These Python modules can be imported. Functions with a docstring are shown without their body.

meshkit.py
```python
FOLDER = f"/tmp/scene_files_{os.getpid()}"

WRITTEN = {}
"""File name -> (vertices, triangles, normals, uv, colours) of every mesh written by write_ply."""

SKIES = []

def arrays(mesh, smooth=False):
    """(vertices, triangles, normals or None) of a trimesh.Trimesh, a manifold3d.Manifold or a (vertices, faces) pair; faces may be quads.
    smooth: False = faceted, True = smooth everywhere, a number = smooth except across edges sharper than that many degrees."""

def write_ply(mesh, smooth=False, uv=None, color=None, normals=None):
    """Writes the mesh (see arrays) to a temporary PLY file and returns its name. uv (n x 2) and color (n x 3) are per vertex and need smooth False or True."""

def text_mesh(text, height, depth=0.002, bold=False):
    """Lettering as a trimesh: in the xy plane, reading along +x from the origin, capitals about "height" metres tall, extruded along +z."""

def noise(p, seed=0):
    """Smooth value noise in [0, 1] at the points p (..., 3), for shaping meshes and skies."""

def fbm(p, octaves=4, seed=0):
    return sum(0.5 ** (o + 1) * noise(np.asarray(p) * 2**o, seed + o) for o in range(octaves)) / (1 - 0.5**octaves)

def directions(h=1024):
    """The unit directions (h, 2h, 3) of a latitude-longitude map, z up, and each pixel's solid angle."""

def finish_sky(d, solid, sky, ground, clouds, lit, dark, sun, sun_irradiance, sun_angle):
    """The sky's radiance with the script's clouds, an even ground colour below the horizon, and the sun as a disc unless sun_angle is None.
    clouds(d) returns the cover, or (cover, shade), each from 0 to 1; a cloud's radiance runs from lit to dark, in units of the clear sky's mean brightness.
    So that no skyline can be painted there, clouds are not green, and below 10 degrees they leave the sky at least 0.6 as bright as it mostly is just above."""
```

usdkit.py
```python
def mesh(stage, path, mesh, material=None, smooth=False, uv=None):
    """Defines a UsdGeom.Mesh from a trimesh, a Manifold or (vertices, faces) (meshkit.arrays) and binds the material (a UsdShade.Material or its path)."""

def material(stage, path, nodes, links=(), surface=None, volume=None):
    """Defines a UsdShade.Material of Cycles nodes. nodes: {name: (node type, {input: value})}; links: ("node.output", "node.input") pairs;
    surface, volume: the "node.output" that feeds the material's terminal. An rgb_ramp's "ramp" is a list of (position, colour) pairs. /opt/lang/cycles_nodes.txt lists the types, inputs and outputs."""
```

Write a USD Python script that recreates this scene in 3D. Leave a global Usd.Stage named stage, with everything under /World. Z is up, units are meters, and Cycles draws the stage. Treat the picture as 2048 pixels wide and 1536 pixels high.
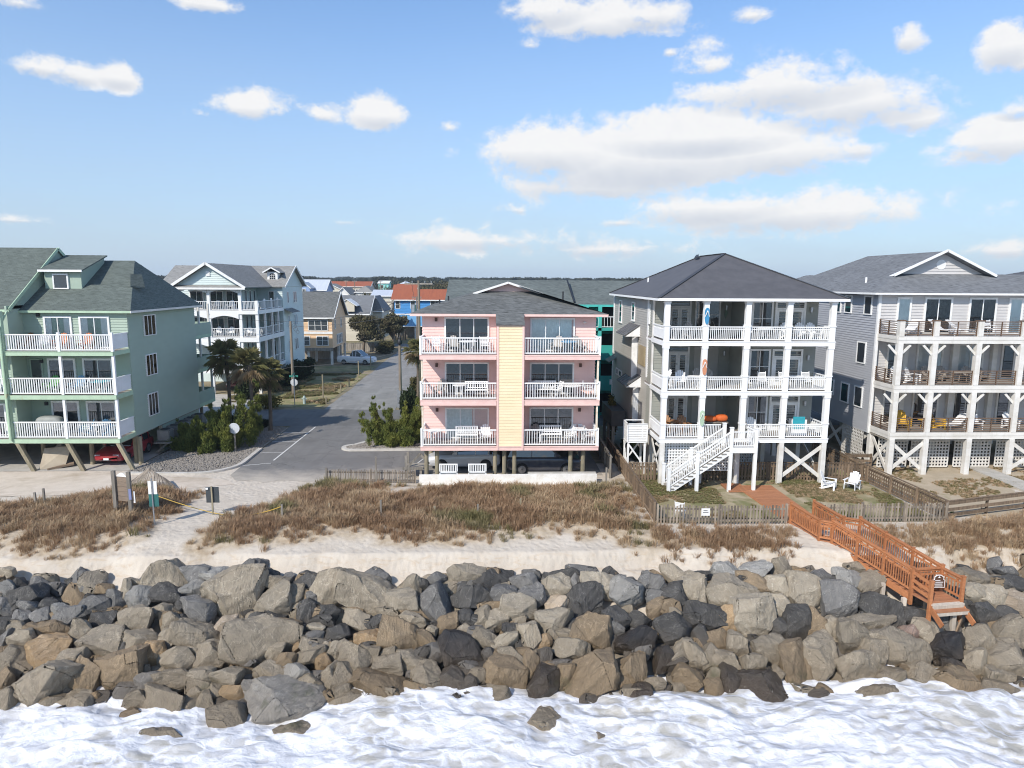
import math, random
import numpy as np
import trimesh
import manifold3d as m3
import meshkit, usdkit
from pxr import Usd, UsdGeom, UsdLux, UsdShade, Sdf, Gf, Vt

stage = Usd.Stage.CreateInMemory()
UsdGeom.SetStageUpAxis(stage, 'Z')
UsdGeom.SetStageMetersPerUnit(stage, 1.0)
UsdGeom.Xform.Define(stage, '/World')
UsdGeom.Scope.Define(stage, '/World/Looks')

# ---------------------------------------------------------------- camera, sky, sun, exposure
CAM_H = 12.0
PITCH, YAW, ROLL = math.atan(206 / 1365.0), math.radians(2.05), math.radians(0.35)
EXPOSURE = 0.27
SUN_ELEV, SUN_AZ = math.radians(39), math.atan2(-0.62, -0.785)      # azimuth = atan2(x, y) of the direction towards the sun
HAZE = 0.00022
SUN_I, SKY_S = 1.0, 0.13
SUN_DIR = np.array([math.sin(SUN_AZ) * math.cos(SUN_ELEV), math.cos(SUN_AZ) * math.cos(SUN_ELEV), math.sin(SUN_ELEV)])

f0 = np.array([math.sin(YAW) * math.cos(PITCH), math.cos(YAW) * math.cos(PITCH), -math.sin(PITCH)])
r0 = np.array([math.cos(YAW), -math.sin(YAW), 0.0])
u0 = np.cross(r0, f0)
rr = r0 * math.cos(ROLL) + u0 * math.sin(ROLL)
uu = -r0 * math.sin(ROLL) + u0 * math.cos(ROLL)
cam = UsdGeom.Camera.Define(stage, '/World/camera')
cam.CreateHorizontalApertureAttr(36.0)
cam.CreateVerticalApertureAttr(27.0)
cam.CreateFocalLengthAttr(36.0 * 1365.0 / 2048.0)
cam.CreateClippingRangeAttr(Gf.Vec2f(0.1, 20000))
cam.CreateExposureAttr(EXPOSURE)
cm = Gf.Matrix4d(1)
for i, v in enumerate((rr, uu, -f0)):
 cm.SetRow(i, Gf.Vec4d(*map(float, v), 0))
cm.SetRow(3, Gf.Vec4d(0, 0, CAM_H, 1))
cam.AddTransformOp().Set(cm)

sun = UsdLux.DistantLight.Define(stage, '/World/sun')
sun.CreateIntensityAttr(SUN_I)
sun.CreateAngleAttr(0.53)
sun.CreateNormalizeAttr(True)
sun.CreateColorAttr(Gf.Vec3f(1.0, 0.94, 0.86))
zc = SUN_DIR
xc = np.cross([0, 0, 1.0], zc); xc /= np.linalg.norm(xc)
yc = np.cross(zc, xc)
sm = Gf.Matrix4d(1)
for i, v in enumerate((xc, yc, zc)):
 sm.SetRow(i, Gf.Vec4d(*map(float, v), 0))
sun.AddTransformOp().Set(sm)


# ---------------------------------------------------------------- node graphs
class Ref(str):
 pass


class Node:
 def __init__(s, name):
  s._n = name

 def __getattr__(s, k):
  return Ref(s._n + '.' + k)


class Graph:
 def __init__(s):
  s.nodes, s.links = {}, []

 def __call__(s, kind, **inp):
  name = 'n%d' % len(s.nodes)
  vals = {}
  for k, v in inp.items():
   if isinstance(v, Ref):
    s.links.append((str(v), name + '.' + k))
   else:
    vals[k] = v
  s.nodes[name] = (kind, vals)
  return Node(name)

 def math(s, op, a, b=0.0, c=0.0, clamp=False):
  return s('math', math_type=op, value1=a, value2=b, value3=c, use_clamp=clamp).value

 def noise(s, vec, scale, detail=3.0, rough=.55, dist=0.0):
  return s('noise_texture', vector=vec, scale=scale, detail=detail, roughness=rough, distortion=dist).fac

 def mix(s, fac, a, b, kind='mix'):
  return s('mix_color', blend_type=kind, fac=fac, a=a, b=b, use_clamp_result=False).result

 def rng(s, v, a, b, c=0.0, d=1.0):
  return s('map_range', value=v, from_min=a, from_max=b, to_min=c, to_max=d, clamp=True).result

 def map(s, vec, scale=(1, 1, 1), rot=(0, 0, 0), loc=(0, 0, 0)):
  return s('mapping', vector=vec, scale=scale, rotation=rot, location=loc).vector

 def done(s, name, surface=None, volume=None):
  return usdkit.material(stage, '/World/Looks/' + name, s.nodes, s.links, surface=surface, volume=volume)


def sky_material():
 g = Graph()
 d = g('texture_coordinate').generated
 x = g('separate_xyz', vector=d)
 sky = g('sky_texture', sky_type='single_scattering', sun_disc=False, sun_elevation=SUN_ELEV, sun_rotation=SUN_AZ,
   altitude=0.0, air_density=1.0, aerosol_density=0.6, ozone_density=2.5, vector=d).color
 az = g.math('arctan2', x.x, x.y)
 el = g.math('arcsine', g.math('minimum', g.math('maximum', x.z, -1.0), 1.0))
 n1 = g.noise(g.map(d, (1, 1, 1.7)), 10.0, 9.0, .60, .3)
 n2 = g.noise(g.map(d, (1, 1, 1.3)), 34.0, 6.0, .62, .2)
 warp = g.math('add', g.math('multiply', g.math('subtract', n1, 0.5), 2.3), g.math('multiply', g.math('subtract', n2, 0.5), 1.5))
 best = None
 shade = None
 for (ca, ce, ra, ru, rd, dens) in CLOUDS:
  u = g.math('divide', g.math('subtract', az, ca), ra)
  w = g.math('subtract', el, ce)
  v = g.math('add', g.math('divide', g.math('maximum', w, 0.0), ru), g.math('divide', g.math('minimum', w, 0.0), rd))
  r = g.math('add', g.math('multiply', u, u), g.math('multiply', v, v))
  e = g.math('multiply', g.math('subtract', 1.0, g.math('sqrt', r)), dens)
  sh = g.math('multiply', g.math('maximum', g.math('subtract', 1.25, r), 0.0), g.math('multiply', v, -1.0))
  best = e if best is None else g.math('maximum', best, e)
  shade = sh if shade is None else g.math('maximum', shade, sh)
 # the rest of the sky carries the same scattered cumulus
 far = g.rng(g.math('absolute', az), 0.72, 1.0)
 up = g.math('maximum', far, g.rng(el, 0.5, 0.75))
 pz = g.math('maximum', x.z, 0.06)
 q = g('combine_xyz', x=g.math('divide', x.x, pz), y=g.math('divide', x.y, pz), z=0.0).vector
 gen = g.rng(g.noise(q, 0.55, 6.0, .55, .3), 0.50, 0.66, -1.0, 0.8)
 gen = g.math('add', g.math('multiply', gen, up), g.math('multiply', g.math('subtract', up, 1.0), 1.0))
 dens = g.math('maximum', g.math('add', best, g.math('multiply', warp, 0.62)), gen)
 fac = g('map_range', range_type='smoothstep', value=dens, from_min=0.0, from_max=0.42, to_min=0.0, to_max=0.95, clamp=True).result
 fac = g.math('multiply', fac, g.rng(el, -0.01, 0.03))
 white = g.rng(g.math('add', shade, g.math('multiply', g.math('subtract', n2, .5), -.35)), 0.0, 0.75)
 ccol = g.mix(white, CLOUD_LIT, CLOUD_DARK)
 # thin milky veil low in the sky
 sky = g('mix_color', blend_type='multiply', fac=1.0, a=sky, b=(0.88, 1.12, 1.32), use_clamp_result=False).result
 veil = g.math('power', g.rng(el, -0.02, 0.46, 0.99, 0.0), 1.1)
 veil = g.math('multiply', veil, g.rng(g.noise(g.map(d, (1, 1, 5)), 3.0, 6.0, .6), .25, .7, .86, 1.0))
 base = g.mix(veil, sky, CLOUD_HAZE)
 col = g.mix(fac, base, ccol)
 bg = g('background_shader', color=col, strength=SKY_S).background
 return g.done('sky_look', surface=bg)


CLOUD_LIT, CLOUD_DARK, CLOUD_HAZE = (6.1, 6.05, 6.0), (3.75, 4.05, 4.6), (3.35, 4.05, 5.0)
# azimuth, elevation, half width, half height above and below the centre (radians), density
CLOUDS = [
 (0.2261, 0.1719, 0.2548, 0.0693, 0.0542, 1.00),
 (0.2854, 0.1923, 0.1324, 0.0429, 0.0280, 0.90),
 (0.3949, 0.1712, 0.1309, 0.0490, 0.0412, 0.80),
 (0.0802, 0.1806, 0.1099, 0.0446, 0.0438, 0.90),
 (0.1582, 0.1403, 0.1784, 0.0305, 0.0333, 0.75),
 (0.3873, 0.0926, 0.2235, 0.0406, 0.0323, 0.60),
 (0.2962, 0.1013, 0.1263, 0.0303, 0.0294, 0.50),
 (-0.0042, 0.0579, 0.1752, 0.0241, 0.0186, 0.45),
 (0.1605, 0.0459, 0.1576, 0.0176, 0.0139, 0.35),
 (0.1596, 0.3384, 0.1280, 0.0447, 0.0285, 0.90),
 (0.2196, 0.3414, 0.0666, 0.0255, 0.0218, 0.70),
 (0.0778, 0.3514, 0.0611, 0.0319, 0.0251, 0.60),
 (0.3900, 0.2494, 0.1297, 0.0526, 0.0358, 0.65),
 (0.4740, 0.2246, 0.1150, 0.0391, 0.0384, 0.70),
 (0.5260, 0.1968, 0.0853, 0.0261, 0.0190, 0.50),
 (0.3071, 0.2789, 0.0503, 0.0299, 0.0194, 0.55),
 (0.5294, 0.2838, 0.0269, 0.0212, 0.0165, 0.70),
 (0.6304, 0.2634, 0.0317, 0.0318, 0.0311, 1.00),
 (0.6483, 0.2455, 0.0207, 0.0233, 0.0169, 0.80),
 (0.6354, 0.1637, 0.0643, 0.0374, 0.0303, 0.90),
 (0.6126, 0.1494, 0.0499, 0.0256, 0.0217, 0.60),
 (0.6511, 0.1938, 0.0261, 0.0152, 0.0117, 0.50),
 (-0.3171, 0.2192, 0.0585, 0.0326, 0.0199, 0.85),
 (-0.2895, 0.2154, 0.0281, 0.0173, 0.0120, 0.60),
 (-0.1524, 0.2208, 0.0469, 0.0299, 0.0222, 1.00),
 (-0.2288, 0.2166, 0.0292, 0.0176, 0.0136, 0.40),
 (-0.3777, 0.2061, 0.0197, 0.0081, 0.0065, 0.35),
 (-0.5453, 0.2367, 0.0434, 0.0150, 0.0116, 0.55),
 (-0.5113, 0.2339, 0.0340, 0.0154, 0.0131, 0.45),
 (-0.4673, 0.2373, 0.0269, 0.0188, 0.0152, 0.70),
 (-0.3586, 0.3298, 0.0392, 0.0134, 0.0094, 0.55),
 (-0.5586, 0.2993, 0.0210, 0.0112, 0.0081, 0.40),
 (0.3481, 0.3319, 0.0278, 0.0113, 0.0085, 0.40),
 (-0.0531, 0.2084, 0.0203, 0.0117, 0.0099, 0.35),
 (0.0577, 0.3113, 0.0185, 0.0108, 0.0091, 0.40),
 (0.2478, 0.2971, 0.0118, 0.0067, 0.0051, 0.40),
 (0.0385, 0.0999, 0.0240, 0.0110, 0.0076, 0.30),
 (0.1877, 0.0825, 0.0391, 0.0094, 0.0076, 0.40),
 (0.6470, 0.0396, 0.0702, 0.0159, 0.0128, 0.40),
 (0.4898, 0.1651, 0.0382, 0.0170, 0.0131, 0.50),
 (-0.2001, 0.0789, 0.0258, 0.0062, 0.0060, 0.30),
 (-0.5833, 0.0667, 0.0319, 0.0065, 0.0050, 0.30),
 (0.4467, 0.2038, 0.0329, 0.0270, 0.0170, 0.40),
]
dome = UsdLux.DomeLight.Define(stage, '/World/sky')
dome.CreateIntensityAttr(1.0)
UsdShade.MaterialBindingAPI.Apply(dome.GetPrim()).Bind(sky_material())

# ---------------------------------------------------------------- materials
MATS = {}


def pm(name, c1, c2=None, scale=2.0, stretch=(1, 1, 1), rough=.6, bump=0.0, bscale=30.0, bstretch=(1, 1, 1), rand=0.0, ramp=(.35, .65), spec=.4,
    metal=0.0, detail=4.0, island=0.0, c3=None, s3=.4, ramp3=(.5, .7), dist=0.0, bdist=.02, sheen=0.0):
 """A procedural principled material: two or three tones by noise, fine relief, variation per object or per piece."""
 if name in MATS:
  return MATS[name]
 g = Graph()
 pos = g('geometry').position
 c2 = c2 or tuple(x * .86 for x in c1)
 f = g.rng(g.noise(g.map(pos, stretch), scale, detail, .6, dist), *ramp)
 col = g.mix(f, c1, c2)
 if c3:
  col = g.mix(g.rng(g.noise(g.map(pos, stretch), s3, 5.0, .62, .4), *ramp3), col, c3)
 if rand:
  v = g.rng(g('object_info').random, 0, 1, 1 - rand, 1 + rand)
  col = g('hsv', hue=.5, saturation=1.0, value=v, fac=1.0, color=col).color
 if island:
  v = g.rng(g('geometry').random_per_island, 0, 1, 1 - island, 1 + island)
  col = g('hsv', hue=.5, saturation=1.0, value=v, fac=1.0, color=col).color
 kw = {}
 if bump:
  kw['normal'] = g('bump', height=g.noise(g.map(pos, bstretch), bscale, 4.0, .6), strength=bump, distance=bdist).normal
 b = g('principled_bsdf', base_color=col, roughness=rough, specular_ior_level=spec, metallic=metal, **kw).BSDF
 MATS[name] = g.done(name, b)
 return MATS[name]


def leaf_mat(name, c1, c2, scale=1.2, island=.35, trans=.25, c3=None):
 g = Graph()
 pos = g('geometry').position
 col = g.mix(g.rng(g.noise(pos, scale, 3.0), .35, .65), c1, c2)
 if c3:
  col = g.mix(g.rng(g('geometry').random_per_island, .72, .8), col, c3)
 v = g.rng(g('geometry').random_per_island, 0, 1, 1 - island, 1 + island)
 col = g('hsv', hue=.5, saturation=1.0, value=v, fac=1.0, color=col).color
 a = g('principled_bsdf', base_color=col, roughness=.6, specular_ior_level=.25).BSDF
 t = g('translucent_bsdf', color=col).BSDF
 MATS[name] = g.done(name, g('mix_closure', fac=trans, closure1=a, closure2=t).closure)
 return MATS[name]


def siding_mat(name, c, c2=None, course=0.0, rough=.55, grime=.10):
 """Painted or vinyl boards: slight tone drift, rain streaks."""
 g = Graph()
 pos = g('geometry').position
 c2 = c2 or tuple(x * .88 for x in c)
 f = g.rng(g.noise(g.map(pos, (.6, .6, 1.5)), 1.4, 5.0, .6), .3, .7)
 col = g.mix(f, c, c2)
 st = g.rng(g.noise(g.map(pos, (5, 5, .35)), 1.0, 4.0, .65), .55, .8, 0, grime)
 col = g.mix(st, col, (.25, .22, .17))
 bmp = g('bump', height=g.noise(g.map(pos, (3, 3, 40)), 2.0, 3.0), strength=.12, distance=.01).normal
 MATS[name] = g.done(name, g('principled_bsdf', base_color=col, roughness=rough, specular_ior_level=.3, normal=bmp).BSDF)
 return MATS[name]


def shingle_mat(name, c, var=.45, row=.15, warm=0.0):
 """Asphalt shingles: staggered tabs of differing grey, faint butt edges, granules."""
 g = Graph()
 pos = g('geometry').position
 x = g('separate_xyz', vector=pos)
 v = g('combine_xyz', x=g.math('add', x.x, x.y), y=g.math('multiply', x.z, 2.2), z=0.0).vector
 lo, hi = tuple(k * (1 - var) for k in c), tuple(k * (1 + var) for k in c)
 b = g('brick_texture', vector=v, color1=lo, color2=hi, mortar=tuple(k * .45 for k in c), scale=1.0, mortar_size=.012, mortar_smooth=.3, bias=0.0, brick_width=.33, row_height=row, offset=.4)
 n = g.noise(g.map(v, (1.6, 6, 1)), 1.6, 4.0, .65)
 col = g.mix(g.rng(n, .35, .68), b.color, tuple(k * (1 + var * .9) + warm * .02 for k in c))
 col = g.mix(g.rng(g.noise(pos, .35, 4.0), .35, .7, 0, .35), col, tuple(k * .72 for k in c))
 h = g.math('add', g.math('multiply', b.fac, -1.0), g.math('multiply', g.noise(pos, 60, 2.0), .4))
 bmp = g('bump', height=h, strength=.45, distance=.012).normal
 MATS[name] = g.done(name, g('principled_bsdf', base_color=col, roughness=.9, specular_ior_level=.2, normal=bmp).BSDF)
 return MATS[name]


def glass_mat(name, tint=(.012, .016, .02), wave=.015, clear=0.0):
 g = Graph()
 pos = g('geometry').position
 bmp = g('bump', height=g.noise(pos, 1.3, 2.0), strength=.25, distance=wave).normal
 if clear:
  t = g('transparent_bsdf', color=(.95, .97, .97)).BSDF
  gl = g('glossy_bsdf', color=(1, 1, 1), roughness=.02, normal=bmp).BSDF
  fr = g('fresnel', IOR=1.4).fac
  MATS[name] = g.done(name, g('mix_closure', fac=fr, closure1=t, closure2=gl).closure)
 else:
  MATS[name] = g.done(name, g('principled_bsdf', base_color=tint, roughness=.03, ior=2.1, specular_ior_level=.5, normal=bmp).BSDF)
 return MATS[name]


def wood_mat(name, c1, c2, grain=(1, 1, .15), scale=9.0, rough=.75, rand=.18, bump=.3, c3=None):
 return pm(name, c1, c2, scale=scale, stretch=grain, rough=rough, bump=bump, bscale=scale * 3, bstretch=grain, rand=rand, c3=c3, s3=.9, spec=.25)


def car_paint(name, c, rough=.3):
 g = Graph()
 pos = g('geometry').position
 dust = g.rng(g.noise(pos, 3.0, 4.0), .3, .8, .0, .14)
 col = g.mix(dust, c, (.35, .32, .28))
 MATS[name] = g.done(name, g('principled_bsdf', base_color=col, roughness=rough, specular_ior_level=.5, coat_weight=.7, coat_roughness=.08).BSDF)
 return MATS[name]


# ---------------------------------------------------------------- scene graph helpers
COUNT = {}


def numbered(parent, name):
 k = (parent, name)
 n = COUNT.get(k, 0)
 COUNT[k] = n + 1
 return name if n == 0 else '%s_%03d' % (name, n)


def tag(prim, label=None, cat=None, group=None, kind=None):
 for k, v in (('label', label), ('category', cat), ('group', group), ('kind', kind)):
  if v:
   prim.SetCustomDataByKey(k, v)


class T:
 """A prim and the world point that its local coordinates start from."""
 def __init__(s, path, origin):
  s.path, s.origin = path, np.array(origin, float)


def thing(name, label, cat, loc=(0, 0, 0), rz=0.0, group=None, local=False, kind=None, rx=0.0, ry=0.0, scale=None):
 path = '/World/' + numbered('/World', name)
 x = UsdGeom.Xform.Define(stage, path)
 x.AddTranslateOp().Set(Gf.Vec3d(*map(float, loc)))
 x.AddRotateXYZOp().Set(Gf.Vec3f(float(rx), float(ry), float(rz)))
 if scale:
  x.AddScaleOp().Set(Gf.Vec3f(*map(float, scale)))
 tag(x.GetPrim(), label, cat, group, kind)
 return T(path, (0, 0, 0) if local else loc)


def dup(src, label, loc, rz=0.0, group=None, rx=0.0, ry=0.0, cat=None, scale=None):
 base = src.path.split('/')[-1].rstrip('0123456789').rstrip('_')
 path = '/World/' + numbered('/World', base)
 x = UsdGeom.Xform.Define(stage, path)
 x.GetPrim().GetReferences().AddInternalReference(src.path)
 x.ClearXformOpOrder()
 x.AddTranslateOp().Set(Gf.Vec3d(*map(float, loc)))
 x.AddRotateXYZOp().Set(Gf.Vec3f(float(rx), float(ry), float(rz)))
 if scale:
  x.AddScaleOp().Set(Gf.Vec3f(*map(float, scale)))
 x.GetPrim().SetInstanceable(True)
 tag(x.GetPrim(), label, cat, group)
 return T(path, (0, 0, 0))


def obj(name, mb, mat, parent=None, smooth=False, label=None, cat=None, group=None, kind=None):
 if isinstance(mb, MB):
  if not mb.v:
   return None
  v, f = mb.arrays()
 elif isinstance(mb, tuple):
  v, f = mb
 else:
  v, f, _ = meshkit.arrays(mb)
 v = np.asarray(v, float)
 base = parent.path if parent else '/World'
 org = parent.origin if parent else np.zeros(3)
 path = base + '/' + numbered(base, name)
 m = usdkit.mesh(stage, path, (v - org, f), mat, smooth=smooth)
 tag(m.GetPrim(), label, cat, group, kind)
 return T(path, org)


class MB:
 """Collects triangles."""
 def __init__(s):
  s.v, s.f, s.n = [], [], 0

 def add(s, v, f):
  v, f = np.asarray(v, float), np.asarray(f, int)
  s.v.append(v); s.f.append(f + s.n); s.n += len(v)
  return s

 def arrays(s):
  return np.vstack(s.v), np.vstack(s.f)

 def mesh(s, t, M=None):
  v, f, _ = meshkit.arrays(t)
  if M is not None:
   v = v @ np.asarray(M)[:3, :3].T + np.asarray(M)[:3, 3]
  return s.add(v, f)

 QF = np.array([[0, 2, 1], [0, 3, 2], [4, 5, 6], [4, 6, 7], [0, 1, 5], [0, 5, 4], [1, 2, 6], [1, 6, 5], [2, 3, 7], [2, 7, 6], [3, 0, 4], [3, 4, 7]])

 def box(s, x0, x1, y0, y1, z0, z1):
  return s.add([(x0, y0, z0), (x1, y0, z0), (x1, y1, z0), (x0, y1, z0), (x0, y0, z1), (x1, y0, z1), (x1, y1, z1), (x0, y1, z1)], MB.QF)

 def beam(s, p, q, w, h, up=(0, 0, 1)):
  """A bar of section w (sideways) by h (towards up) from p to q."""
  p, q = np.array(p, float), np.array(q, float)
  d = q - p; d /= np.linalg.norm(d)
  a = np.cross(d, up)
  if np.linalg.norm(a) < 1e-6:
   a = np.array([1.0, 0, 0])
  a /= np.linalg.norm(a)
  b = np.cross(a, d)
  c = [(-w / 2, -h / 2), (w / 2, -h / 2), (w / 2, h / 2), (-w / 2, h / 2)]
  v = [p + a * i + b * j for i, j in c] + [q + a * i + b * j for i, j in c]
  return s.add(v, MB.QF[:, ::-1])

 def cyl(s, p, q, r0, r1=None, n=8, cap=True):
  p, q = np.array(p, float), np.array(q, float)
  r1 = r0 if r1 is None else r1
  d = q - p; d /= np.linalg.norm(d)
  a = np.cross(d, (0, 0, 1) if abs(d[2]) < .9 else (1, 0, 0)); a /= np.linalg.norm(a)
  b = np.cross(d, a)
  t = np.arange(n) * 2 * math.pi / n
  ring = np.outer(np.cos(t), a) + np.outer(np.sin(t), b)
  v = np.vstack([p + ring * r0, q + ring * r1, [p], [q]])
  f = []
  for i in range(n):
   j = (i + 1) % n
   f += [(i, j, n + j), (i, n + j, n + i)]
   if cap:
    f += [(j, i, 2 * n), (n + i, n + j, 2 * n + 1)]
  return s.add(v, f)

 def tube(s, pts, radii, n=6):
  for i in range(len(pts) - 1):
   s.cyl(pts[i], pts[i + 1], radii[i], radii[i + 1], n, cap=(i in (0, len(pts) - 2)))
  return s

 def poly(s, pts):
  """A flat convex polygon (fan)."""
  return s.add(pts, [(0, i, i + 1) for i in range(1, len(pts) - 1)])

 def slab(s, pts, thick, dirn=(0, 0, -1)):
  """A convex polygon given a thickness along dirn."""
  p = np.array(pts, float); n = len(p)
  q = p + np.array(dirn, float) * thick
  f = [(0, i, i + 1) for i in range(1, n - 1)] + [(n, n + i + 1, n + i) for i in range(1, n - 1)]
  for i in range(n):
   j = (i + 1) % n
   f += [(i, n + i, n + j), (i, n + j, j)]
  return s.add(np.vstack([p, q]), f)

 def prism(s, pts2, fr, d0, d1):
  """Polygon in a facade frame (u, z) between depths d0 and d1 (any simple polygon)."""
  import shapely.geometry as sg
  t = trimesh.creation.extrude_polygon(sg.Polygon(pts2), abs(d1 - d0), engine='earcut')
  v = np.array([fr(x, y, min(d0, d1) + z) for x, y, z in t.vertices])
  return s.add(v, t.faces)


def facing(side, at):
 """Frame of a wall: (u, z, d) -> world; d is the distance out of the wall."""
 if side == 'S':
  return lambda u, z, d: (u, at - d, z)
 if side == 'N':
  return lambda u, z, d: (u, at + d, z)
 if side == 'E':
  return lambda u, z, d: (at + d, u, z)
 return lambda u, z, d: (at - d, u, z)


def fbox(mb, fr, u0, u1, z0, z1, d0, d1):
 a, b = fr(u0, z0, d0), fr(u1, z1, d1)
 return mb.box(min(a[0], b[0]), max(a[0], b[0]), min(a[1], b[1]), max(a[1], b[1]), min(a[2], b[2]), max(a[2], b[2]))


def clapboard(mb, fr, z0, z1, left, right, course=.18, proud=.042):
 """Lapped boards on a wall; left and right give the wall's limits at a height."""
 L = left if callable(left) else (lambda z: left)
 R = right if callable(right) else (lambda z: right)
 n = max(1, int(round((z1 - z0) / course)))
 h = (z1 - z0) / n
 for i in range(n):
  a, b = z0 + i * h, z0 + (i + 1) * h
  if R(b) - L(b) < .01 and R(a) - L(a) < .01:
   continue
  v = [fr(L(a), a, 0), fr(R(a), a, 0), fr(R(a), a, proud), fr(L(a), a, proud), fr(R(b), b, .003), fr(L(b), b, .003)]
  mb.add(v, [(3, 2, 4), (3, 4, 5), (0, 1, 2), (0, 2, 3), (0, 3, 5), (1, 4, 2)])
 return mb


def window(P, fr, u0, u1, z0, z1, cols=2, rows=1, frame=None, glass=None, depth=.07, rim=.09, bar=.05, curtain=None, name='window', label=None, sill=False, backing=None, split=None):
 """A framed opening: frame (part) with each pane (sub-part) and what hangs behind the glass."""
 depth = max(depth, .10)
 m = MB()
 fbox(m, fr, u0, u0 + rim, z0, z1, 0, depth); fbox(m, fr, u1 - rim, u1, z0, z1, 0, depth)
 fbox(m, fr, u0 + rim, u1 - rim, z1 - rim, z1, 0, depth - .003); fbox(m, fr, u0 + rim, u1 - rim, z0, z0 + rim * .8, 0, depth - .003)
 a, b, c, d = u0 + rim, u1 - rim, z0 + rim * .8, z1 - rim
 us = [a + (b - a) * i / cols for i in range(cols + 1)]
 if split:
  us = [a] + [a + (b - a) * k for k in split] + [b]
 zs = [c + (d - c) * i / rows for i in range(rows + 1)]
 for u in us[1:-1]:
  fbox(m, fr, u - bar / 2, u + bar / 2, c, d, 0, depth - .012)
 for z in zs[1:-1]:
  for i in range(len(us) - 1):
   l = us[i] + (bar / 2 if i else 0); r = us[i + 1] - (bar / 2 if i < len(us) - 2 else 0)
   fbox(m, fr, l, r, z - bar * .35, z + bar * .35, 0, depth - .02)
 if sill:
  fbox(m, fr, u0 - .04, u1 + .04, z0 - .05, z0, 0, depth + .03)
 W = obj(name, m, frame, P, label=label)
 for i in range(len(us) - 1):
  for j in range(rows):
   p = MB()
   fbox(p, fr, us[i] + (bar / 2 if i else 0), us[i + 1] - (bar / 2 if i < len(us) - 2 else 0), zs[j] + (bar * .35 if j else 0), zs[j + 1] - (bar * .35 if j < rows - 1 else 0), .068, .072)
   obj('pane', p, glass, W)
 if curtain:
  mat, spans = curtain
  for (s0, s1) in spans:
   cu = MB()
   n = 24
   ua, ub = a + (b - a) * s0, a + (b - a) * s1
   pts = []
   for k in range(n + 1):
    u = ua + (ub - ua) * k / n
    dd = .058 + .006 * math.sin(k * 2.1)
    pts += [fr(u, c, dd), fr(u, d, dd)]
   cu.add(pts, [t for k in range(n) for t in ((2 * k, 2 * k + 2, 2 * k + 3), (2 * k, 2 * k + 3, 2 * k + 1))])
   obj('curtain', cu, mat, W, smooth=True)
 return W


def railing(P, p0, p1, h, n, mat, balm=None, bw=.038, rail=(.09, .06), low=.10, name='railing', stuff=False, label=None, posts=None, cross=None, skip=()):
 """A balustrade between two points at deck level; every baluster its own sub-part."""
 p0, p1 = np.array(p0, float), np.array(p1, float)
 m = MB()
 m.beam(p0 + (0, 0, h - rail[1] / 2), p1 + (0, 0, h - rail[1] / 2), rail[0], rail[1])
 m.beam(p0 + (0, 0, low), p1 + (0, 0, low), rail[0] * .6, rail[1] * .9)
 R = obj(name, m, mat, P, label=label)
 d = (p1 - p0) / np.linalg.norm(p1 - p0)
 al = MB()
 for i in range(n):
  t = (i + .5) / n
  c = p0 + (p1 - p0) * t
  b = al if stuff else MB()
  b.beam(c + (0, 0, low + rail[1] * .45), c + (0, 0, h - rail[1]), bw, bw, up=(d[0], d[1], 0))
  if not stuff:
   obj('baluster', b, balm or mat, R)
 if stuff:
  obj('balusters', al, balm or mat, R, kind='stuff')
 return R


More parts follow.
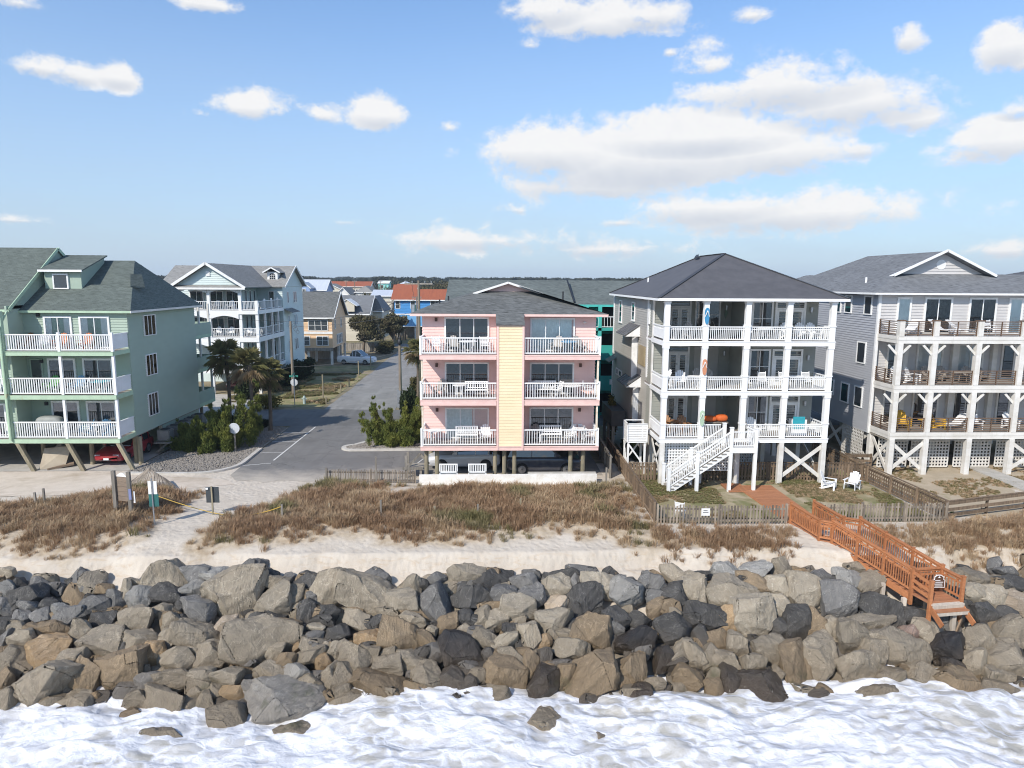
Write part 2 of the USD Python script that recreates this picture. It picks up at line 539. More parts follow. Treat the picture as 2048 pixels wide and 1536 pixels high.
def hip_roof(x0, x1, y0, y1, z, pitch, over=0.0):
 """Corner points of a hip roof with the ridge along y or x."""
 w, d = x1 - x0, y1 - y0
 if w <= d:
  h = w / 2 * pitch
  return [(x0, y0, z), (x1, y0, z), (x1, y1, z), (x0, y1, z), ((x0 + x1) / 2, y0 + w / 2, z + h), ((x0 + x1) / 2, y1 - w / 2, z + h)], 'y'
 h = d / 2 * pitch
 return [(x0, y0, z), (x1, y0, z), (x1, y1, z), (x0, y1, z), (x0 + d / 2, (y0 + y1) / 2, z + h), (x1 - d / 2, (y0 + y1) / 2, z + h)], 'x'


def shade(c, k):
 return tuple(x * k for x in c)


# common looks
M_white = siding_mat('white_paint', (.80, .80, .79), (.72, .72, .70), grime=.10)
M_trim = pm('white_trim', (.80, .80, .78), (.70, .69, .66), scale=3, rough=.5)
M_oldwhite = siding_mat('weathered_white_paint', (.72, .70, .66), (.58, .55, .49), grime=.3)
M_glass = glass_mat('dark_window_glass')
M_glass2 = glass_mat('grey_window_glass', (.05, .055, .055))
M_clear = glass_mat('clear_window_glass', clear=1)
M_screen = pm('window_screen', (.05, .055, .06), (.03, .03, .035), rough=.5)
M_curtain = pm('pale_curtain', (.76, .76, .72), (.66, .66, .62), scale=6, rough=.9)
M_darkcurtain = pm('dark_curtain', (.09, .09, .085), (.06, .06, .06), scale=6, rough=.9)
M_blind = pm('pale_blind', (.82, .84, .80), (.74, .77, .73), scale=3, rough=.8)
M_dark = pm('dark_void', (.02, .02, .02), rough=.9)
M_piling = pm('treated_piling', (.30, .25, .17), (.20, .18, .12), scale=5, stretch=(2, 2, .4), rough=.85, bump=.4, bscale=18, bstretch=(2, 2, .3), rand=.15)
M_greywood = wood_mat('weathered_grey_wood', (.30, .27, .23), (.19, .17, .14), rand=.3)
M_brownwood = wood_mat('weathered_brown_wood', (.22, .155, .10), (.13, .095, .065), rand=.3)
M_concrete = pm('concrete', (.46, .43, .38), (.36, .34, .30), scale=1.5, rough=.9, bump=.2, bscale=40)
M_metal = pm('galvanised_metal', (.45, .46, .47), (.36, .37, .38), scale=4, rough=.4, metal=.7)
M_black = pm('black_plastic', (.025, .025, .027), rough=.5)
M_plasticwhite = pm('white_plastic', (.82, .82, .81), (.76, .76, .75), rough=.45)

# ---------------------------------------------------------------- the setting: sea, beach, ground, streets
SEA_Z = -3.40


def smooth(a, b, x):
 t = np.clip((x - a) / (b - a), 0, 1)
 return t * t * (3 - 2 * t)


def fbm(x, y, s, o=4, seed=0, z=0.0):
 p = np.stack([np.asarray(x) * s, np.asarray(y) * s, np.zeros_like(np.asarray(x, float)) + z], -1)
 out, a, tot = 0, 1.0, 0
 for k in range(o):
  out = out + a * meshkit.noise(p * 2 ** k + 17.3 * k, seed + k); tot += a; a *= .5
 return out / tot - .5


def grid(xs, ys):
 X, Y = np.meshgrid(xs, ys, indexing='ij')
 n, m = X.shape
 i = np.arange(n * m).reshape(n, m)
 f = np.stack([i[:-1, :-1], i[1:, :-1], i[1:, 1:], i[:-1, 1:]], -1).reshape(-1, 4)
 f = np.vstack([f[:, [0, 1, 2]], f[:, [0, 2, 3]]])
 return X, Y, f


def inside(poly, x, y):
 """Signed soft distance (metres, + inside) of points to a polygon."""
 p = np.array(poly, float)
 best = np.full(np.shape(x), 1e9)
 inn = np.zeros(np.shape(x), bool)
 for (ax, ay), (bx, by) in zip(p, np.roll(p, -1, 0)):
  dx, dy = bx - ax, by - ay
  t = np.clip(((x - ax) * dx + (y - ay) * dy) / (dx * dx + dy * dy + 1e-12), 0, 1)
  best = np.minimum(best, np.hypot(x - ax - t * dx, y - ay - t * dy))
  c = ((ay > y) != (by > y)) & (x < dx * (y - ay) / (dy if abs(dy) > 1e-12 else 1e-12) + ax)
  inn ^= c
 return np.where(inn, best, -best)


# patches of dune grass, seen in plan
GRASS = [
 [(-32.00, 35.40), (-23.87, 36.53), (-22.35, 37.83), (-19.94, 39.72), (-16.22, 37.73), (-15.72, 35.55), (-16.01, 32.54), (-16.02, 31.09), (-17.24, 29.75), (-18.08, 29.75), (-18.45, 29.75), (-20.09, 29.75), (-30.00, 31.20)],
 [(-13.72, 29.60), (-14.27, 30.25), (-13.66, 33.95), (-12.09, 35.33), (-11.74, 36.33), (-10.95, 38.89), (-9.73, 39.88), (-4.00, 39.18), (6.52, 39.02), (8.33, 41.46), (8.17, 37.35), (8.19, 32.81), (8.30, 31.68), (14.70, 31.29), (13.64, 29.70), (10.74, 29.76), (6.56, 29.84), (3.70, 31.16), (2.95, 30.85), (-2.88, 30.03), (-6.43, 30.71), (-9.59, 30.46), (-11.40, 29.78), (-12.80, 29.60)],
 [(16.48, 31.39), (18.14, 31.22), (23.04, 31.82), (28.25, 33.20), (25.25, 29.47), (22.67, 29.22), (21.36, 29.37), (19.63, 30.40), (16.89, 30.26)],
]
BARE = [((-5.2, 37.2), 1.6, 1.0), ((-2.6, 38.0), 1.2, .6), ((-4.0, 35.2), .8, .4)]


def grass_amount(x, y):
 a = np.full(np.shape(x), -9.0)
 for poly in GRASS:
  a = np.maximum(a, inside(poly, x, y))
 a = a + fbm(x, y, 1.1, 4, 5) * 1.6
 for (c, rx, ry) in BARE:
  a = a - 2.2 * np.exp(-((x - c[0]) / rx) ** 2 - ((y - c[1]) / ry) ** 2)
 return a


def sand_height(x, y):
 """Beach and dune: flat behind, hummocky under the grass, a cut bank, then the slope under the rocks."""
 wob = fbm(x, np.zeros_like(x), .35, 3, 2) * 1.1
 yy = y + wob
 z = -.22 * smooth(31.6, 29.8, yy) - .75 * smooth(29.75, 29.0, yy)
 z = z - .478 * np.clip(29.0 - y, 0, 7.5) - .35 * smooth(28.8, 28.0, y)
 gap = np.exp(-((x + 12.3) / 1.9) ** 2)
 z = z + gap * (.30 * smooth(29.2, 27.5, y) - .30 * smooth(30.5, 29.3, y) + .1 * smooth(32, 30, y))
 left = smooth(-15.0, -17.0, x)
 z = z - left * .25 * smooth(31, 29.5, y)
 dune = np.zeros_like(z)
 for poly in GRASS:
  dune = np.maximum(dune, smooth(-.3, 1.6, inside(poly, x, y)))
 z = z + dune * smooth(30.2, 31.5, y) * (.16 + .75 * np.maximum(fbm(x, y, .32, 3, 8) + .08, 0)) * smooth(41.0, 38.6, y)
 z = z + (.05 * fbm(x, y, .9, 3, 3) + .035 * fbm(x, y, 3.0, 3, 4)) * smooth(40.2, 37.5, y)
 yard = smooth(-.25, .3, np.minimum(np.minimum(x - 8.2, 29.6 - x), y - 32.3))
 z = z * (1 - yard) + yard * (-.004)
 return z


def mk_sand():
 xs = np.concatenate([np.arange(-70, -31, 1.0), np.arange(-31, 27, .13), np.arange(27, 70, 1.0)])
 ys = np.concatenate([np.arange(20.5, 27, .4), np.arange(27, 33, .09), np.arange(33, 41.0, .15), np.arange(41.0, 44.3, .6)])
 X, Y, f = grid(xs, ys)
 Z = sand_height(X, Y)
 litter = smooth(-.25, .5, grass_amount(X, Y))
 g = Graph()
 pos = g('geometry').position
 xyz = g('separate_xyz', vector=pos)
 lit = g('attribute', attribute='litter').fac
 wob = g.noise(pos, .7, 5.0)
 sand = g.mix(g.rng(wob, .3, .7), (.55, .49, .41), (.47, .41, .335))
 sand = g.mix(g.rng(g.noise(pos, 7.0, 4.0), .55, .8, 0, .35), sand, (.43, .37, .29))
 strata = g.noise(g.map(pos, (.8, .8, 3.2)), 1.3, 6.0, .65, 1.2)
 bank = g.math('multiply', g.rng(xyz.z, -.1, -.4), g.rng(xyz.z, -1.6, -1.1))
 sand = g.mix(g.math('multiply', bank, g.rng(strata, .50, .66, 0, .5)), sand, (.42, .31, .20))
 wet = g.rng(g.math('add', xyz.z, g.math('multiply', wob, .8)), -1.8, -2.4)
 sand = g.mix(wet, sand, (.20, .17, .13))
 dirt = g.mix(g.rng(g.noise(pos, 3.0, 5.0), .35, .65), (.34, .265, .18), (.45, .375, .28))
 col = g.mix(g.math('multiply', lit, g.rng(g.noise(pos, 1.6, 4.0), .25, .5, .45, 1.0)), sand, dirt)
 h = g.math('add', g.math('multiply', g.noise(pos, 5.5, 4.0, .6), 1.0), g.math('multiply', g.noise(pos, 30, 3.0), .25))
 # foot prints where people walk
 vo = g('voronoi_texture', vector=g.map(pos, (1, 1, .2)), scale=3.4, feature='smooth_f1', smoothness=.5).distance
 h = g.math('add', h, g.math('multiply', g.rng(vo, 0, .55), .9))
 bmp = g('bump', height=h, strength=.6, distance=.055).normal
 m = g.done('beach_sand_look', g('principled_bsdf', base_color=col, roughness=.95, specular_ior_level=.15, normal=bmp).BSDF)
 v = np.stack([X, Y, Z], -1).reshape(-1, 3)
 o = obj('beach_sand', (v, f), m, smooth=True, label='pale beach sand with a low cut bank above the boulder wall', cat='sand', kind='structure')
 pv = UsdGeom.PrimvarsAPI(stage.GetPrimAtPath(o.path)).CreatePrimvar('litter', Sdf.ValueTypeNames.FloatArray, 'vertex')
 pv.Set(Vt.FloatArray.FromNumpy(litter.reshape(-1).astype(np.float32)))


mk_sand()


def mk_sea():
 xs = np.concatenate([-np.geomspace(6000, 26, 34), np.arange(-25, 24, .10), np.geomspace(24, 6000, 34)])
 ys = np.concatenate([-np.geomspace(6000, 12, 30) + 22, np.arange(10.2, 18.4, .7), np.arange(18.4, 26.8, .075)])
 X, Y, f = grid(xs, ys)
 wx = X + fbm(X, Y, .35, 2, 40) * 2.2
 wy = Y + fbm(X, Y, .35, 2, 41) * 2.2
 near = smooth(6, 19, Y)
 rip = 1 - np.abs(fbm(wx * .55, wy * 1.3, .8, 4, 42)) * 2.6
 Z = SEA_Z + near * (.70 * fbm(wx, wy, .24, 3, 43) + .55 * fbm(wx * .6, wy, .9, 4, 44) + .22 * np.clip(rip, -1, 1) + .10 * np.abs(fbm(wx * .6, wy * 1.2, 1.9, 4, 48)) * 2 + .10 * fbm(wx * .7, wy, 3.2, 3, 45)) + .42 * smooth(22.6, 25.0, Y) * (fbm(X, Y * 0, .5, 3, 49) + .15)
 Z = Z + .18 * smooth(24.5, 22, Y) * np.exp(-((X - 15) / 9) ** 2)
 far = 1 - near
 Z = Z + far * .8 * fbm(X, Y, .03, 3, 46) * smooth(-1500, -50, Y)
 g = Graph()
 pos = g('geometry').position
 xyz = g('separate_xyz', vector=pos)
 p2 = g('combine_xyz', x=g.math('multiply', xyz.x, .72), y=g.math('add', xyz.y, g.math('multiply', xyz.x, .12)), z=0.0).vector
 n0 = g.noise(p2, .16, 3.0, .5, .8)
 n1 = g.noise(p2, .55, 8.0, .58, 1.6)
 n2 = g.noise(p2, 2.0, 7.0, .6, 2.2)
 ve = g('voronoi_texture', vector=g('vector_math', math_type='add', vector1=p2, vector2=g('vector_math', math_type='scale', vector1=g('noise_texture', vector=p2, scale=1.6, detail=5.0).color, scale=.9).vector).vector, scale=1.5, feature='distance_to_edge').distance
 lace = g.rng(ve, .0, .22, .25, -.22)
 amt = g.math('add', g.math('add', g.math('multiply', n1, 1.0), g.math('multiply', n2, .45)), g.math('add', lace, g.math('multiply', g.math('subtract', n0, .5), 1.15)))
 shore = g.rng(xyz.y, -60, 17, -.75, .36)
 foam = g.rng(g.math('add', amt, shore), .68, 1.06)
 foam2 = g.rng(g.math('add', amt, shore), .95, 1.40)
 water = g.mix(g.rng(n1, .3, .7), (.38, .355, .30), (.48, .455, .41))
 water = g.mix(g.rng(xyz.y, 14, -60), water, (.05, .085, .09))
 white = g.mix(foam2, (.62, .62, .635), (.80, .80, .80))
 n3 = g.noise(p2, 6.0, 8.0, .68, 1.4)
 white = g.mix(g.rng(n3, .38, .62, 0, .5), white, (.55, .55, .58))
 foam = g.math('multiply', foam, g.rng(n3, .30, .46, .55, 1.0))
 col = g.mix(foam, water, white)
 h = g.math('add', g.math('multiply', g.noise(p2, 3.2, 7.0, .62, 1.6), .7), g.math('multiply', foam2, .5))
 bmp = g('bump', height=h, strength=.38, distance=.12).normal
 ro = g.rng(foam, 0, .6, .12, .75)
 m = g.done('surf_look', g('principled_bsdf', base_color=col, roughness=ro, specular_ior_level=.4, normal=bmp).BSDF)
 obj('sea', (np.stack([X, Y, Z], -1).reshape(-1, 3), f), m, smooth=True, label='foaming white surf breaking at the foot of the boulders', cat='sea', kind='structure')


mk_sea()

# inland ground, one sheet to the horizon
g_ = Graph()
p_ = g_('geometry').position
c_ = g_.mix(g_.rng(g_.noise(p_, .12, 6.0, .6), .35, .62), (.27, .22, .15), (.17, .15, .085))
c_ = g_.mix(g_.rng(g_.noise(p_, 1.2, 5.0), .45, .75, 0, .8), c_, (.34, .28, .20))
far_ = g_.rng(g_('separate_xyz', vector=p_).y, 150, 320)
c_ = g_.mix(far_, c_, g_.mix(g_.rng(g_.noise(p_, .02, 5.0), .4, .6), (.06, .06, .035), (.12, .11, .07)))
M_ground = g_.done('inland_ground_look', g_('principled_bsdf', base_color=c_, roughness=.95, specular_ior_level=.15, normal=g_('bump', height=g_.noise(p_, 14, 4.0), strength=.4, distance=.05).normal).BSDF)
gx_ = np.concatenate([-np.geomspace(5000, 120, 14), np.linspace(-100, 100, 21), np.geomspace(120, 5000, 14)])
gy_ = np.concatenate([[44.0], np.linspace(50, 200, 12), np.geomspace(230, 6000, 16)])
X_, Y_, f_ = grid(gx_, gy_)
Z_ = -.012 + 2.5 * smooth(300, 900, Y_) * 1.0
obj('ground', (np.stack([X_, Y_, Z_], -1).reshape(-1, 3), f_), M_ground, smooth=True, label='sandy inland ground stretching to the wooded horizon', cat='ground', kind='structure')


def sheet(name, poly, z, mat, label, cat, kind='structure', thick=None):
 import shapely.geometry as sg
 P = sg.Polygon(poly).buffer(0)
 if thick:
  t = trimesh.creation.extrude_polygon(P, thick, engine='earcut')
  t.apply_translation((0, 0, z - thick))
  return obj(name, t, mat, label=label, cat=cat, kind=kind)
 v, f = trimesh.creation.triangulate_polygon(P, engine='earcut')
 v = np.column_stack([v, np.full(len(v), z)])
 n = np.cross(v[f[:, 1]] - v[f[:, 0]], v[f[:, 2]] - v[f[:, 0]])[:, 2]
 f = np.where((n < 0)[:, None], f[:, ::-1], f)
 return obj(name, (v, f), mat, label=label, cat=cat, kind=kind)


def wobble(poly, amp, step=.5, seed=0, s=.8, closed=True):
 """Adds irregularity to a polygon's outline."""
 out = []
 p = np.array(poly, float)
 for a, b in zip(p if closed else p[:-1], np.roll(p, -1, 0)):
  n = max(1, int(np.linalg.norm(b - a) / step))
  for k in range(n):
   c = a + (b - a) * k / n
   out.append((c[0] + amp * 2 * float(fbm(c[0], c[1], s, 3, seed)), c[1] + amp * 2 * float(fbm(c[0], c[1], s, 3, seed + 9))))
 return out


def asphalt(name, c):
 g = Graph()
 p = g('geometry').position
 col = g.mix(g.rng(g.noise(p, .5, 6.0, .6), .3, .7), c, tuple(k * .8 for k in c))
 col = g.mix(g.rng(g.noise(g.map(p, (1.4, .12, 1)), 1.0, 4.0), .5, .75, 0, .5), col, tuple(k * 1.25 for k in c))
 cr = g('voronoi_texture', vector=g('vector_math', math_type='add', vector1=p, vector2=g('noise_texture', vector=p, scale=1.3, detail=4.0).color).vector, scale=.32, feature='distance_to_edge').distance
 col = g.mix(g.rng(cr, .012, .0, 0, .6), col, tuple(k * .45 for k in c))
 old = g.noise(p, .35, 4.0, .6, 1.0)
 col = g.mix(g.rng(old, .56, .60, 0, .3), col, tuple(k * .62 for k in c))
 y_ = g('separate_xyz', vector=p).y
 col = g.mix(g.rng(g.math('add', y_, g.math('multiply', g.noise(p, .9, 6.0, .65), 4.5)), 45.6, 42.2, 0, .85), col, (.50, .44, .36))
 return g.done(name, g('principled_bsdf', base_color=col, roughness=.9, specular_ior_level=.25, normal=g('bump', height=g.noise(p, 45, 3.0), strength=.35, distance=.02).normal).BSDF)


M_asphalt = asphalt('asphalt_look', (.185, .178, .168))
M_asphalt_old = asphalt('old_asphalt_look', (.27, .26, .242))
M_paint = pm('road_paint', (.62, .61, .58), (.35, .34, .32), scale=6, rough=.8, ramp=(.45, .7))

# beach car park: runs from the cross street down to the sand, its lower edge buried in drifting sand
LOT = [(-15.9, 41.6), (-15.2, 40.2)] + [(-14.2, 40.5), (-13.4, 39.9), (-12.6, 40.25), (-11.4, 40.2), (-10.3, 40.1), (-9.0, 40.1)] + [(-4.6, 39.9), (-4.3, 41.2), (7.2, 41.2), (7.2, 56.0), (-16.3, 56.0)]
sheet('parking_lot', wobble(LOT[:9], .22, .2, 3, 1.2, False) + LOT[8:], .012, M_asphalt, 'grey asphalt beach car park with sand drifting over its lower edge', 'parking lot')
sheet('cross_street', [(-90, 56.0), (90, 56.0), (90, 63.2), (-8.6, 63.2), (-14.4, 63.4), (-90, 63.0)], .010, asphalt('dark_asphalt_look', (.16, .155, .147)), 'darker asphalt cross street behind the ocean-front houses', 'street')
sheet('street', wobble([(-15.2, 63.3), (-8.7, 63.1), (-9.0, 90), (-9.4, 126), (-15.4, 126), (-15.3, 90)], .25, 2.0, 4, .25), .016, M_asphalt_old, 'worn grey side street running straight inland', 'street')
sheet('far_cross_street', [(-120, 125.5), (120, 125.5), (120, 131), (-120, 131)], .020, M_asphalt_old, 'far cross street at the end of the side street', 'street')

mk = [((-14.35, 45.0), (-14.2, 55.6), .11), ((-16.1, 50.3), (-14.3, 50.5), .09), ((-16.2, 53.4), (-14.2, 53.5), .09), ((-15.9, 47.0), (-14.4, 47.2), .09), ((-16.0, 43.7), (-14.3, 44.3), .09), ((-5.2, 42.0), (-4.2, 46.0), .08)]
for i, (a, b, w_) in enumerate(mk):
 d_ = np.array(b) - np.array(a); n_ = np.array([-d_[1], d_[0]]) / np.linalg.norm(d_) * w_ / 2
 obj('parking_line', (np.array([(*(np.array(a) - n_), .018), (*(np.array(b) - n_), .018), (*(np.array(b) + n_), .018), (*(np.array(a) + n_), .018)]), np.array([[0, 1, 2], [0, 2, 3]])), M_paint,
  label=['long worn white line along the left parking bays', 'second short bay line from the top beside the left kerb', 'topmost short bay line beside the left kerb', 'third short bay line from the top beside the left kerb', 'nearest short bay line by the sand edge', 'faint bay line beside the pink house pilings'][i], cat='painted line', kind='structure')


def kerb(name, pts, mat, label, w=.28, h=.13):
 m = MB()
 p = np.array(pts, float)
 t = np.gradient(p, axis=0); t /= np.linalg.norm(t, axis=1)[:, None]
 nrm = np.stack([-t[:, 1], t[:, 0]], 1)
 L_, R_ = p + nrm * w / 2, p - nrm * w / 2
 n = len(p)
 v = np.vstack([np.column_stack([L_, np.full(n, -.02)]), np.column_stack([L_, np.full(n, h)]), np.column_stack([R_, np.full(n, h)]), np.column_stack([R_, np.full(n, -.02)])])
 f = []
 for i in range(n - 1):
  for k in range(3):
   a, b = k * n + i, (k + 1) * n + i
   f += [(a, a + 1, b + 1), (a, b + 1, b)]
 f += [(0, n, 2 * n), (0, 2 * n, 3 * n), (n - 1, 3 * n - 1, 2 * n - 1), (n - 1, 4 * n - 1, 3 * n - 1)]
 m.add(v, f)
 return obj(name, m, mat, label=label, cat='kerb', kind='structure')


def arc(cx, cy, r, a0, a1, n=8):
 return [(cx + r * math.cos(math.radians(a0 + (a1 - a0) * k / n)), cy + r * math.sin(math.radians(a0 + (a1 - a0) * k / n))) for k in range(n + 1)]


M_kerb = pm('kerb_concrete', (.52, .49, .44), (.42, .39, .34), scale=2, rough=.9, bump=.2)
BED = [(-22.6, 42.0), (-20.5, 41.75), (-18.6, 41.7)] + arc(-18.6, 44.2, 2.5, -90, 0, 8) + [(-16.2, 48), (-16.3, 55.3), (-17.2, 55.6), (-18.6, 55.2), (-20.5, 55.0), (-22.4, 53)]
kerb('kerb', [(-22.6, 41.9)] + BED[1:13], M_kerb, 'pale concrete kerb curving round the left gravel bed')


def pebble_bed(name, poly, n, label, seed, z=.06):
 """Loose river pebbles heaped on a bed: too many to count."""
 M = pm('pebble_look', (.46, .41, .35), (.30, .27, .235), scale=9, rough=.85, island=.4)
 sheet(name + '_base', poly, z - .03, pm('pebble_soil', (.30, .265, .22), (.40, .36, .30), scale=5, rough=.95, bump=.6, bscale=20), label.replace('loose', 'bed under the loose'), 'gravel', kind='stuff')
 rng = np.random.default_rng(seed)
 p = np.array(poly)
 x = rng.uniform(p[:, 0].min(), p[:, 0].max(), n * 3); y = rng.uniform(p[:, 1].min(), p[:, 1].max(), n * 3)
 k = inside(poly, x, y) > .12
 x, y = x[k][:n], y[k][:n]
 ico = trimesh.creation.icosphere(subdivisions=0)
 V, F = np.array(ico.vertices), np.array(ico.faces)
 s = rng.uniform(.035, .10, (len(x), 3)); s[:, 2] *= .6
 a = rng.uniform(0, 6.28, len(x))
 vv = V[None] * (1 + rng.uniform(-.25, .25, (len(x), 12, 1))) * s[:, None, :]
 c, sn = np.cos(a)[:, None], np.sin(a)[:, None]
 vv = np.stack([vv[..., 0] * c - vv[..., 1] * sn, vv[..., 0] * sn + vv[..., 1] * c, vv[..., 2]], -1)
 vv = vv + np.stack([x, y, z + rng.uniform(-.01, .03, len(x))], 1)[:, None]
 ff = (F[None] + (np.arange(len(x)) * 12)[:, None, None]).reshape(-1, 3)
 obj(name, (vv.reshape(-1, 3), ff), M, label=label, cat='gravel', kind='stuff')


pebble_bed('gravel_bed', BED, 9000, 'loose pale river pebbles in the bed under the leaning juniper', 3)
ISL = arc(-9.6, 48.3, .75, 100, 260, 8) + [(-6.5, 47.65), (-3.9, 47.7), (-3.9, 51.2), (-6.5, 51.3), (-8.6, 50.6)]
pebble_bed('gravel_island', ISL, 3500, 'loose pale pebbles on the kerbed island under the right juniper', 4, z=.08)
kerb('kerb', ISL + [ISL[0]], M_kerb, 'pale concrete kerb round the island under the right juniper', w=.34)

M_lawn = pm('dry_lawn', (.34, .27, .145), (.16, .165, .06), scale=.7, rough=.95, bump=.7, bscale=25, ramp=(.35, .6), c3=(.30, .23, .13), s3=.5)
M_verge = pm('green_verge', (.17, .15, .06), (.24, .19, .10), scale=.8, rough=.95, bump=.6, bscale=22)
sheet('lawn', wobble([(-27.5, 64.3), (-15.9, 64.6), (-15.6, 88), (-22, 88.5), (-23.5, 80), (-23.5, 73), (-27.5, 72)], .25, 1.0, 7, .5), .006, M_lawn, 'patchy dry lawn at the corner between the white house and the street', 'lawn')
sheet('lawn', wobble([(-24, 90.5), (-15.7, 90.3), (-15.7, 96), (-20, 97), (-24, 96)], .25, 1.0, 8, .5), .006, M_lawn, 'strip of dry lawn in front of the peach house', 'lawn')
sheet('driveway', [(-40, 57), (-22.2, 57), (-22.4, 64.2), (-24.2, 72), (-40, 72)], .024, M_concrete, 'pale concrete drive under and beside the white porch house', 'driveway')
sheet('verge', [(-60, 131), (60, 131), (60, 141), (-60, 141)], .006, M_verge, 'green verge beyond the far end of the side street', 'grass')
sheet('sand_lot', wobble([(-60, 42.55), (-22.2, 42.4), (-20.6, 41.3), (-17.2, 41.0), (-15.6, 40.4), (-15, 39.6), (-19, 38.2), (-24, 37.6), (-60, 36.8)], .1, .8, 5), .012, pm('hard_sand', (.58, .50, .41), (.51, .435, .35), scale=1.2, rough=.95, bump=.45, bscale=12, c3=(.36, .29, .21), s3=.35), 'flat tan sand drive in front of the green house', 'sand')
sheet('concrete_pad', [(-60, 42.6), (-22.7, 42.6), (-22.7, 55), (-60, 55)], .016, M_concrete, 'concrete pad under the green house', 'concrete')
M_yard = pm('yard_grass', (.27, .225, .125), (.17, .165, .07), scale=.8, rough=.95, bump=.8, bscale=30, ramp=(.4, .6), c3=(.38, .31, .21), s3=.55, ramp3=(.48, .62))
M_yarddry = pm('dry_yard', (.42, .345, .25), (.36, .295, .205), scale=1.5, rough=.95, bump=.6, bscale=25, c3=(.22, .20, .09), s3=.45, ramp3=(.58, .68))
sheet('yard', [(8.55, 32.6), (23.25, 32.6), (22.9, 42.5), (8.5, 42.5)], .008, M_yard, 'fenced yard of patchy winter grass below the white stair', 'lawn')
sheet('yard', [(23.6, 33.2), (60, 36.0), (60, 46), (23.2, 46)], .008, M_yarddry, 'dry sandy yard below the house with brown rails', 'lawn')
sheet('house_pad', [(9.6, 42.5), (21.2, 42.5), (21.2, 56), (9.6, 56)], .012, M_concrete, 'pale concrete floor under the white-railed grey house', 'concrete')

# ---------------------------------------------------------------- outdoor furniture: one of each kind is built, the rest refer to it
PROTO = {}


def place(key, build, label, loc, rz=0.0, group=None):
 if key not in PROTO:
  PROTO[key] = t = build(label, loc, rz, group)
  return t
 return dup(PROTO[key], label, loc, rz, group)


CHAIR_COL = {'white': M_plasticwhite, 'grey': pm('grey_chair_paint', (.40, .37, .34), (.32, .30, .27)), 'orange': pm('orange_chair_paint', (.55, .17, .05), (.45, .13, .04)),
    'green': pm('green_chair_paint', (.10, .36, .08), (.08, .28, .06)), 'turquoise': pm('turquoise_chair_paint', (.03, .36, .42), (.03, .28, .34)), 'blue': pm('blue_chair_paint', (.14, .32, .48), (.11, .26, .40)),
    'yellow': pm('yellow_chair_paint', (.62, .36, .03), (.50, .28, .03)), 'brown': pm('brown_chair_wood', (.34, .18, .08), (.26, .13, .06)), 'taupe': pm('taupe_chair_paint', (.33, .30, .26), (.27, .24, .21))}


def adirondack(col):
 M = CHAIR_COL[col]

 def build(label, loc, rz, group):
  c = thing('adirondack_chair', label, 'chair', loc, rz, group, local=True)
  for k in range(5):
   m = MB(); x = (k - 2) * .105
   h = 1.02 - .035 * (k - 2) ** 2
   m.slab([(x - .046, .22, .36), (x + .046, .22, .36), (x * 1.18 + .05, .22 + (h - .36) * .42, h), (x * 1.18 - .05, .22 + (h - .36) * .42, h)], .022, (0, .9, -.4))
   obj('back_slat', m, M, c)
  m = MB()
  for k in range(5):
   y = -.30 + k * .115
   m.box(-.27, .27, y, y + .098, .40 - .025 * k, .425 - .025 * k)
  obj('seat', m, M, c)
  for s in (-1, 1):
   obj('arm', MB().slab([(s * .27 if s > 0 else -.40, -.36, .585), (.40 if s > 0 else -.27, -.36, .585), (s * .36 + .035, .36, .585), (s * .36 - .035, .36, .585)], .025), M, c)
   obj('leg', MB().beam((s * .30, -.30, 0), (s * .30, -.30, .56), .03, .10, up=(0, 1, 0)), M, c)
   obj('leg', MB().beam((s * .28, -.33, .38), (s * .28, .48, .03), .03, .11), M, c)
   obj('leg', MB().beam((s * .335, .33, .0), (s * .335, .36, .57), .03, .08, up=(0, 1, 0)), M, c)
  return c
 return build


def patio_chair(label, loc, rz, group):
 c = thing('patio_chair', label, 'chair', loc, rz, group, local=True)
 M = M_plasticwhite
 for s in (-1, 1):
  m = MB(); m.tube([(s * .26, -.24, 0), (s * .26, -.22, .62), (s * .27, .18, .64)], [.018] * 3, 5); obj('front_frame', m, M, c)
  m = MB(); m.tube([(s * .25, .30, 0), (s * .24, .20, .42), (s * .24, .36, .98)], [.018] * 3, 5); obj('back_frame', m, M, c)
 m = MB()
 for k in range(6):
  m.box(-.24, .24, -.24 + k * .08, -.18 + k * .08, .42, .435)
 obj('seat', m, M, c)
 m = MB()
 for k in range(6):
  z = .50 + k * .08
  m.beam((-.24, .22 + (z - .42) * .28, z), (.24, .22 + (z - .42) * .28, z), .02, .055)
 obj('backrest', m, M, c)
 return c


def table(r, h, mat, key):
 def build(label, loc, rz, group):
  t = thing('patio_table', label, 'table', loc, rz, group, local=True)
  obj('table_top', MB().cyl((0, 0, h - .035), (0, 0, h), r, r, 24), mat, t)
  for k in range(4):
   a = math.pi / 4 + k * math.pi / 2
   obj('leg', MB().cyl((r * .6 * math.cos(a), r * .6 * math.sin(a), 0), (r * .55 * math.cos(a), r * .55 * math.sin(a), h - .035), .022, .022, 6), mat, t)
  return t
 return build


def bench(mat):
 def build(label, loc, rz, group):
  t = thing('bench', label, 'bench', loc, rz, group, local=True)
  m = MB()
  for k in range(4):
   m.box(-.7, .7, -.22 + k * .12, -.12 + k * .12, .42, .445)
  obj('seat', m, mat, t)
  m = MB()
  m.box(-.7, .7, .27, .30, .86, .93); m.box(-.7, .7, .27, .30, .50, .55)
  for k in range(10):
   m.box(-.66 + k * .14, -.60 + k * .14, .275, .295, .55, .86)
  obj('backrest', m, mat, t)
  for s in (-1, 1):
   for y in (-.2, .28):
    obj('leg', MB().box(s * .66 - .03, s * .66 + .03, y - .03, y + .03, 0, .42 if y < 0 else .9), mat, t)
  return t
 return build


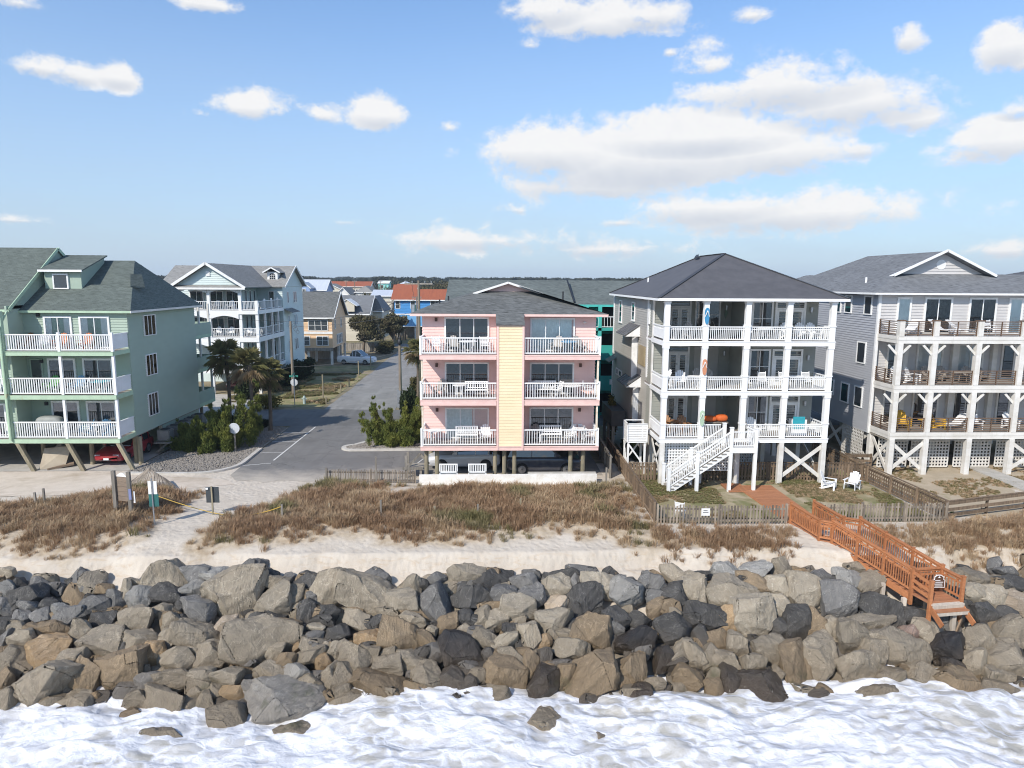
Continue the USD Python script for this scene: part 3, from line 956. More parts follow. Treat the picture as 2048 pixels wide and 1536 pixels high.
def lounger(label, loc, rz, group):
 t = thing('sun_lounger', label, 'lounger', loc, rz, group, local=True)
 M = M_plasticwhite
 m = MB()
 for k in range(9):
  m.box(-.30, .30, -1.0 + k * .13, -.9 + k * .13, .33, .35)
 obj('seat', m, M, t)
 m = MB()
 for k in range(7):
  a, b = .16 + k * .11, .25 + k * .11
  m.beam((0, a, .33 + (a - .16) * .8), (0, b, .33 + (b - .16) * .8), .60, .02)
 obj('backrest', m, M, t)
 for s in (-1, 1):
  obj('side_rail', MB().beam((s * .32, -1.02, .32), (s * .32, .75, .32), .035, .06), M, t)
  for y in (-.8, .5):
   obj('leg', MB().cyl((s * .31, y, 0), (s * .31, y, .30), .02, .02, 6), M, t)
 return t


def chair(col, label, x, y, z, rz=0.0, group=None):
 return place('adirondack_' + col, adirondack(col), label, (x, y, z), rz, group)


def pchair(label, x, y, z, rz=0.0, group=None):
 return place('patio_chair', patio_chair, label, (x, y, z), rz, group)


def rtable(label, x, y, z, mat=None, r=.55, key='white', h=.72):
 return place('table_%s_%.2f' % (key, r), table(r, h, mat or M_plasticwhite, key), label, (x, y, z))

# ---------------------------------------------------------------- the pink house
M_pink = siding_mat('pink_siding', (.81, .565, .505), (.76, .51, .455), grime=.12)
M_pinktrim = pm('pink_trim', (.79, .55, .49), (.72, .48, .43), scale=2, stretch=(1, 1, 2), rough=.6)
M_yellow = pm('yellow_siding', (.80, .665, .44), (.76, .61, .39), scale=1.2, stretch=(.5, .5, 2), rough=.6, rand=.035)
M_pinkroof = shingle_mat('charcoal_shingles', (.115, .118, .113), var=.5)
M_rust = pm('rust_stain_paint', (.70, .62, .50), (.42, .22, .08), scale=3.5, stretch=(2, 2, .8), ramp=(.52, .72), rough=.7)
M_deck = pm('grey_deck_boards', (.30, .27, .24), (.22, .20, .18), scale=2, stretch=(1, 8, 1), rough=.85)
M_stucco = pm('white_stucco', (.78, .76, .72), (.66, .63, .57), scale=2.2, rough=.9, bump=.5, bscale=14, c3=(.55, .49, .40), s3=1.2, ramp3=(.56, .74))

PK = thing('pink_house', 'three storey pink beach house on pilings with yellow siding column', 'house', (1.3, 46, 0))


def mk_pink():
 P = PK
 S = facing('S', 42.0)
 # body and walls, each face of lapped boards
 body = MB(); body.box(-3.98, 6.63, 42.02, 52.0, 1.97, 10.02)
 obj('wall_core', body, M_pink, P)
 for k, (z0, z1) in enumerate(((2.22, 4.66), (5.05, 7.40), (7.73, 9.95))):
  m = MB()
  clapboard(m, S, z0, z1, -4.0, .52, .19, .026)
  obj('wall', m, M_pink, P)
  m = MB()
  clapboard(m, S, z0, z1, 2.12, 6.65, .19, .026)
  obj('wall', m, M_pink, P)
 for side, at in (('W', -4.0), ('E', 6.65)):
  m = MB(); clapboard(m, facing(side, at), 2.0, 9.95, 42.0, 52.0, .19)
  obj('wall', m, M_pink, P)
 # decks with pink fascia
 for z, fz in ((2.19, 1.93), (5.02, 4.67), (7.70, 7.41)):
  for x0, x1 in (((-3.97, .50), (2.14, 6.64))):
   obj('deck', MB().box(x0 + .02, x1 - .02, 39.97, 42.0, z - .10, z), M_deck, P)
   obj('ceiling', MB().box(x0 + .02, x1 - .02, 39.97, 42.0, z - .22, z - .105), M_pinktrim, P)
  if fz > 2:
   for x0, x1 in (((-3.98, .50), (2.14, 6.66))):
    m = MB(); m.box(x0, x1, 39.92, 39.968, fz, z - .06); m.box(x0 - .02, x1 + .02, 39.90, 39.968, z - .055, z + .0)
    obj('fascia', m, M_pinktrim, P)
  else:
   m = MB(); m.box(-4.0, 6.66, 39.92, 39.968, fz, z - .07); m.box(-4.02, 6.68, 39.89, 39.968, z - .065, z)
   obj('fascia', m, M_pinktrim, P)
  for x in (-4.0, 6.64):
   obj('fascia', MB().box(x - .02 if x < 0 else x, x if x < 0 else x + .02, 39.97, 42.0, fz, z), M_pinktrim, P)
 obj('floor_underside', MB().box(-3.97, 6.62, 39.98, 52, 1.90, 1.965), M_greywood, P)
 # the boxed chimney column in yellow boards with pink trim
 obj('column_core', MB().box(.54, 2.10, 39.93, 42.0, 1.97, 9.44), M_pinktrim, P)
 n = 41
 for k in range(n):
  z0, z1 = 2.20 + k * (9.38 - 2.20) / n, 2.20 + (k + 1) * (9.38 - 2.20) / n
  v = [(.64, 39.93, z0), (2.02, 39.93, z0), (2.02, 39.895, z0), (.64, 39.895, z0), (.64, 39.915, z1), (2.02, 39.915, z1)]
  obj('siding_board', MB().add(v, [(3, 2, 4), (2, 5, 4), (0, 1, 2), (0, 2, 3), (0, 3, 4), (1, 5, 2)]), M_yellow, P)
 for x in (.54, 2.05):
  obj('column_cheek', MB().slab([(x, 39.95, 9.441), (x, 41.95, 9.441), (x, 41.95, 10.0), (x, 41.3, 9.98)], .05, (1, 0, 0)), M_pinktrim, P)
 for x in (.52, 2.02):
  obj('corner_trim', MB().box(x, x + .12, 39.87, 39.93, 1.95, 9.44), M_pinktrim, P)
 obj('corner_trim', MB().box(.64, 2.02, 39.875, 39.93, 9.385, 9.46), M_pinktrim, P)
 # roof: a hip with a small gable at its front, shingled; the column's cap falls forward from it
 ex0, ex1, ey, by = -4.65, 7.29, 41.35, 55.0
 k, rise = 4.03, 1.265
 z0 = 10.05; zt = z0 + rise
 xc = 1.32; gw = (ex1 - ex0) / 2 - k; zp = zt + rise / k * gw
 A, B, C, D = (ex0, ey, z0), (ex1, ey, z0), (ex1 - k, ey + k, zt), (ex0 + k, ey + k, zt)
 up = (0, 0, -.09)
 Pk, Pb = (xc, ey + k - .35, zp), (xc, by - k - gw, zp)
 th = .07

 def slope(*p):
  return MB().slab(p, th)
 obj('roof', slope(A, B, C, D), M_pinkroof, P)
 e = .35
 C2, D2 = (ex1 - k, ey + k - e, zt), (ex0 + k, ey + k - e, zt)
 obj('roof', slope(B, (ex1, by, z0), Pb, (xc, ey + k, zp), C), M_pinkroof, P)
 obj('roof', slope((ex0, by, z0), A, D, (xc, ey + k, zp), Pb), M_pinkroof, P)
 obj('roof', slope((ex1, by, z0), (ex0, by, z0), Pb), M_pinkroof, P)
 # gable overhang
 gz0 = zt - .02
 g = obj('gable', MB().poly([(ex0 + k + .3, ey + k + .02, gz0), (ex1 - k - .3, ey + k + .02, gz0), (xc, ey + k + .02, zp - .02)]), M_pink, P)
 over = gw + .35
 for s in (-1, 1):
  lo = (xc + s * over, ey + k - .40, zp - over * rise / k)
  hi = (xc, ey + k - .40, zp + .02)
  lo2, hi2 = (lo[0], ey + k + 1.2, lo[2]), (hi[0], ey + k + 1.2, hi[2])
  pts = [lo, hi, hi2, lo2] if s < 0 else [hi, lo, lo2, hi2]
  obj('roof', MB().slab([(p[0], p[1], p[2] + .03) for p in pts], .05), M_pinkroof, P)
  obj('gable_trim', MB().beam((lo[0], lo[1] - .02, lo[2] - .05), (hi[0], hi[1] - .02, hi[2] - .05), .05, .13), M_trim, P)
 obj('roof', MB().slab([(.48, 39.78, 9.49), (2.16, 39.78, 9.49), (2.16, ey + .10, z0 + .05), (.48, ey + .10, z0 + .05)], .06, (0, .3, -.95)), M_pinkroof, P, label='shingled skirt over the yellow column')
 for x0, x1 in ((ex0, .50), (2.14, ex1)):
  obj('eave_fascia', MB().box(x0, x1, ey - .05, ey - .002, z0 - .17, z0 - .03), M_pinktrim, P)
 for x, s in ((ex0, -1), (ex1, 1)):
  obj('eave_fascia', MB().box(min(x, x + s * .04), max(x, x + s * .04), ey, by, z0 - .17, z0 - .03), M_pinktrim, P)
 obj('soffit', MB().box(ex0 + .01, ex1 - .01, ey, by, z0 - .135, z0 - .10), M_pinktrim, P)
 for (x, y, z) in ((4.9, 44.8, 11.1), (-2.6, 45.5, 10.75), (-3.1, 44.3, 10.55)):
  obj('vent_pipe', MB().cyl((x, y, z - .3), (x, y, z + .25), .05, .05, 8), M_black, P)
 # sliding doors: three panes on each balcony
 cur = {0: (M_curtain, [(.0, .62)]), 3: (M_blind, [(0, 1)]), 5: None}
 for i, (x0, x1, z0_, z1_) in enumerate(((-2.66, .08, 2.22, 4.18), (-2.66, .08, 5.05, 7.02), (-2.66, .08, 7.73, 9.80), (2.60, 5.36, 2.22, 4.20), (2.60, 5.36, 5.05, 7.02), (2.60, 5.36, 7.73, 9.78))):
  c = {0: (M_curtain, [(0, .62)]), 5: (M_blind, [(0, .96)])}.get(i)
  window(P, S, x0, x1, z0_, z1_, 3, 1, M_trim, M_clear if c else M_glass, .09, .10, .05, c, 'sliding_door', label={5: 'sliding door with pale vertical blinds drawn', 0: 'sliding door with a curtain half drawn'}.get(i))
 for x, z in ((-3.16, 9.66), (-3.16, 6.86), (-3.16, 4.05), (5.75, 6.86), (5.75, 4.05)):
  obj('wall_lamp', MB().box(x - .08, x + .08, 41.86, 41.98, z - .12, z + .10), pm('bronze_lamp', (.10, .05, .035), (.07, .04, .03)), P)
 m = MB(); m.cyl((5.95, 41.85, 9.45), (5.95, 41.85, 9.52), .02, .16, 10); m.cyl((5.95, 41.98, 9.55), (5.95, 41.82, 9.55), .03, .03, 6)
 obj('wall_lamp', m, M_trim, P)
 # posts and railings
 for z, zt_ in ((2.19, 4.67), (5.02, 7.41)):
  for x in (-3.88, 6.54):
   obj('post', MB().box(x - .055, x + .055, 40.0, 40.11, z, zt_), M_rust, P, label='balcony post streaked with rust')
 for z in (2.19, 5.02, 7.70):
  railing(P, (-3.92, 40.0, z), (.50, 40.0, z), 1.02, 30, M_white, rail=(.12, .07))
  railing(P, (2.14, 40.0, z), (6.60, 40.0, z), 1.02, 30, M_white, rail=(.12, .07))
  for x in (-3.95, 6.62):
   railing(P, (x, 40.06, z), (x, 41.95, z), 1.02, 11, M_white, rail=(.12, .07))
   obj('corner_post', MB().box(x - .06, x + .06, 39.94, 40.06, z, z + 1.10), M_white, P)
 # pilings
 for r, y in enumerate((40.45, 43.6, 47.5)):
  for k, x in enumerate((-3.72, -3.08, .44, 1.0, 1.62, 5.05, 5.82)):
   if r and k in (3, 1):
    continue
   obj('piling', MB().cyl((x, y, -.1), (x, y, 1.95), .14, .13, 10), M_piling, P, smooth=True)
 obj('brace', MB().beam((.2, 43.4, .3), (1.1, 43.4, 1.8), .05, .2), M_greywood, P)
 obj('brace', MB().beam((1.5, 43.4, .3), (.9, 43.4, 1.8), .05, .2), M_greywood, P)
 obj('back_wall', MB().box(-4, 6.6, 51.6, 51.7, 0, 1.9), M_greywood, P)
 # everything on the balconies
 D1, D2, D3 = 2.19, 5.02, 7.70
 g_ = 'furniture on the pink balconies'
 for x, lab in ((-3.1, 'white plastic chair in the left corner of the top left pink balcony'), (-.2, 'white chair by the yellow column on the top left pink balcony')):
  pchair(lab, x, 41.2, D3, 10)
 rtable('white table at the middle of the top left pink balcony', -1.2, 41.0, D3)
 chair('grey', 'grey chair behind the rail near the middle of the top left pink balcony', -2.1, 41.1, D3, 0)
 rtable('round blue table on the top right pink balcony', 4.9, 41.0, D3, CHAIR_COL['blue'], .5, 'blue')
 chair('grey', 'grey fan back chair left of the blue table on the top right pink balcony', 4.2, 41.2, D3, -20)
 chair('grey', 'grey fan back chair right of the blue table on the top right pink balcony', 5.6, 41.3, D3, 25)
 bench_b = bench(M_plasticwhite)
 place('bench', bench_b, 'long white bench against the rail of the middle left pink balcony', (-.7, 41.0, D2))
 chair('taupe', 'dark taupe chair left on the middle left pink balcony', -2.9, 41.2, D2, -15)
 rtable('small white table on the middle left pink balcony', -1.75, 41.1, D2, r=.4)
 rtable('large white table right on the middle right pink balcony', 5.1, 41.0, D2, r=.62)
 pchair('white chair left of the large table on the middle right pink balcony', 4.2, 41.0, D2, -70)
 pchair('white chair at the right end of the middle right pink balcony', 6.15, 41.0, D2, 80)
 pchair('white chair by the yellow column on the middle right pink balcony', 2.6, 41.1, D2, -20)
 place('bench', bench_b, 'white bench left of the table on the middle right pink balcony', (3.5, 41.2, D2))
 chair('white', 'white high backed chair by the yellow column on the lowest left pink balcony', -.15, 41.1, D1, 0)
 place('bench', bench_b, 'low white bench at the middle of the lowest left pink balcony', (-1.3, 41.2, D1))
 rtable('white table at the left end of the lowest left pink balcony', -3.25, 41.2, D1, r=.5)
 chair('taupe', 'taupe chair by the yellow column on the lowest right pink balcony', 2.75, 41.2, D1, -30)
 place('bench', bench_b, 'low white bench at the middle of the lowest right pink balcony', (3.9, 41.3, D1))
 rtable('round white table at the right of the lowest right pink balcony', 5.65, 41.1, D1 + .1, r=.48)
 for k, (x, y, rz) in enumerate(((5.05, 40.9, -70), (5.2, 41.6, -20), (6.0, 41.65, 15), (6.25, 41.0, 75))):
  pchair(['slatted white chair left of the round table on the lowest right pink balcony', 'slatted white chair behind left of the round table on the lowest right pink balcony', 'slatted white chair behind right of the round table on the lowest right pink balcony', 'slatted white chair right of the round table on the lowest right pink balcony'][k], x, y, D1, rz)


mk_pink()
W_ = thing('low_wall', 'low white stucco wall between the dune grass and the pink house', 'wall', (1.2, 39.4, 0))
obj('wall', MB().box(-4.06, 6.52, 39.33, 39.5, -.2, .60), M_stucco, W_)
obj('coping', MB().box(2.4, 6.5, 39.51, 39.75, .45, .66), M_concrete, W_)
for k, x in enumerate((-2.35, -.63)):
 b = thing('slatted_bench', ['left of the two white slatted benches behind the low wall', 'right of the two white slatted benches behind the low wall'][k], 'bench', (x, 39.75, 0))
 m = MB(); m.box(x - .55, x + .55, 39.72, 39.77, 1.10, 1.17); m.box(x - .55, x + .55, 39.72, 39.77, .62, .70)
 for s in (-.55, .48):
  m.box(x + s, x + s + .07, 39.72, 39.77, 0, 1.10)
 obj('backrest', m, M_white, b)
 for j in range(9):
  obj('slat', MB().box(x - .45 + j * .105, x - .40 + j * .105, 39.73, 39.76, .70, 1.10), M_white, b)
 obj('seat', MB().box(x - .5, x + .5, 39.78, 40.15, .55, .60), M_white, b)
st = thing('wooden_landing', 'weathered wooden landing with braced legs at the left of the pink house', 'wooden landing', (-4.4, 41.2, 0))
m = MB()
for j in range(7):
 m.box(-5.1, -3.95, 40.75 + j * .16, 40.89 + j * .16, .62, .66)
obj('platform', m, M_greywood, st)
for (x, y) in ((-5.0, 40.8), (-4.1, 40.8), (-5.0, 41.8)):
 obj('leg', MB().box(x - .07, x + .07, y - .07, y + .07, -.1, 1.4 if x < -4.5 else .62), M_greywood, st)
obj('brace', MB().beam((-5.0, 40.72, .6), (-4.1, 40.72, 1.55), .05, .14), M_greywood, st)
obj('brace', MB().beam((-4.1, 40.72, 1.5), (-3.6, 40.72, .9), .05, .14), M_greywood, st)
obj('brace', MB().beam((-5.2, 40.7, .62), (-3.95, 40.7, .62), .06, .16), M_greywood, st)

# ---------------------------------------------------------------- the white-railed grey house
M_greyside = siding_mat('grey_lap_siding', (.40, .385, .35), (.36, .345, .31), grime=.08)
M_greyside2 = siding_mat('grey_green_siding', (.31, .315, .275), (.28, .28, .245), grime=.05)
M_darkroof = pm('dark_grey_roof', (.105, .102, .106), (.085, .083, .087), scale=1.5, stretch=(1, 1, 1), rough=.65, bump=.15, bscale=18, spec=.3)
M_seam = pm('awning_metal', (.20, .19, .18), (.13, .125, .12), scale=3, rough=.5, metal=.4)
RH = thing('railed_house', 'three storey grey house with dark hip roof and white balcony rails', 'house', (15.3, 46, 0))


def lattice(P, fr, u0, u1, z0, z1, mat, pitch=.17, bar=.085, d=.0, rot=False):
 """A lattice panel of square holes: every lath crosses the others."""
 m = MB()
 n = max(2, int((u1 - u0) / pitch)); k = max(2, int((z1 - z0) / pitch))
 for i in range(n + 1):
  u = u0 + (u1 - u0) * i / n
  fbox(m, fr, u - bar / 2, u + bar / 2, z0, z1, d, d + .012)
 for j in range(k + 1):
  z = z0 + (z1 - z0) * j / k
  fbox(m, fr, u0, u1, z - bar / 2, z + bar / 2, d + .014, d + .026)
 return obj('lattice', m, mat, P, kind='stuff')


def french_door(P, fr, u0, u1, z0, z1, transom=True):
 m = MB()
 r = .12
 zt = z1 - .42 if transom else z1
 fbox(m, fr, u0, u0 + r, z0, z1, 0, .08); fbox(m, fr, u1 - r, u1, z0, z1, 0, .08)
 fbox(m, fr, u0 + r, u1 - r, z1 - r, z1, 0, .077)
 if transom:
  fbox(m, fr, u0 + r, u1 - r, zt - .08, zt, 0, .077)
 D = obj('french_door', m, M_trim, P)
 um = (u0 + u1) / 2
 for a, b in ((u0 + r + .01, um - .008), (um + .008, u1 - r - .01)):
  q = MB()
  top = zt - .09
  fbox(q, fr, a, a + .13, z0 + .02, top, 0, .055); fbox(q, fr, b - .13, b, z0 + .02, top, 0, .055)
  fbox(q, fr, a + .13, b - .13, top - .14, top, 0, .053); fbox(q, fr, a + .13, b - .13, z0 + .02, z0 + .26, 0, .053)
  obj('door_leaf', q, M_trim, D)
  q = MB(); fbox(q, fr, a + .13, b - .13, z0 + .26, top - .14, .02, .03); obj('pane', q, M_glass2, D)
 if transom:
  q = MB(); fbox(q, fr, u0 + r, u1 - r, zt, z1 - r, .02, .03); obj('transom_pane', q, M_glass, D)
 q = MB(); fbox(q, fr, um - .10, um - .05, z0 + 1.0, z0 + 1.1, .055, .10); obj('handle', q, M_metal, D)


def mk_railhouse():
 P = RH
 posts = [10.36, 12.64, 15.10, 17.54, 20.12]
 Y = 39.3
 DZ = [(2.54, 2.80), (5.41, 5.66), (8.33, 8.60)]
 # shell
 obj('wall_core', MB().box(10.32, 20.2, 43.82, 55.5, 2.4, 11.0), M_greyside2, P)
 obj('wall_core', MB().box(15.77, 20.2, 41.32, 43.81, 2.4, 11.0), M_greyside2, P)
 obj('wall', clapboard(MB(), facing('S', 43.8), 2.6, 11.0, 10.9, 15.75, .16), M_greyside2, P)
 obj('wall', clapboard(MB(), facing('S', 41.3), 2.6, 11.0, 15.75, 20.2, .16), M_greyside2, P)
 obj('wall', clapboard(MB(), facing('W', 15.75), 2.6, 11.0, 41.3, 43.8, .16), M_greyside2, P)
 obj('wall', clapboard(MB(), facing('W', 10.3), 2.4, 11.0, 43.4, 55.5, .16), M_greyside, P)
 obj('wall', clapboard(MB(), facing('E', 20.2), 2.4, 11.0, 41.3, 55.5, .16), M_greyside, P)
 obj('wall_core', MB().box(10.32, 10.9, 42.2, 43.81, 2.4, 11.0), M_greyside2, P)
 obj('wall', clapboard(MB(), facing('W', 10.3), 2.4, 11.0, 42.2, 43.4, .16), M_greyside2, P)
 obj('wall', clapboard(MB(), facing('S', 42.18), 2.6, 11.0, 10.3, 10.9, .16), M_greyside2, P)
 obj('corner_board', MB().box(10.24, 10.34, 42.10, 42.30, 2.4, 11.0), M_oldwhite, P)
 obj('corner_board', MB().box(10.22, 10.298, 43.3, 43.6, 5.9, 11.0), M_trim, P)
 obj('corner_board', MB().box(10.22, 10.298, 55.3, 55.52, 2.4, 11.0), M_trim, P)
 # projecting bays on the left side with metal awnings
 for z0, z1, y0, y1, az in ((5.55, 8.35, 46.4, 52.6, 8.35), (2.75, 5.0, 45.6, 51.6, 5.75)):
  obj('bay_core', MB().box(9.92, 10.25, y0, y1, z0 - .2, z1), M_greyside, P)
  obj('bay_wall', clapboard(MB(), facing('W', 9.90), z0 - .2, z1, y0, y1, .16), M_greyside, P)
  obj('corner_board', MB().box(9.86, 10.25, y0 - .10, y0 - .004, z0 - .2, z1), M_trim, P)
  a = obj('awning', MB().slab([(9.25, y0 - .5, z1 + .05), (10.29, y0 - .5, z1 + .75), (10.29, y0 + 2.6, z1 + .75), (9.25, y0 + 2.6, z1 + .05)], .05), M_seam, P)
  for j in range(6):
   obj('seam', MB().beam((9.25, y0 - .5 + j * .62, z1 + .07), (10.29, y0 - .5 + j * .62, z1 + .77), .03, .03), M_seam, a)
  obj('awning_trim', MB().slab([(9.3, y0 - .52, z1 - .02), (10.29, y0 - .52, z1 - .02), (10.29, y0 - .52, z1 + .68)], .03, (0, -1, 0)), M_trim, P)
 obj('awning', MB().slab([(9.3, 51.8, 5.9), (10.29, 51.8, 6.5), (10.29, 53.6, 6.5), (9.3, 53.6, 5.9)], .05), M_seam, P)
 WF = facing('W', 10.3)
 for (y0, y1, z0, z1) in ((52.1, 53.2, 8.9, 10.6), (47.5, 48.5, 9.3, 10.6), (43.0, 43.32, 9.4, 10.6)):
  window(P, WF, y0, y1, z0, z1, 1, 2, M_trim, M_glass, sill=True)
 for (y0, y1) in ((49.5, 50.5), (50.8, 51.6)):
  window(P, facing('W', 9.9), y0, y1, 5.0, 5.5, 1, 1, M_trim, M_glass)
 obj('shutter_panel', MB().box(10.22, 10.29, 44.0, 45.9, 6.5, 7.8), pm('tan_screen', (.36, .29, .17), (.30, .24, .14)), P)
 # balcony decks
 for i, (a, b) in enumerate(DZ):
  m = MB(); m.box(10.18, 20.32, Y - .14, Y - .06, a, b - .04); m.box(10.15, 20.35, Y - .16, Y - .06, b - .035, b + .01)
  obj('fascia', m, M_white, P)
  for x in (10.16, 20.28):
   obj('fascia', MB().box(x, x + .06, Y - .055, 42.1, a, b), M_white, P)
  obj('deck', MB().box(10.23, 20.27, Y - .055, 43.8 if i else 43.8, b - .10, b), M_deck, P)
  obj('ceiling', MB().box(10.23, 20.27, Y - .055, 43.79, a + .04, b - .11), M_white, P)
 # posts: square, with collars
 lv = [(0.0, 2.54), (2.80, 5.41), (5.66, 8.33), (8.60, 10.95)]
 for i, (a, b) in enumerate(lv):
  for k, x in enumerate(posts):
   if i == 0 and k == 2:
    x = 14.9
   m = MB(); w = .15 if i else .14
   m.box(x - w, x + w, Y - w, Y + w, a - (.1 if not i else 0), b)
   if i:
    m.box(x - w - .03, x + w + .03, Y - w - .03, Y + w + .03, b - .16, b - .003)
    m.box(x - w - .03, x + w + .03, Y - w - .03, Y + w + .03, a + .86, a + .93)
   obj('post', m, M_white if i else M_oldwhite, P)
 for i, (a, b) in enumerate(DZ):
  for k in range(4):
   x0, x1 = posts[k] + .15, posts[k + 1] - .15
   R = None
   if i == 0 and k == 1:
    railing(P, (x0, Y, b), (13.85, Y, b), .86, 11, M_white, rail=(.10, .06), bw=.035)
    continue
   if i == 0 and k == 2:
    railing(P, (15.45, Y, b), (x1, Y, b), .86, 17, M_white, rail=(.10, .06), bw=.035)
    continue
   R = railing(P, (x0, Y, b), (x1, Y, b), .86, 19, M_white, rail=(.10, .06), bw=.035)
   m = MB(); m.beam((x0, Y, b + .70), (x1, Y, b + .70), .05, .045); obj('middle_rail', m, M_white, R)
  for x in (10.30, 20.22):
   m = MB(); m.box(x - .03, x + .03, Y + .15, 42.1, b + .10, b + .66); m.box(x - .05, x + .05, Y + .15, 42.1, b + .80, b + .86)
   for j in range(9):
    m.box(x - .025, x + .025, Y + .3 + j * .28, Y + .34 + j * .28, b + .66, b + .80)
   obj('side_panel', m, M_white, P)
 # roof
 pts, _ = hip_roof(9.78, 20.90, 39.0, 55.0, 11.1, .493)
 a, b, c, d, e, f = pts
 for q in ((a, b, e), (b, c, f, e), (c, d, f), (d, a, e, f)):
  obj('roof', MB().slab(q, .06), M_darkroof, P)
 for p0, p1 in ((a, e), (b, e), (e, f), (d, f)):
  obj('ridge_cap', MB().beam(np.array(p0) + (0, 0, .02), np.array(p1) + (0, 0, .02), .22, .035), pm('ridge_cap_metal', (.06, .06, .063), (.05, .05, .053), rough=.5), P)
 m = MB(); m.box(9.80, 20.88, 38.94, 38.99, 10.93, 11.09); obj('eave_fascia', m, M_white, P)
 for x in (9.74, 20.90):
  obj('eave_fascia', MB().box(x, x + .05, 38.99, 55, 10.93, 11.06), M_white, P)
 obj('soffit', MB().box(9.80, 20.88, 38.995, 54.99, 10.96, 11.01), M_white, P)
 m = MB(); m.slab([(14.7, 48.0, 13.78), (15.0, 48.9, 13.95), (15.0, 49.5, 13.95), (14.7, 49.0, 13.72)], .1); obj('roof_vent', m, M_black, P)
 obj('vent_pipe', MB().cyl((11.6, 49.6, 11.8), (11.6, 49.6, 12.3), .06, .06, 8), M_trim, P)
 # doors and windows of the three storeys
 S1, S2 = facing('S', 43.8), facing('S', 41.3)
 for (zb, b) in ((2.80, 0), (5.66, 1), (8.60, 2)):
  zt = zb + 2.30
  french_door(P, S1, 11.62, 13.10, zb + .02, zt)
  if b == 2:
   window(P, S1, 13.35, 15.0, zb + .35, zt, 2, 2, M_trim, M_glass, rim=.10)
  else:
   obj('wall_panel', MB().box(13.4, 15.0, 43.74, 43.775, zb + .02, zt - .05), M_greyside, P)
  window(P, S2, 16.08, 17.40, zb + .15, zt, 2, 2, M_trim, M_glass, rim=.11)
  french_door(P, S2, 17.52, 19.42, zb + .02, zt)
  for x, y in ((15.38, 43.8), (19.75, 41.3)):
   fr = facing('S', y)
   m = MB(); fbox(m, fr, x - .05, x + .05, zb + 1.75, zb + 1.85, 0, .06); m.cyl((x, y - .10, zb + 1.62), (x, y - .10, zb + 1.92), .07, .09, 8)
   obj('wall_lamp', m, M_metal, P)
 m = MB(); m.cyl((15.35, 43.77, 10.0), (15.35, 43.73, 10.0), .02, .02, 6)
 m.slab([(15.35, 43.73, 10.42), (15.47, 43.73, 10.05), (15.35, 43.73, 9.65), (15.23, 43.73, 10.05)], .03, (0, 1, 0)); obj('wall_ornament', m, pm('green_ornament', (.06, .22, .12), (.25, .25, .22)), P)
 # below the decks
 S = facing('S', 39.62)
 lattice(P, S, 10.55, 14.7, .75, 2.5, M_white)
 lattice(P, facing('S', 43.0), 14.9, 17.3, .2, 2.4, M_white)
 for x0, x1, y, h in ((17.54, 20.12, 39.3, 2.35), (10.36, 13.0, 40.7, 2.2)):
  for a_, b_ in (((x0, y - .0, .35), (x1, y, h)), ((x0, y + .05, h), (x1, y + .05, .35))):
   obj('brace', MB().beam(a_, b_, .05, .22), M_oldwhite, P)
 for a_, b_ in (((10.36, 39.4, .3), (10.36, 41.9, 2.3)), ((10.36, 39.4, 2.3), (10.36, 41.9, .3)), ((20.2, 39.5, .3), (20.2, 42.8, 2.3)), ((20.2, 39.5, 2.3), (20.2, 42.8, .3))):
  obj('brace', MB().beam(a_, b_, .05, .2), M_oldwhite, P)
 for y in (42.4, 46.0, 50.0, 54.5):
  for x in (10.5, 13.0, 15.4, 17.7, 20.0):
   obj('post', MB().box(x - .13, x + .13, y - .13, y + .13, -.1, 2.4), M_oldwhite, P)
 obj('storage_wall', MB().box(10.6, 15.6, 46.2, 46.3, 0, 2.4), M_greyside2, P)
 obj('storage_wall', MB().box(10.45, 10.55, 43.2, 46, .2, 2.4), M_greyside, P)
 obj('floor_underside', MB().box(10.3, 20.2, 41.0, 55.5, 2.33, 2.39), M_greywood, P)


mk_railhouse()

# white stair down to the yard
ST = thing('white_stair', 'white wooden stair from the lowest balcony down to the fenced yard', 'staircase', (12.2, 38.3, 0))


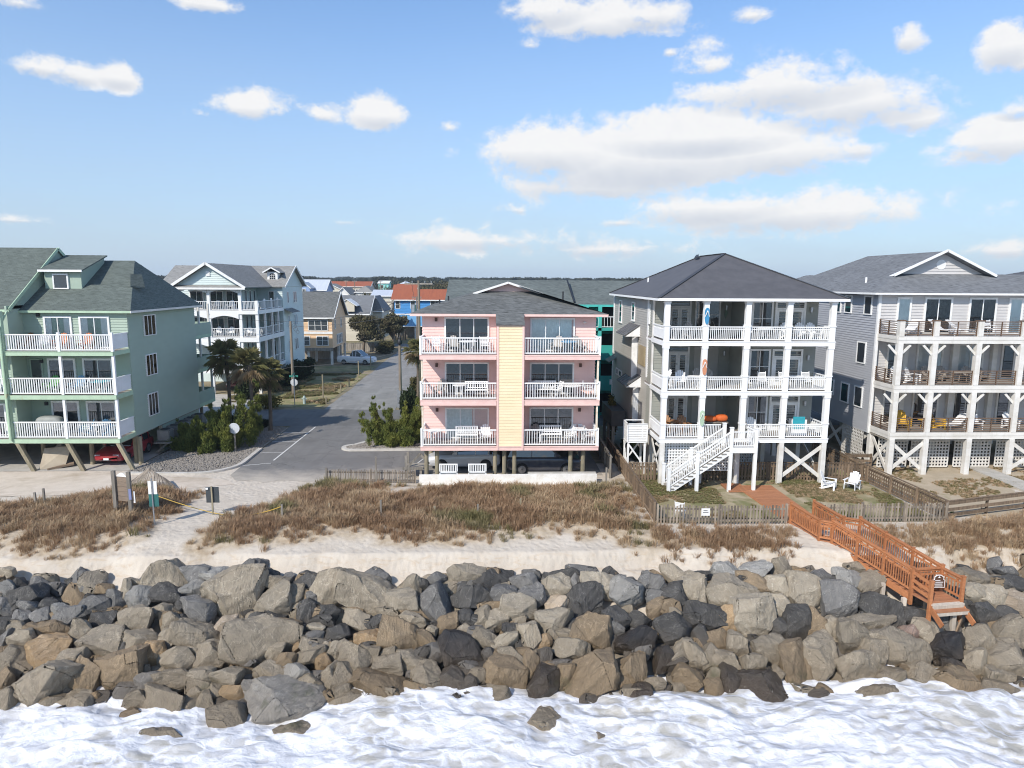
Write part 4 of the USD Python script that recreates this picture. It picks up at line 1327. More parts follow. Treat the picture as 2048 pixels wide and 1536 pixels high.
def mk_stair():
 P = ST
 zt, x0, x1, ya, yb = 2.62, 13.95, 10.45, 37.75, 38.9
 obj('landing', MB().box(13.95, 15.35, 37.7, 39.12, zt - .06, zt), M_deck, P)
 obj('landing_fascia', MB().box(13.9, 15.4, 37.62, 37.69, zt - .30, zt + .02), M_white, P)
 obj('landing_fascia', MB().box(15.36, 15.42, 37.70, 39.1, zt - .30, zt + .02), M_white, P)
 n = 13
 for y in (ya, yb):
  obj('stringer', MB().beam((x0, y, zt - .22), (x1, y, .02), .06, .30), M_white, P)
 for i in range(n):
  t = (i + .5) / n
  x, z = x0 + (x1 - x0) * t, zt - (zt + .0) * (i + 1) / (n + 1)
  obj('tread', MB().box(x - .15, x + .15, ya - .08, yb + .04, z - .02, z + .025), M_greywood, P)
 for y in (ya - .03, yb + .03):
  railing(P, (x0, y, zt - .02), (x1, y, .14), 1.0, 34, M_white, rail=(.08, .07), bw=.035, low=.16)
 railing(P, (14.0, 37.72, zt), (15.3, 37.72, zt), .95, 10, M_white, rail=(.10, .06), bw=.035)
 railing(P, (15.38, 37.75, zt), (15.38, 39.1, zt), .95, 9, M_white, rail=(.10, .06), bw=.035)
 for (x, y, z0, z1) in ((13.95, 37.72, -.1, zt + 1.15), (15.38, 37.72, -.1, zt + 1.1), (13.95, 38.95, zt - .3, zt + 1.15), (12.05, ya - .03, -.1, 2.35), (10.42, ya - .03, -.1, 1.35), (10.42, yb + .03, -.1, 1.35), (12.05, yb + .03, -.1, 2.3)):
  m = MB(); m.box(x - .09, x + .09, y - .09, y + .09, z0, z1)
  if z1 > 1:
   m.box(x - .11, x + .11, y - .11, y + .11, z1, z1 + .04)
  obj('post', m, M_white, P)


mk_stair()

# slatted stand for the air conditioning
AC = thing('slatted_stand', 'white slatted equipment box on tall braced legs beside the grey house', 'equipment stand', (9.3, 41.8, 0))
for j in range(7):
 m = MB(); z = 2.12 + j * .155
 m.box(8.76, 9.95, 41.45, 41.48, z, z + .13); m.box(8.73, 8.757, 41.48, 42.7, z, z + .13)
 obj('slat', m, M_white, AC)
m = MB()
for x, y in ((8.72, 41.42), (9.95, 41.42), (8.72, 42.68), (9.95, 42.68)):
 m.box(x - .02, x + .05, y - .02, y + .05, 2.05, 3.25)
m.box(8.7, 10.0, 41.4, 42.75, 2.02, 2.09); m.box(8.70, 10.0, 41.40, 41.47, 3.20, 3.26); m.box(8.70, 8.77, 41.4, 42.75, 3.20, 3.26); m.box(8.7, 10.0, 42.68, 42.75, 3.2, 3.26)
obj('frame', m, M_white, AC)
for x, y in ((8.8, 41.5), (9.85, 41.5), (8.8, 42.6), (9.85, 42.6)):
 obj('leg', MB().box(x - .06, x + .06, y - .06, y + .06, -.1, 2.02), M_white, AC)
for a_, b_ in (((8.8, 41.44, 1.95), (9.85, 41.44, .5)), ((8.74, 41.5, .5), (8.74, 42.6, 1.95)), ((8.8, 42.6, .5), (9.85, 42.6, 1.95))):
 obj('brace', MB().beam(a_, b_, .04, .10), M_white, AC)
PL = thing('planter_stand', 'dark wooden planter box on short legs behind the equipment stand', 'planter', (9.2, 49, 0))
obj('box', MB().box(8.7, 9.7, 46.9, 51, 1.9, 3.0), pm('dark_plank', (.10, .09, .08), (.07, .065, .06)), PL)
for y in (47.2, 49, 50.8):
 obj('leg', MB().box(8.8, 9.0, y - .1, y + .1, -.1, 1.9), M_greywood, PL)

# three painted flip flops hung on the second post
for k, (z, mat, lab) in enumerate(((9.62, 'blue', 'big blue flip flop hung on the top balcony post'), (6.65, 'orange', 'big orange flip flop hung on the middle balcony post'), (3.62, 'green', 'big pale green flip flop hung on the lowest balcony post'))):
 colr = {'blue': (.05, .25, .45), 'orange': (.62, .27, .15), 'green': (.45, .58, .42)}[mat]
 F_ = thing('flip_flop', lab, 'flip flop', (12.64, 39.12, z))
 n = 26
 pr = []
 for i in range(n):
  a = 2 * math.pi * i / n
  r = .16 + .025 * math.sin(a) - .03 * math.cos(2 * a)
  pr.append((12.64 + r * math.cos(a), z + .45 + .47 * math.sin(a)))
 obj('sole', MB().prism(pr, facing('S', 39.11), 0, .05), pm('sole_' + mat, colr, shade(colr, .8)), F_)
 m = MB(); m.tube([(12.52, 39.05, z + .42), (12.60, 39.01, z + .66), (12.64, 39.04, z + .76), (12.68, 39.01, z + .66), (12.76, 39.05, z + .42)], [.022] * 5, 6)
 obj('strap', m, M_trim if mat != 'green' else pm('pale_strap', (.7, .75, .68)), F_)
# chairs on the railed house
Z1, Z2, Z3 = 2.81, 5.67, 8.61
for k, x in enumerate((15.75, 18.05, 18.95, 19.6)):
 chair('white', ['white fan back chair right of the middle post on the top white balcony', 'white fan back chair right of the fourth post on the top white balcony', 'white fan back chair, left of the close pair at right of top white balcony', 'white fan back chair at the right end of the top white balcony'][k], x, 40.4, Z3, 8)
chair('grey', 'grey chair between the third and fourth posts on the top white balcony', 17.0, 40.9, Z3, -10)
rtable('white table right of the third post on the top white balcony', 16.5, 40.2, Z3, r=.5)
chair('taupe', 'taupe chair turned left near the ornament on the top white balcony', 14.35, 41.6, Z3, 75)
rtable('white table by the left post on the top white balcony', 11.1, 40.9, Z3, r=.5)
chair('grey', 'grey chair by the left post on the top white balcony', 10.9, 41.9, Z3, 0)
chair('grey', 'grey chair turned right left of the blue flip flop on the top white balcony', 11.8, 40.9, Z3, -60)
chair('white', 'white fan back chair left of the orange flip flop on the middle white balcony', 11.65, 40.5, Z2, -12)
chair('white', 'white fan back chair at the left end of the middle white balcony', 10.75, 41.2, Z2, -80)
chair('grey', 'grey chair, left of the pair beside the orange flip flop', 13.05, 41.3, Z2, 5)
chair('grey', 'grey chair, right of the pair beside the orange flip flop', 13.75, 41.3, Z2, 5)
for k, x in enumerate((16.7, 18.0, 19.4)):
 pchair(['sling chair by the window on the middle white balcony', 'sling chair right of the fourth post on the middle white balcony', 'sling chair at the right end of the middle white balcony'][k], x, 40.4, Z2, 0)
rtable('glass topped table at the right of the middle white balcony', 18.75, 40.4, Z2, r=.45)
rtable('white table at the left of the middle white balcony', 12.5, 40.4, Z2, r=.45)
chair('brown', 'wooden fan back chair left of the green flip flop on the lowest balcony', 12.1, 40.8, Z1, 10)
chair('brown', 'wooden chair at the left end of the lowest white balcony', 10.8, 41.0, Z1, -40)
rtable('low wooden table between the wooden chairs on the lowest balcony', 11.4, 41.0, Z1, CHAIR_COL['brown'], .42, 'brown')
chair('white', 'white fan back chair by the window on the lowest white balcony', 16.2, 40.2, Z1, 5)
KY = thing('cushions', 'orange padded cushions piled behind the rail of the lowest balcony', 'cushions', (13.95, 40.6, Z1), local=True)
for k_, (x_, w_) in enumerate(((-.33, .42), (.36, .38))):
 v_ = np.array(trimesh.creation.icosphere(subdivisions=3).vertices); v_ = np.sign(v_) * np.abs(v_) ** .8 * (w_, .34, .17 + .05 * k_) + (x_, 0, .93 + .05 * k_)
 obj('cushion', (v_, trimesh.creation.icosphere(subdivisions=3).faces), pm('orange_cushion', (.60, .13, .025), (.5, .1, .02), rough=.7), KY, smooth=True)
obj('stand', MB().box(-.7, .7, -.3, .3, .68, .76).box(-.65, -.58, -.25, .25, 0, .679).box(.58, .65, -.25, .25, 0, .679), M_greywood, KY)
TQ = thing('cooler', 'turquoise and white cooler at the right of the lowest balcony', 'cooler', (18.95, 40.3, Z1), local=True)
obj('box', MB().box(-.45, .45, -.25, .25, .0, .95), M_plasticwhite, TQ)
obj('lid', MB().box(-.42, .30, -.28, -.255, .4, 1.15), CHAIR_COL['turquoise'], TQ)
place('lounger', lounger, 'white lounger at the right of the lowest white balcony', (19.3, 41.0, Z1), 80)

# ---------------------------------------------------------------- the house with brown rails, at the right
M_bluegrey = siding_mat('blue_grey_siding', (.385, .395, .415), (.345, .352, .375), grime=.05)
M_palegrey = siding_mat('pale_grey_siding', (.56, .54, .52), (.50, .48, .46), grime=.06)
M_greyshingle = shingle_mat('mid_grey_shingles', (.155, .16, .165), var=.38)
M_railbrown = pm('brown_rail_wood', (.17, .105, .065), (.11, .07, .045), scale=4, stretch=(1, 1, 1), rough=.7)
BR = thing('brown_rail_house', 'three storey grey house with brown horizontal rails and shingled gable roof', 'house', (31, 47, 0))


def mk_brownrail():
 P = BR
 Y = 41.2
 posts = [25.42, 27.62, 30.40, 33.18, 35.96, 38.7]
 XR = 38.9
 DZ = [(2.30, 2.72), (5.27, 5.72), (8.33, 8.78)]
 obj('wall_core', MB().box(25.22, XR, 43.92, 60.0, 2.2, 11.38), M_palegrey, P)
 obj('wall_core', MB().box(25.22, XR, 43.42, 43.915, 8.4, 11.38), M_palegrey, P)
 obj('wall', clapboard(MB(), facing('S', 43.4), 8.8, 11.3, 25.3, XR, .19), M_palegrey, P)
 obj('wall', clapboard(MB(), facing('S', 43.9), 2.7, 8.3, 25.3, XR, .19), M_palegrey, P)
 obj('wall', clapboard(MB(), facing('W', 25.2), 2.2, 11.35, 43.5, 60, .16), M_bluegrey, P)
 obj('corner_board', MB().box(25.14, 25.32, 43.34, 43.50, 2.2, 11.3), M_trim, P)
 WF = facing('W', 25.2)
 for (y0, y1, z0, z1) in ((44.1, 45.05, 9.93, 11.2), (46.6, 47.55, 9.93, 11.17), (48.05, 48.95, 9.9, 10.85), (44.4, 45.5, 6.65, 8.12), (44.35, 45.4, 3.68, 5.1), (46.1, 47.2, 3.68, 5.08), (48.2, 49.1, 3.9, 5.05)):
  window(P, WF, y0, y1, z0, z1, 1, 1, M_trim, M_glass)
 # decks
 for i, (a, b) in enumerate(DZ):
  m = MB(); m.box(25.26, XR, Y - .12, Y - .05, a, a + (b - a) * .5 - .01); m.box(25.24, XR, Y - .14, Y - .05, a + (b - a) * .5, b)
  obj('fascia', m, M_oldwhite, P)
  m = MB(); m.box(25.24, 25.30, Y - .045, 43.9, a, a + (b - a) * .5 - .01); m.box(25.22, 25.30, Y - .045, 43.9, a + (b - a) * .5, b)
  obj('fascia', m, M_oldwhite, P)
  obj('deck', MB().box(25.31, XR, Y - .045, 43.9 if i < 2 else 43.4, b - .09, b - .004), M_deck, P)
  obj('ceiling', MB().box(25.31, XR, Y - .045, 43.88, a + .1, b - .1), M_oldwhite, P)
 # posts and corner braces
 for i, (a, b) in enumerate(((-.1, 2.30), (2.72, 5.27), (5.72, 8.33), (8.78, 9.72))):
  for x in posts:
   w = .16
   obj('post', MB().box(x - w, x + w, Y - w, Y + w, a, b), M_oldwhite, P)
   if i in (1, 2):
    for s in (-1, 1):
     obj('brace', MB().beam((x + s * .12, Y, b - .68), (x + s * .70, Y, b - .10), .07, .14), M_oldwhite, P)
   if i == 3:
    obj('post_cap', MB().box(x - w - .03, x + w + .03, Y - w - .03, Y + w + .03, b, b + .06), M_railbrown, P)
 # brown rails of seven bars
 for i, (a, b) in enumerate(DZ):
  for k in range(len(posts) - 1):
   x0, x1 = posts[k] + .16, posts[k + 1] - .16
   for xx in (x0, (x0 + x1) / 2 - .025, x1 - .05):
    R = obj('rail_post', MB().box(xx, xx + .05, Y - .03, Y + .03, b, b + .92), M_railbrown, P)
   for j in range(7):
    z = b + .12 + j * .13
    h = .02 if j < 6 else .03
    obj('rail_bar', MB().box(x0 + .05, x1 - .05, Y - .055, Y - .032, z - h, z + h), M_railbrown, R)
  obj('rail_post', MB().box(25.3, 25.37, 43.3, 43.37, b, b + .95), M_railbrown, P)
  R = obj('rail_post', MB().box(25.3, 25.37, 42.3, 42.36, b, b + .92), M_railbrown, P)
  for j in range(7):
   z = b + .12 + j * .13
   obj('rail_bar', MB().box(25.27, 25.298, Y + .16, 43.36, z - .022, z + .022), M_railbrown, R)
 # roof: hip with a broad front gable
 ex0, ex1, ey, by, z0 = 24.64, 40.2, 42.85, 61.0, 11.42
 k, s = 2.65, .46
 ex1 = ex0 + 2 * k + 6.3
 zt = z0 + s * k
 gwid = ex1 - ex0 - 2 * k
 xc = (ex0 + ex1) / 2
 s2 = .475
 zp = zt + s2 * gwid / 2
 A, B, C, D = (ex0, ey, z0), (ex1 + 8, ey, z0), (ex1 - k, ey + k, zt), (ex0 + k, ey + k, zt)
 th = .07
 obj('roof', MB().slab([A, B, (ex1 + 8 - k, ey + k, zt), D], th), M_greyshingle, P)
 yr = 54.6
 Pk = (xc, ey + k, zp)
 obj('roof', MB().slab([(ex0, by, z0), A, D, (ex0 + k, by - k, zt)], th), M_greyshingle, P)
 obj('roof', MB().slab([(ex0 + k, by - k - 1.5, zt), (ex0 + k, ey + k - .5, zt), (xc, ey + k - .5, zp), (xc, yr, zp)], th), M_greyshingle, P)
 obj('roof', MB().slab([(xc, yr, zp), (xc, ey + k - .5, zp), (ex1 - k, ey + k - .5, zt), (ex1 - k, by - k - 1.5, zt)], th), M_greyshingle, P)
 obj('roof', MB().slab([(ex0 + k, by - k - 1.5, zt), (xc, yr, zp), (ex1 - k, by - k - 1.5, zt)], th), M_greyshingle, P)
 obj('roof', MB().slab([(ex1 + 8, by, z0), (ex0, by, z0), (ex0 + k, by - k, zt), (ex1 + 8 - k, by - k, zt)], th), M_greyshingle, P)
 obj('roof', MB().slab([(ex0 + k, ey + k, zt), (ex1 + 8 - k, ey + k, zt), (ex1 + 8 - k, by - k, zt), (ex0 + k, by - k, zt)], th), M_greyshingle, P)
 obj('gable', clapboard(MB(), facing('S', ey + k + .05), zt, zp - .1, lambda z: ex0 + k + .2 + (z - zt) / s2, lambda z: ex1 - k - .2 - (z - zt) / s2, .19), M_palegrey, P)
 for sg_ in (-1, 1):
  lo = (xc + sg_ * (gwid / 2 + .35), ey + k - .55, zt - .12)
  hi = (xc, ey + k - .55, zp + .04)
  obj('gable_trim', MB().beam(lo, hi, .05, .16), M_trim, P)
  obj('gable_trim', MB().slab([(lo[0], lo[1] + .03, lo[2] - .02), (hi[0], hi[1] + .03, hi[2] - .08), (hi[0], ey + k + .02, hi[2] - .08), (lo[0], ey + k + .02, lo[2] - .02)], .02), M_trim, P)
 obj('round_vent', MB().cyl((xc, ey + k + .06, zt + .62), (xc, ey + k - .0, zt + .62), .33, .33, 24), M_trim, P)
 obj('eave_fascia', MB().box(ex0 + .0, ex1 + 8, ey - .05, ey - .002, z0 - .14, z0 - .02), M_trim, P)
 obj('eave_fascia', MB().box(ex0 - .05, ex0 - .002, ey, by, z0 - .14, z0 - .02), M_trim, P)
 obj('soffit', MB().box(ex0, ex1 + 8, ey, by, z0 - .12, z0 - .08), M_trim, P)
 m = MB(); m.cyl((26.0, 46.6, 11.9), (26.0, 46.6, 12.4), .07, .07, 8); obj('vent_pipe', m, M_trim, P)
 # windows
 S = facing('S', 43.4)
 for (x0, x1, kind) in ((26.35, 27.30, 0), (28.15, 30.0, 1), (31.1, 32.95, 1), (33.75, 34.7, 0)):
  if kind:
   window(P, S, x0, x1, 8.80, 11.12, 2, 1, M_trim, M_clear, .09, .12, .06, (M_darkcurtain, [(0, 1)]), 'sliding_door')
  else:
   window(P, S, x0, x1, 8.80, 11.12, 1, 1, M_trim, M_clear, .08, .12, .06, (M_blind, [(0, 1)]), 'window', label='tall narrow window with a pale blind')
 S = facing('S', 43.9)
 for zb in (5.74, 2.74):
  for (x0, x1, n) in ((26.25, 27.0, 1), (28.25, 30.05, 2), (31.0, 32.8, 2), (34.0, 34.95, 1)):
   c = (M_curtain, [(.55, 1)]) if (n == 2 and zb > 3) else None
   window(P, S, x0, x1, zb, zb + 2.35, n, 1, M_oldwhite, M_clear if c else M_glass, .09, .12, .06, c, 'sliding_door' if n == 2 else 'window')
  for x in (27.4, 30.7, 33.4):
   obj('pilaster', MB().box(x - .16, x + .16, 43.6, 43.86, zb, zb + 2.5), M_oldwhite, P)
 # below the deck
 F = facing('S', 42.6)
 for (u0, u1) in ((25.5, 27.4), (27.7, 30.2), (30.6, 33.0), (33.4, 36.0)):
  lattice(P, F, u0, u1, .12, 2.25, M_oldwhite, .20, .095)
 lattice(P, facing('W', 25.2), 44.0, 46.6, .3, 2.2, M_oldwhite, .20, .095)
 for (x0, x1) in ((25.42, 27.62), (33.18, 35.96), (35.96, 38.7)):
  obj('brace', MB().beam((x0, Y, .25), (x1, Y, 2.1), .06, .22), M_oldwhite, P)
  obj('brace', MB().beam((x0, Y + .07, 2.1), (x1, Y + .07, .25), .06, .22), M_oldwhite, P)
 for y0, y1 in ((41.3, 43.3), (43.5, 46.5), (46.6, 49.4)):
  obj('brace', MB().beam((25.36, y0, .2), (25.36, y1, 2.2), .06, .22), M_oldwhite, P)
  obj('brace', MB().beam((25.43, y0, 2.2), (25.43, y1, .2), .06, .22), M_oldwhite, P)
 for y in (43.4, 46.5, 49.5, 52.8):
  for x in (25.4, 28.5, 31.7, 35.0, 38.2):
   obj('post', MB().box(x - .16, x + .16, y - .16, y + .16, -.1, 2.2), M_oldwhite, P)
 obj('floor_underside', MB().box(25.25, XR, 41.2, 60, 2.18, 2.26), M_greywood, P)
 Z1, Z2, Z3 = 2.72, 5.72, 8.78
 for k, (x, rz, kind) in enumerate(((26.6, -60, 'l'), (28.9, 30, 'l'), (30.05, 40, 'l'), (31.6, 0, 'p'))):
  lab = ['white chaise left of the second post on the top brown-railed deck', 'white chaise left of the middle post on the top brown-railed deck', 'white chaise by the middle post on the top brown-railed deck', 'white chair right of the middle post on the top brown-railed deck'][k]
  if kind == 'l':
   place('lounger', lounger, lab, (x, 42.3, Z3), rz)
  else:
   pchair(lab, x, 42.0, Z3, rz)
 chair('white', 'white fan back chair left of the second post on the middle brown-railed deck', 27.0, 42.0, Z2, 40)
 chair('white', 'white fan back chair at the left corner of the middle brown-railed deck', 26.2, 42.2, Z2, 20)
 for k, x in enumerate((28.4, 29.4, 31.1, 31.9)):
  chair('taupe', ['taupe slatted chair right of the second post on the middle brown-railed deck', 'taupe slatted chair left of the third post on the middle brown-railed deck', 'taupe slatted chair right of the third post on the middle brown-railed deck', 'taupe slatted chair farther right of the third post on the middle brown-railed deck'][k], x, 42.6, Z2, 0)
 rtable('dark round table among the taupe chairs on the middle deck', 30.2, 42.2, Z2, CHAIR_COL['taupe'], .6, 'taupe')
 for k, (x, y, rz) in enumerate(((26.6, 42.1, -20), (27.3, 43.0, 0), (29.2, 42.3, 60))):
  chair('yellow', ['yellow fan back chair at the left of the lowest brown-railed deck', 'yellow chair half hidden behind the second post on the lowest deck', 'yellow fan back chair turned left on the lowest brown-railed deck'][k], x, y, Z1, rz)
 rtable('yellow table between the yellow chairs on the lowest deck', 28.4, 42.4, Z1, CHAIR_COL['yellow'], .5, 'yellow', .55)
 chair('white', 'white fan back chair right of the third post on the lowest brown-railed deck', 31.5, 42.2, Z1, -10)
 place('lounger', lounger, 'white chaise left of the third post on the lowest brown-railed deck', (30.2, 42.3, Z1), -70)
 chair('white', 'white chair near the right edge on the lowest brown-railed deck', 33.9, 42.2, Z1, 10)


mk_brownrail()
RB = thing('far_roof_house', 'dark roofed house showing only its roof at the right edge', 'house', (48, 60, 0))
pts_, _ = hip_roof(43.5, 58, 55, 70, 11.2, .30)
a_, b_, c_, d_, e_, f_ = pts_
for q in ((a_, b_, f_, e_), (b_, c_, f_), (c_, d_, e_, f_), (d_, a_, e_)):
 obj('roof', MB().slab(q, .08), M_darkroof, RB)
obj('wall', MB().box(44.2, 57.3, 55.8, 69, 0, 11.1), M_palegrey, RB)
obj('gable_trim', MB().beam((43.4, 54.9, 11.1), (58, 54.9, 11.1), .1, .25), M_trim, RB)

# ---------------------------------------------------------------- the green house, at the left
M_green = siding_mat('sage_green_siding', (.35, .43, .345), (.32, .395, .315), grime=.08)
M_greentrim = pm('green_trim', (.42, .55, .39), (.36, .48, .34), scale=2, rough=.6, c3=(.40, .34, .16), s3=1.6, ramp3=(.62, .74))
M_greenroof = shingle_mat('green_grey_shingles', (.105, .122, .108), var=.35)
GR = thing('green_house', 'three storey sage green house on timber pilings with white railed decks', 'house', (-28, 48, 0))


def mk_green():
 P = GR
 Yd, Yw, XR, XL = 42.6, 44.5, -23.0, -29.5
 obj('wall_core', MB().box(-44, XR - .02, Yw + .02, 54.5, 1.85, 10.0), M_green, P)
 E = facing('E', XR)
 obj('wall', clapboard(MB(), E, 1.85, 9.95, Yw, 54.5, .17), M_green, P)
 for z0, z1 in ((2.1, 4.58), (4.88, 7.3), (7.57, 9.95)):
  obj('wall', clapboard(MB(), facing('S', Yw), z0, z1, XL, XR, .17), M_green, P)
 obj('wall', clapboard(MB(), facing('S', Yw - 1.0), 2.1, 7.2, -44, XL - .3, .17), M_green, P)
 # the left unit stands forward and higher
 obj('unit_wall', MB().box(XL - .12, XL, Yd + .5, Yw + .4, 1.85, 10.3), M_green, P)
 obj('unit_core', MB().box(-44, XL - .14, Yw - .98, 53.0, 7.5, 10.3), M_green, P)
 DZ = [(1.82, 2.10), (4.58, 4.86), (7.30, 7.56)]
 for i, (a, b) in enumerate(DZ):
  m = MB(); m.box(XL, XR, Yd - .1, Yd - .05, a, b - .03); m.box(XL, XR + .02, Yd - .12, Yd - .05, b - .025, b + .0)
  obj('fascia', m, M_greentrim, P)
  m = MB(); m.box(-44, XL - .25, Yd - .1, Yd - .05, a, b - .03); obj('fascia', m, M_greentrim, P)
  obj('fascia', MB().box(XR - .03, XR + .02, Yd - .045, Yw, a, b), M_greentrim, P)
  obj('deck', MB().box(-44, XR - .035, Yd - .045, Yw, b - .1, b - .004), M_deck, P)
  obj('ceiling', MB().box(-44, XR - .035, Yd - .045, Yw, a + .05, b - .11), M_greentrim, P)
  xm = -26.25
  for x in ((XL + .02, xm, XR - .06)):
   h = 1.17 if i == 2 else (DZ[i + 1][0] - b)
   w = .075
   if x == XL + .02:
    continue
   obj('post', MB().box(x - w, x + w, Yd - .04, Yd + .11, b, b + h), M_white, P)
  railing(P, (XL + .05, Yd + .03, b), (xm - .08, Yd + .03, b), 1.06, 22, M_white, rail=(.12, .07), bw=.05)
  railing(P, (xm + .08, Yd + .03, b), (XR - .14, Yd + .03, b), 1.06, 22, M_white, rail=(.12, .07), bw=.05)
  railing(P, (-33.0, Yd + .03, b), (XL - .25, Yd + .03, b), 1.06, 20, M_white, rail=(.12, .07), bw=.05)
  m = MB(); m.box(XR - .09, XR - .05, Yd + .12, Yw, b + .12, b + .98); m.box(XR - .12, XR - .02, Yd + .12, Yw, b + .985, b + 1.06)
  obj('side_panel', m, M_white, P)
 obj('corner_pillar', MB().box(XL - .22, XL + .02, Yd - .14, Yd + .1, 1.85, 10.0), M_greentrim, P)
 # roofs
 z0, ridge, yr = 10.0, 13.25, 49.6
 ef, eb, er = 44.2, 55.0, -22.6
 rx = -24.8
 Fr, Fl = (er, ef, z0), (XL, ef, z0)
 obj('roof', MB().slab([Fl, Fr, (rx, yr, ridge), (XL, yr, ridge)], .08), M_greenroof, P)
 obj('roof', MB().slab([Fr, (er, eb, z0), (rx, yr, ridge)], .08), M_greenroof, P)
 obj('roof', MB().slab([(er, eb, z0), (-44, eb, z0), (-44, yr, ridge), (rx, yr, ridge)], .08), M_greenroof, P)
 obj('eave_fascia', MB().box(XL, er, ef - .06, ef - .003, z0 - .16, z0 - .02), M_greentrim, P)
 obj('eave_fascia', MB().box(er, er + .05, ef - .06, eb, z0 - .16, z0 - .02), M_oldwhite, P)
 obj('soffit', MB().box(XL, er - .01, ef, eb, z0 - .13, z0 - .09), M_greentrim, P)
 obj('roof_vent', MB().slab([(-23.6, 46.4, 11.55), (-23.1, 47.3, 11.45), (-23.6, 48.0, 12.3), (-23.95, 47.2, 12.3)], .1), M_greenroof, P)
 # left unit: steep roof plane, its open gable wall facing the street
 uz, uy = 10.1, 43.2
 apex = (14.05, 48.6)
 obj('roof', MB().slab([(-44, uy, uz), (XL + .10, uy, uz), (XL + .10, apex[1], apex[0]), (-44, apex[1], apex[0])], .09), M_greenroof, P, label='higher steep roof plane at the left edge')
 obj('roof', MB().slab([(XL + .10, 54.4, uz), (-44, 54.4, uz), (-44, apex[1], apex[0]), (XL + .10, apex[1], apex[0])], .09), M_greenroof, P)
 obj('gable_wall', MB().slab([(XL, uy + .25, uz), (XL, 54.2, uz), (XL, apex[1], apex[0] - .12)], .1, (-1, 0, 0)), M_green, P)
 obj('gable_trim', MB().beam((XL + .12, uy - .02, uz - .02), (XL + .12, apex[1], apex[0] - .06), .05, .20), M_greentrim, P)
 obj('gable_trim', MB().beam((XL + .12, apex[1], apex[0] - .06), (XL + .12, 54.0, uz), .05, .20), M_greentrim, P)
 obj('eave_fascia', MB().box(-44, XL + .1, uy - .06, uy - .003, uz - .18, uz - .02), M_greentrim, P)
 obj('downpipe', MB().tube([(XL + .0, uy - .05, 10.0), (XL - .05, Yd - .2, 9.0), (XL - .05, Yd - .2, 2.0)], [.05, .05, .05], 6), M_greentrim, P)
 # dormer
 dx0, dx1, dy, dz0, dz1 = -29.1, -26.75, 46.4, 11.2, 12.55
 D = obj('dormer', MB().box(dx0, dx1, dy, 49.0, dz0 - .3, dz1), M_green, P)
 obj('dormer_roof', MB().slab([(dx0 - .2, dy - .3, dz1 - .02), (dx1 + .25, dy - .3, dz1 - .02), (dx1 + .25, dy + 2.9, dz1 + 1.05), (dx0 - .2, dy + 2.9, dz1 + 1.05)], .08), M_greenroof, D)
 obj('dormer_cheek', MB().slab([(dx1 + .012, dy + .0, dz1 - .02), (dx1 + .012, dy + .0, dz0 - .2), (dx1 + .012, dy + 2.9, dz1 + .3), (dx1 + .012, dy + 2.9, dz1 + .95)], .02, (-1, 0, 0)), M_green, D)
 obj('dormer_trim', MB().box(dx0 - .2, dx1 + .27, dy - .36, dy - .302, dz1 - .14, dz1 + .0), M_trim, D)
 window(P, facing('S', dy), -28.55, -27.55, 11.3, 12.3, 1, 1, M_trim, M_glass)
 # glazing
 S = facing('S', Yw)
 for i, zb in enumerate((2.12, 4.88, 7.58)):
  for k, (x0, x1) in enumerate(((-28.2, -26.45), (-26.0, -24.1))):
   c = (M_curtain, [(0, .25), (.75, 1)]) if i == 2 else None
   window(P, S, x0, x1, zb, zb + 2.05, 2, 1, M_trim, M_clear if c else M_glass, .09, .12, .05, c, 'sliding_door')
  window(P, facing('S', Yw - 1.0), -32.3, -30.4, zb, zb + 2.05, 2, 1, M_trim, M_glass, .09, .1, .05, None, 'sliding_door')
 window(P, S, -29.3, -28.5, 4.9, 6.9, 1, 1, M_green, M_glass2, .05, .08, name='door')
 for y0, y1, z0_, z1_ in ((46.42, 48.05, 8.2, 9.6), (46.35, 47.85, 5.5, 6.95), (46.28, 47.65, 2.75, 4.3)):
  window(P, E, y0, y1, z0_, z1_, 3, 1, M_trim, M_clear, .06, .06, .05, (M_curtain, [(.36, .62)]), 'window')
 for x, z in ((-28.5, 9.7), (-28.55, 6.75), (-28.5, 4.0)):
  obj('wall_lamp', MB().box(x - .09, x + .09, Yw - .14, Yw - .03, z - .12, z + .1), M_black, P)
 # back decks seen past the corner
 for i, (a, b) in enumerate(DZ):
  obj('back_deck', MB().box(-30, XR - .02, 54.52, 57.7, a, b), M_greentrim, P)
  obj('back_parapet', MB().box(XR - .12, XR - .02, 54.52, 57.7, b, b + .95), M_green, P)
  obj('back_parapet', MB().box(-30, XR - .125, 57.6, 57.7, b, b + .95), M_green, P)
  for y in (55.6, 57.5):
   obj('back_post', MB().box(XR - .2, XR - .06, y - .08, y + .08, b + .95, DZ[i + 1][0] if i < 2 else 10.0), M_oldwhite, P)
 for y in (55.5, 57.4):
  obj('piling', MB().cyl((XR - .3, y, -.1), (XR - .3, y, 1.85), .13, .13, 8), M_piling, P)
 # under the house
 for k, x in enumerate((-29.35, -26.3, -23.2, -32.6)):
  obj('raking_post', MB().beam((x, Yd + .05, 1.86), (x + .88, Yd + .05, -.05), .22, .24, up=(0, 1, 0)), M_piling, P)
  obj('piling', MB().cyl((x + .55, 44.2, -.1), (x + .55, 44.2, 1.85), .15, .14, 10), M_piling, P, smooth=True)
  obj('piling', MB().cyl((x + .3, 47.6, -.1), (x + .3, 47.6, 1.85), .15, .14, 10), M_piling, P, smooth=True)
 obj('piling', MB().cyl((-23.1, 44.6, -.1), (-23.1, 44.6, 1.85), .19, .18, 10), M_piling, P, smooth=True)
